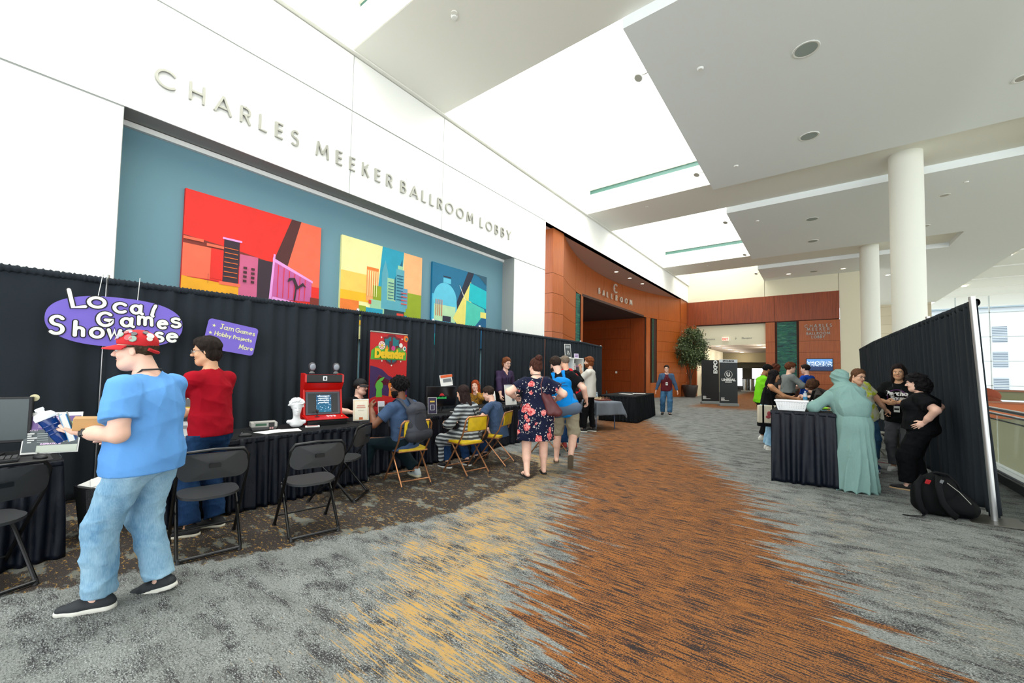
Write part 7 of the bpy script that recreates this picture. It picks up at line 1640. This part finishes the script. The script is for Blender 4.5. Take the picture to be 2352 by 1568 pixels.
# third table
dd = [((232, 214, 178), -.10, .005, .10, .285), ((240, 234, 214), -.085, .02, .085, .27), ((196, 96, 40), -.025, .012, .025, .045), ((216, 160, 140), -.05, .20, .05, .215), ((216, 160, 140), -.06, .175, .06, .19), ((200, 190, 170), -.04, .14, .04, .147)]
t, wr = sheet_stand('poster', -5.10, 3.24, .742, -22, .21, .30, 10, 'cream acrylic sign with an orange pumpkin in front of the man in the black cap', dd, 'sign')
t, wr = sheet_stand('flyer', -5.22, 3.66, .742, -14, .10, .24, 10, 'narrow grey and green flyer in a stand beside the cream pumpkin sign', [((190, 192, 200), -.045, .16, .045, .235), ((58, 66, 68), -.045, .04, .045, .16), ((96, 150, 60), .0, .06, .04, .09), ((30, 32, 34), -.045, .01, .045, .04)], 'flyer')
t = item('tablet', -5.02, 3.58, .742, -20, 'flat black tablet lying on the third table', 'tablet'); a = MB(); a.b2((-.06, -.11, 0), (.06, .11, .01)); a.build('slab', m_dark, t, smooth=0, bevel=.003); a = MB(); a.b2((-.05, -.095, .01), (.05, .095, .0108)); a.build('screen', mat('tablet_glow', (40, 76, 66), .2), t, smooth=0)
# fourth table
t, wr = sheet_stand('flyer', -5.06, 4.52, .742, -24, .15, .27, 8, 'dark flyer with white outlines standing left of the black monitor', [((44, 36, 66), -.07, .005, .07, .265), ((206, 178, 70), -.04, .19, .04, .215), ((214, 214, 218), -.035, .06, .035, .15), ((60, 56, 80), -.028, .067, .028, .143)], 'flyer')
t = item('monitor', -5.22, 4.86, .742, -20, 'black widescreen monitor with a small green logo facing the aisle', 'monitor'); a = MB(); a.b2((-.03, -.28, .09), (.01, .28, .44)); a.build('bezel', m_dark, t, smooth=0, bevel=.004); a = MB(); a.b2((.01, -.265, .105), (.012, .265, .43)); so_ = a.build('screen', m_glassk, t, smooth=0)
a = MB()
for k in range(9): a.b2((.0125, -.09+k*.02, .235), (.013, -.076+k*.02, .25+.006*(k % 3)))
a.b2((.0125, -.09, .228), (.013, .09, .234)); a.build('logo_strip', mat('logo_green', (40, 140, 70), .4, emit=(40, 160, 80), es=.6), so_, smooth=0)
a = MB(); a.prism([(-.05, .28), (.05, .28), (.03, .31), (0, .325), (-.03, .31)], (.0122, 0, 0), (0, 1, 0), (0, 0, 1), (.0005, 0, 0)); a.build('logo_red', mat('logo_red', (150, 30, 30), .4, emit=(150, 30, 30), es=.6), so_, smooth=0)
a = MB(); a.cyl((-.02, 0, 0), (-.02, 0, .12), .025); a.b2((-.1, -.12, 0), (.1, .12, .012)); a.build('stand', m_dark, t, smooth=0)
t = item('info_sheet', -5.24, 4.98, 1.185, -14, 'white and orange sheet standing on top of the black monitor', 'sheet'); a = MB(); a.box((0, 0, .10), (.003, .24, .2), rotm(0, .12, -.15)); a.build('page', m_paper, t, smooth=0); a = MB(); a.box((.004, .0, .175), (.003, .235, .045), rotm(0, .12, -.15)); a.box((.004, .02, .10), (.002, .17, .06), rotm(0, .12, -.15), 1); a.build('print', [mat('print_orange', (214, 92, 40), .6), m_print], t, smooth=0)
t = item('cable', -4.86, 5.06, .742, 0, 'white cable hanging over the edge of the fourth table', 'cable'); a = MB(); a.tube([(-.25, -.1, .003), (-.1, .0, .004), (.03, .05, .003), (.06, .07, -.03), (.065, .05, -.3), (.06, -.02, -.34)], .004, 6); a.build('wire', m_plas, t)
# fifth table
t, wr = sheet_stand('flyer', -5.16, 6.22, .762, -10, .14, .30, 12, 'narrow white flyer with a pink emblem in front of the red-haired woman', [((214, 130, 140), -.03, .12, .03, .2), ((220, 160, 160), -.045, .24, .045, .25), ((190, 190, 190), -.05, .03, .05, .06)], 'flyer')
t, wr = sheet_stand('poster', -5.10, 6.72, .762, -6, .34, .42, 8, 'large white sheet with grey text beside the boy in the plain T-shirt', [((60, 96, 150), -.16, .395, .16, .405)]+[((176, 178, 182), -.13, .33-k*.022, .0, .338-k*.022) for k in range(5)]+[((176, 178, 182), .03, .33-k*.022, .13, .338-k*.022) for k in range(4)]+[((96, 98, 104), .03, .08, .10, .15)])
def laptop(x, y, z, rz, label, scr=m_glassk, shell=m_dark, op=105):
    t = item('laptop', x, y, z, rz, label, 'laptop', 'open laptops on the tables'); a = MB(); a.b2((-.11, -.16, 0), (.11, .16, .016)); a.build('base', shell, t, smooth=0, bevel=.003)
    a = MB(); a.b2((-.08, -.14, .016), (.03, .14, .018)); a.build('keyboard', mat('key_grey', (60, 60, 62), .5), t, smooth=0)
    c, s_ = math.cos(R(op-90)), math.sin(R(op-90)); v = np.array([-s_, 0, c]); n_ = np.array([c, 0, s_]); l = MB(); l.prism([(-.16, 0), (.16, 0), (.16, .21), (-.16, .21)], (-.11, 0, .012), (0, 1, 0), v, -n_*.007); lo = l.build('lid', shell, t, smooth=0); a = MB(); a.prism([(-.15, .012), (.15, .012), (.15, .2), (-.15, .2)], np.array([-.11, 0, .012])+n_*.0006, (0, 1, 0), v, n_*.0006); a.build('screen', scr, lo, smooth=0); return t
laptop(-5.22, 7.10, .762, 0, 'open black laptop in front of the man in the plum cardigan'); laptop(-5.35, 6.95, .762, 160, 'second laptop turned away beside the man in the plum cardigan')
# white cube bookshelf on the sixth table
t = item('cube_shelf', -5.24, 9.45, .762, -14, 'white two by three cube bookshelf standing on the last skirted table', 'shelf'); W_, Hh_, D_ = .74, 1.08, .28; ms_ = mat('shelf_white', (224, 226, 222), .5)
for y_ in (-W_/2, 0, W_/2): a = MB(); a.b2((-D_/2, y_-.012, 0), (D_/2, y_+.012, Hh_)); a.build('side_panel' if y_ else 'divider', ms_, t, smooth=0)
for z_ in (0.012, .36, .71, Hh_-.012): a = MB(); a.b2((-D_/2+.001, -W_/2, z_-.012), (D_/2-.001, W_/2, z_+.012)); a.build('shelf_board', ms_, t, smooth=0)
c_, s_ = math.cos(R(-14)), math.sin(R(-14))
def onshelf(dx, dy): return (-5.24+c_*dx-s_*dy, 9.45+s_*dx+c_*dy)
def card(dx, dy, z, w, h, label, deco, cat='card'):
    x, y = onshelf(dx, dy); return sheet_stand('display_card', x, y, z, -14, w, h, 6, label, deco, cat)
t2, wr = card(.05, -.12, .762+Hh_, .24, .36, 'dark framed sign with a white triangle on top of the white shelf', [((70, 76, 80), -.105, .02, .105, .345), ((150, 154, 156), -.08, .25, .08, .32), ((226, 228, 226), -.05, .09, .05, .10)], 'sign')
a = MB(); ribbon(a, [(-.045, .095), (0, .18), (.045, .095), (-.045, .095)], .018, (.006, 0, .003), (0, 1, 0), (-.1, 0, .99), (.001, 0, 0)); a.build('triangle_mark', m_cardw, t2, smooth=0)
card(.05, .2, .762+Hh_, .17, .12, 'small pink and white card on top of the white shelf', [((206, 190, 226), -.08, .005, .08, .115), ((110, 80, 120), -.06, .07, .06, .09), ((110, 80, 120), -.06, .03, .05, .05)])
card(.0, -.18, .762+.722, .32, .24, 'blue picture card in the upper left cube of the shelf', [((40, 140, 190), -.15, .005, .15, .235), ((20, 80, 130), -.1, .05, .12, .12), ((190, 220, 236), -.1, .16, .1, .2)])
card(.06, .10, .762+.722, .15, .22, 'white and pink booklet in the upper right cube', [((226, 150, 170), -.05, .11, .05, .14), ((226, 150, 170), -.04, .06, .05, .08)]); card(.04, .26, .762+.722, .13, .17, 'dark grey and pink card in the upper right cube', [((76, 76, 80), -.06, .005, .06, .12), ((170, 120, 160), -.06, .12, .06, .165)])
t3 = item('wire_rack', *onshelf(.02, .18), .762+.372, -14, 'rack of small yellow hanging packets in the middle right cube', 'rack'); a = MB()
a.b2((-.02, -.13, .0), (-.01, .13, .24)); a.build('back_board', m_dark, t3, smooth=0)
for i in range(4):
    for j in range(3): a = MB(); a.b2((-.008, -.12+i*.062, .02+j*.075), (.008, -.085+i*.062, .07+j*.075)); a.build('packet', mat('packet_yellow', (206, 190, 60), .5), t3, smooth=0)
card(.03, .18, .762+.024, .18, .2, 'grey booklet in the bottom right cube', [((150, 150, 150), -.06, .05, .06, .12)]); card(.03, -.18, .762+.024, .2, .22, 'green and blue booklet in the bottom left cube', [((60, 120, 110), -.09, .01, .09, .21)])
# grey table: chess set, laptop, small frame
t = item('chess_set', -4.68, 10.18, .717, 62, 'wooden chess board with white pieces on the grey table', 'chess set'); a = MB(); a.b2((-.2, -.2, 0), (.2, .2, .03)); a.build('board', mat('chess_wood', (120, 44, 34), .4), t, smooth=0)
for i in range(4):
    for j in range(7): a = MB(); a.lathe([(.012, 0), (.013, .006), (.006, .012), (.005, .03+.008*(i % 2)), (.009, .034+.008*(i % 2)), (.006, .044+.01*(j % 3)), (.001, .05+.012*(j % 3))], (-.16+.1*i, -.17+j*.055, .03), n=10); a.build('chess_piece', mat('piece_ivory', (222, 204, 156), .4) if i < 2 else mat('piece_brown', (120, 74, 44), .4), t)
t, wr = sheet_stand('picture_frame', -4.92, 10.42, .717, -10, .16, .2, 10, 'small pale blue printed card standing behind the chess set', [((120, 150, 180), -.07, .01, .07, .19), ((190, 210, 226), -.05, .1, .05, .15)], 'sign')
t = item('monitor', -5.22, 10.32, .717, -25, 'small teal-lit monitor behind the man in the white T-shirt', 'monitor'); a = MB(); a.b2((-.02, -.22, .06), (.01, .22, .34)); a.build('bezel', m_dark, t, smooth=0); a = MB(); a.b2((.01, -.21, .07), (.012, .21, .33)); a.build('screen', mat('screen_teal', (48, 92, 104), .2), t, smooth=0); a = MB(); a.cyl((0, 0, 0), (0, 0, .1), .02); a.build('stand', m_dark, t)
for k, (x, y) in enumerate(((-4.95, 12.7), (-4.75, 13.3))):
    a = MB(); a.b2((-.2, -.15, 0), (.2, .15, .004)); tag(a.build('paper_sheet', m_paper, smooth=0, loc=(x, y, .781), rot=(0, 0, .4*k)), ('nearer white sheet on the black table by the entrance bay', 'farther white sheet on the black table by the entrance bay')[k], 'paper', 'sheets on the black table')
# high table
t = item('plastic_basket', -.30, 7.02, .987, 0, 'white perforated plastic basket on the corner of the high table', 'basket'); A_, B_ = .12, .19
def bk(z): k = .82+.18*z/.13; return [(x*A_*k, y*B_*k) for x, y in ((-1, -1), (1, -1), (1, 1), (-1, 1))]
def wall2(a, p, q, z0, z1, th=.003): pass
a = MB(); hz_ = .13; nx, nz = 14, 6
t.rotation_euler = (0, 0, R(90))
for s_i in range(4):
    P0, P1 = bk(0)[s_i], bk(0)[(s_i+1) % 4]; Q0, Q1 = bk(hz_)[s_i], bk(hz_)[(s_i+1) % 4]; n_ = 15; m_ = 6
    def pt(u, v): p = np.array(P0)*(1-u)+np.array(P1)*u; q = np.array(Q0)*(1-u)+np.array(Q1)*u; r = p*(1-v)+q*v; return (r[0], r[1], v*hz_)
    us = sorted([0, 1]+[k/12+d for k in range(1, 12) for d in (-.02, .02)]); vs = sorted([0, 1]+[k/6+d for k in range(1, 6) for d in (-.05, .05)])
    for i in range(len(us)-1):
        for j in range(len(vs)-1):
            if i % 2 == 1 and j % 2 == 1: continue
            a.quad(pt(us[i], vs[j]), pt(us[i+1], vs[j]), pt(us[i+1], vs[j+1]), pt(us[i], vs[j+1]))
a.add([(x, y, .001) for x, y in bk(0)], [(0, 1, 2, 3)]); a.build('perforated_wall', m_plas, t, smooth=0, solid=.003)
a = MB(); rim = [(x*1.05, y*1.03, hz_) for x, y in bk(hz_)]; a.tube([tuple(np.array(rim[i])*(1-k/4)+np.array(rim[(i+1) % 4])*k/4) for i in range(4) for k in range(4)], .008, 6, closed=True, flat=((0, 0, 1), 1.2)); a.build('rim', m_plas, t)
laptop(-.22, 9.62, .987, 172, 'open laptop on the high table in front of the girl in the tank top'); laptop(-.12, 8.3, .987, 150, 'closed-down black laptop farther along the high table', op=118)
t = item('folder', .0, 7.75, .987, 20, 'lime green folder edge on the high table', 'folder'); a = MB(); a.b2((-.12, -.16, 0), (.12, .16, .02)); a.build('cover', mat('lime_folder', (150, 220, 40), .5), t, smooth=0)
t = item('phone', .05, 7.25, .987, 30, 'blue phone lying near the basket on the high table', 'phone'); a = MB(); a.b2((-.035, -.07, 0), (.035, .07, .009)); a.build('case', mat('phone_blue', (70, 120, 140), .4), t, smooth=0, bevel=.003)
t = item('water_bottle', -.18, 9.05, .987, 0, 'clear plastic water bottle with a blue label on the high table', 'bottle'); mc = NB('clear_plastic', .1, .5); mc.b.inputs['Base Color'].default_value = (.7, .85, .95, 1); mc.b.inputs['Alpha'].default_value = .45
a = MB(); a.lathe([(.001, 0), (.032, 0), (.033, .14), (.026, .17), (.013, .19), (.013, .2)], n=18); a.build('bottle_body', mc.m, t); a = MB(); a.lathe([(.0335, .06), (.0335, .11)], n=18); a.build('label_band', mat('label_blue', (70, 150, 200), .5), t); a = MB(); a.cyl((0, 0, .2), (0, 0, .215), .014); a.build('cap', m_plas, t)
for k in range(3): t = item('game_controller', -.05+.1*(k % 2), 8.62+.4*k, .987, 30*k, ('white game controller nearest the tie-dye shirt', 'white game controller in the middle of the high table', 'white game controller near the leaning man')[k], 'controller', 'game controllers on the high table'); f = F(); f.cone((-.05, 0, .02), (.05, 0, .02), .022, .022, .02); f.cone((-.05, 0, .02), (-.065, -.05, .015), .02, .012, .02); f.cone((.05, 0, .02), (.065, -.05, .015), .02, .012, .02); V, Q = f.mesh(.006); a = MB(); a.arr(V, Q); a.build('controller_shell', m_plas, t, smooth=180)

# the hero's hand-held things
def held(name, px_, axis, label, cat): t = thing(name, px_, label, cat); z = nrm(axis); x = nrm(np.cross((0.16, .98, 0), z)); y = np.cross(z, x); t.rotation_euler = Matrix(np.stack([x, y, z], 1).tolist()).to_euler(); return t
J = HERO; hd = nrm(J['Lw']-J['Le']); rtz = J['ang']; hc = wp(J, J['Lw']+hd*.085); 
dW = wp(J, J['Lw'])-wp(J, J['Le']); dW = nrm(dW)
t = held('water_bottle', tuple(hc+dW*.035+np.array([-.0, 0, -.055])), (-.12, -.46, .88), 'blue sports bottle with a white lid in the hand of the blue T-shirt person', 'bottle'); mbo = NB('blue_bottle', .12, .6); mbo.color(rgb(10, 52, 120))
a = MB(); a.lathe([(.001, 0), (.028, 0), (.031, .02), (.034, .05), (.031, .075), (.035, .1), (.038, .15), (.036, .155)], n=24); a.build('bottle_body', mbo.m, t); a = MB(); a.lathe([(.04, .15), (.046, .152), (.046, .172), (.036, .19), (.015, .195), (.015, .205), (.019, .207), (.019, .222), (.001, .224)], n=24); a.build('lid', m_plas, t)
for z_ in (.06, .085, .11): a = MB(); a.tube([(.036*math.cos(k), .036*math.sin(k), z_) for k in np.linspace(0, 2*PI, 20, endpoint=False)], .003, 5, closed=True); a.build('grip_ring', mbo.m, t)
t = held('book', tuple(hc-dW*.035+np.array([-.02, 0, -.045])), (-.05, -.28, .96), 'light blue booklet with a pen clipped on, behind the sports bottle', 'book'); a = MB(); a.b2((-.055, -.012, 0), (.06, .012, .155)); a.build('pages', m_paper, t, smooth=0)
for s2 in (-1, 1): a = MB(); a.b2((-.057, s2*.013-.001, 0), (.062, s2*.013+.001, .158)); a.build('cover', mat('book_blue', (50, 150, 214), .4), t, smooth=0)
a = MB(); a.cyl((.02, -.017, .08), (.02, -.017, .17), .004); a.cyl((.02, .017, .08), (.02, .017, .17), .004); a.build('pen', m_metal, t); a = MB(); a.b2((-.03, .0145, .02), (.0, .015, .08)); a.b2((-.03, -.015, .02), (.0, -.0145, .08)); a.build('cover_picture', mat('book_green', (70, 130, 60), .5), t, smooth=0)
t = held('kraft_box', tuple(hc-dW*.19+np.array([-.09, 0, .015])), (0.05, .05, 1), 'small brown cardboard box held against the blue T-shirt', 'box'); a = MB(); a.b2((-.05, -.09, 0), (.05, .09, .07)); a.build('carton', mat('kraft_board', (206, 160, 104), .8, bump=.1), t, smooth=0, bevel=.002)

# black backpack on the floor by the right drape
t = thing('backpack', (1.06, 6.32, 0), 'black backpack with small red marks lying on the carpet at the right', 'backpack', R(14)); t.scale = (.84, .9, 1.0); mbk = mat('pack_black', (10, 11, 13), .7, spec=.12, bump=.4, bscale=400)
f = F(); f.cone((-.13, .0, .25), (.10, .02, .15), .165, .14, .08, ((0, 1, 0), .8)); f.cone((-.17, 0, .13), (.22, .02, .11), .13, .115, .08, ((0, 1, 0), .85)); f.cone((-.10, 0, .30), (.02, 0, .31), .13, .11, .06, ((0, 1, 0), .75)); f.cut = [(np.zeros(3)+(0, 0, .004), np.array([0, 0, -1.]))]
V, Q = f.mesh(.008, wrinkle(31, .006, 24)); a = MB(); a.arr(V, Q); a.build('pack_body', mbk, t, smooth=180)
f = F(); f.cone((.12, -.03, .20), (.24, -.03, .10), .09, .085, .05); f.cone((.02, -.10, .14), (.2, -.10, .10), .07, .06, .05, ((0, 1, 0), .6)); V, Q = f.mesh(.008, wrinkle(33, .004, 34)); a = MB(); a.arr(V, Q); a.build('front_pocket', mat('pack_black2', (13, 14, 16), .7, spec=.12, bump=.4, bscale=400), t, smooth=180)
for P in ([(-.22, -.07, .41), (-.30, -.13, .33), (-.31, -.16, .20), (-.27, -.14, .08), (-.22, -.12, .03)], [(-.08, -.10, .43), (-.12, -.18, .33), (-.09, -.19, .18), (-.01, -.17, .08), (.06, -.15, .03)]): a = MB(); a.tube(P, .034, 8, flat=((0, 1, 0), .35)); a.build('strap', mat('strap_black', (18, 19, 21), .7, spec=.12, bump=.3, bscale=300), t, smooth=180)
a = MB(); a.tube([(-.22, -.12, .03), (-.28, -.18, .014), (-.40, -.2, .008), (-.48, -.19, .008)], .014, 6, flat=((0, 0, 1), .25)); a.build('loose_strap', MATS['strap_black'], t); a = MB(); a.tube([(-.14, .02, .42), (-.06, .02, .455), (.06, .02, .44), (.14, .02, .36), (.18, .02, .29)], .013, 8); a.build('grab_handle', MATS['strap_black'], t)
a = MB(); a.box((-.20, -.135, .37), (.045, .01, .05), rotm(0, .5, .2)); a.build('label_patch', mat('patch_red', (170, 30, 36), .6), t, smooth=0); a = MB(); a.box((-.08, -.155, .385), (.03, .01, .05), rotm(0, .5, .2)); a.build('label_patch', m_print, t, smooth=0)
a = MB(); a.tube([(.0, -.10, .37), (.10, -.12, .29), (.2, -.13, .18)], .004, 6); a.build('zip', m_metal, t)
# cable on the floor
t = thing('extension_cord', (.85, 9.4, 0), 'dull red cable lying on the carpet under the folding chairs', 'cable'); a = MB(); a.tube([(-.35, .3, .006), (-.1, .1, .006), (.15, .05, .006), (.3, .25, .006), (.25, .6, .006), (.35, 1.0, .006)], .006, 6); a.build('wire', mat('cord_red', (130, 62, 60), .6), t)
# tree
t = thing('potted_tree', (-6.42, 27.1, 0), 'round-crowned leafy tree in a dark bowl planter before the wood wall', 'tree'); a = MB(); a.lathe([(.001, 0), (.30, 0), (.40, .3), (.47, .72), (.46, .76), (.42, .76), (.40, .70), (.001, .68)], n=32); a.build('planter', mat('planter_bronze', (56, 50, 48), .4, metal=.2), t)
a = MB(); tk = mat('bark', (84, 60, 44), .9, bump=.5, bscale=40)
a.tube([(0, 0, .68), (.03, 0, 1.1), (0, .02, 1.7), (.02, 0, 2.3), (0, 0, 2.9)], [.075, .06, .05, .045, .03], 10); a.tube([(.03, 0, .7), (-.08, .04, 1.3), (-.22, 0, 1.9), (-.42, 0, 2.3)], [.03, .028, .022, .014], 8); a.tube([(0, 0, .7), (.12, .0, 1.4), (.28, .03, 1.9), (.52, 0, 2.4)], [.03, .026, .02, .012], 8); a.build('trunk', tk, t)
rg = np.random.RandomState(8); n = 17000; cl = rg.normal(size=(46, 3)); cl /= np.linalg.norm(cl, axis=1)[:, None]; cl *= rg.uniform(.35, 1, (46, 1))**.5; cl = cl*np.array([1.05, 1.05, 1.15])+np.array([.06, -.1, 3.05]); k = rg.randint(0, 46, n); P = cl[k]+rg.normal(size=(n, 3))*.14
d = rg.normal(size=(n, 3)); d /= np.linalg.norm(d, axis=1)[:, None]; d[:, 2] -= .3; u = np.cross(d, rg.normal(size=(n, 3))); u /= np.linalg.norm(u, axis=1)[:, None]; Lf = rg.uniform(.06, .11, (n, 1)); W_ = Lf*.34
V = np.stack([P, P+d*Lf*.5+u*W_, P+d*Lf, P+d*Lf*.5-u*W_], 1).reshape(-1, 3); Q = np.arange(4*n).reshape(-1, 4); lv = MB(); lv.arr(V, Q, (rg.randint(0, 3, n)).tolist()); tag(lv.build('foliage', [mat('leaf_dark', (44, 62, 34), .5), mat('leaf_mid', (70, 92, 50), .5), mat('leaf_pale', (112, 128, 86), .5)], t, smooth=0), None, kind='stuff')
# cables and small things on the drape: black lint marks left out; lobby umbrella of far sofa left out
bpy.context.view_layer.update()
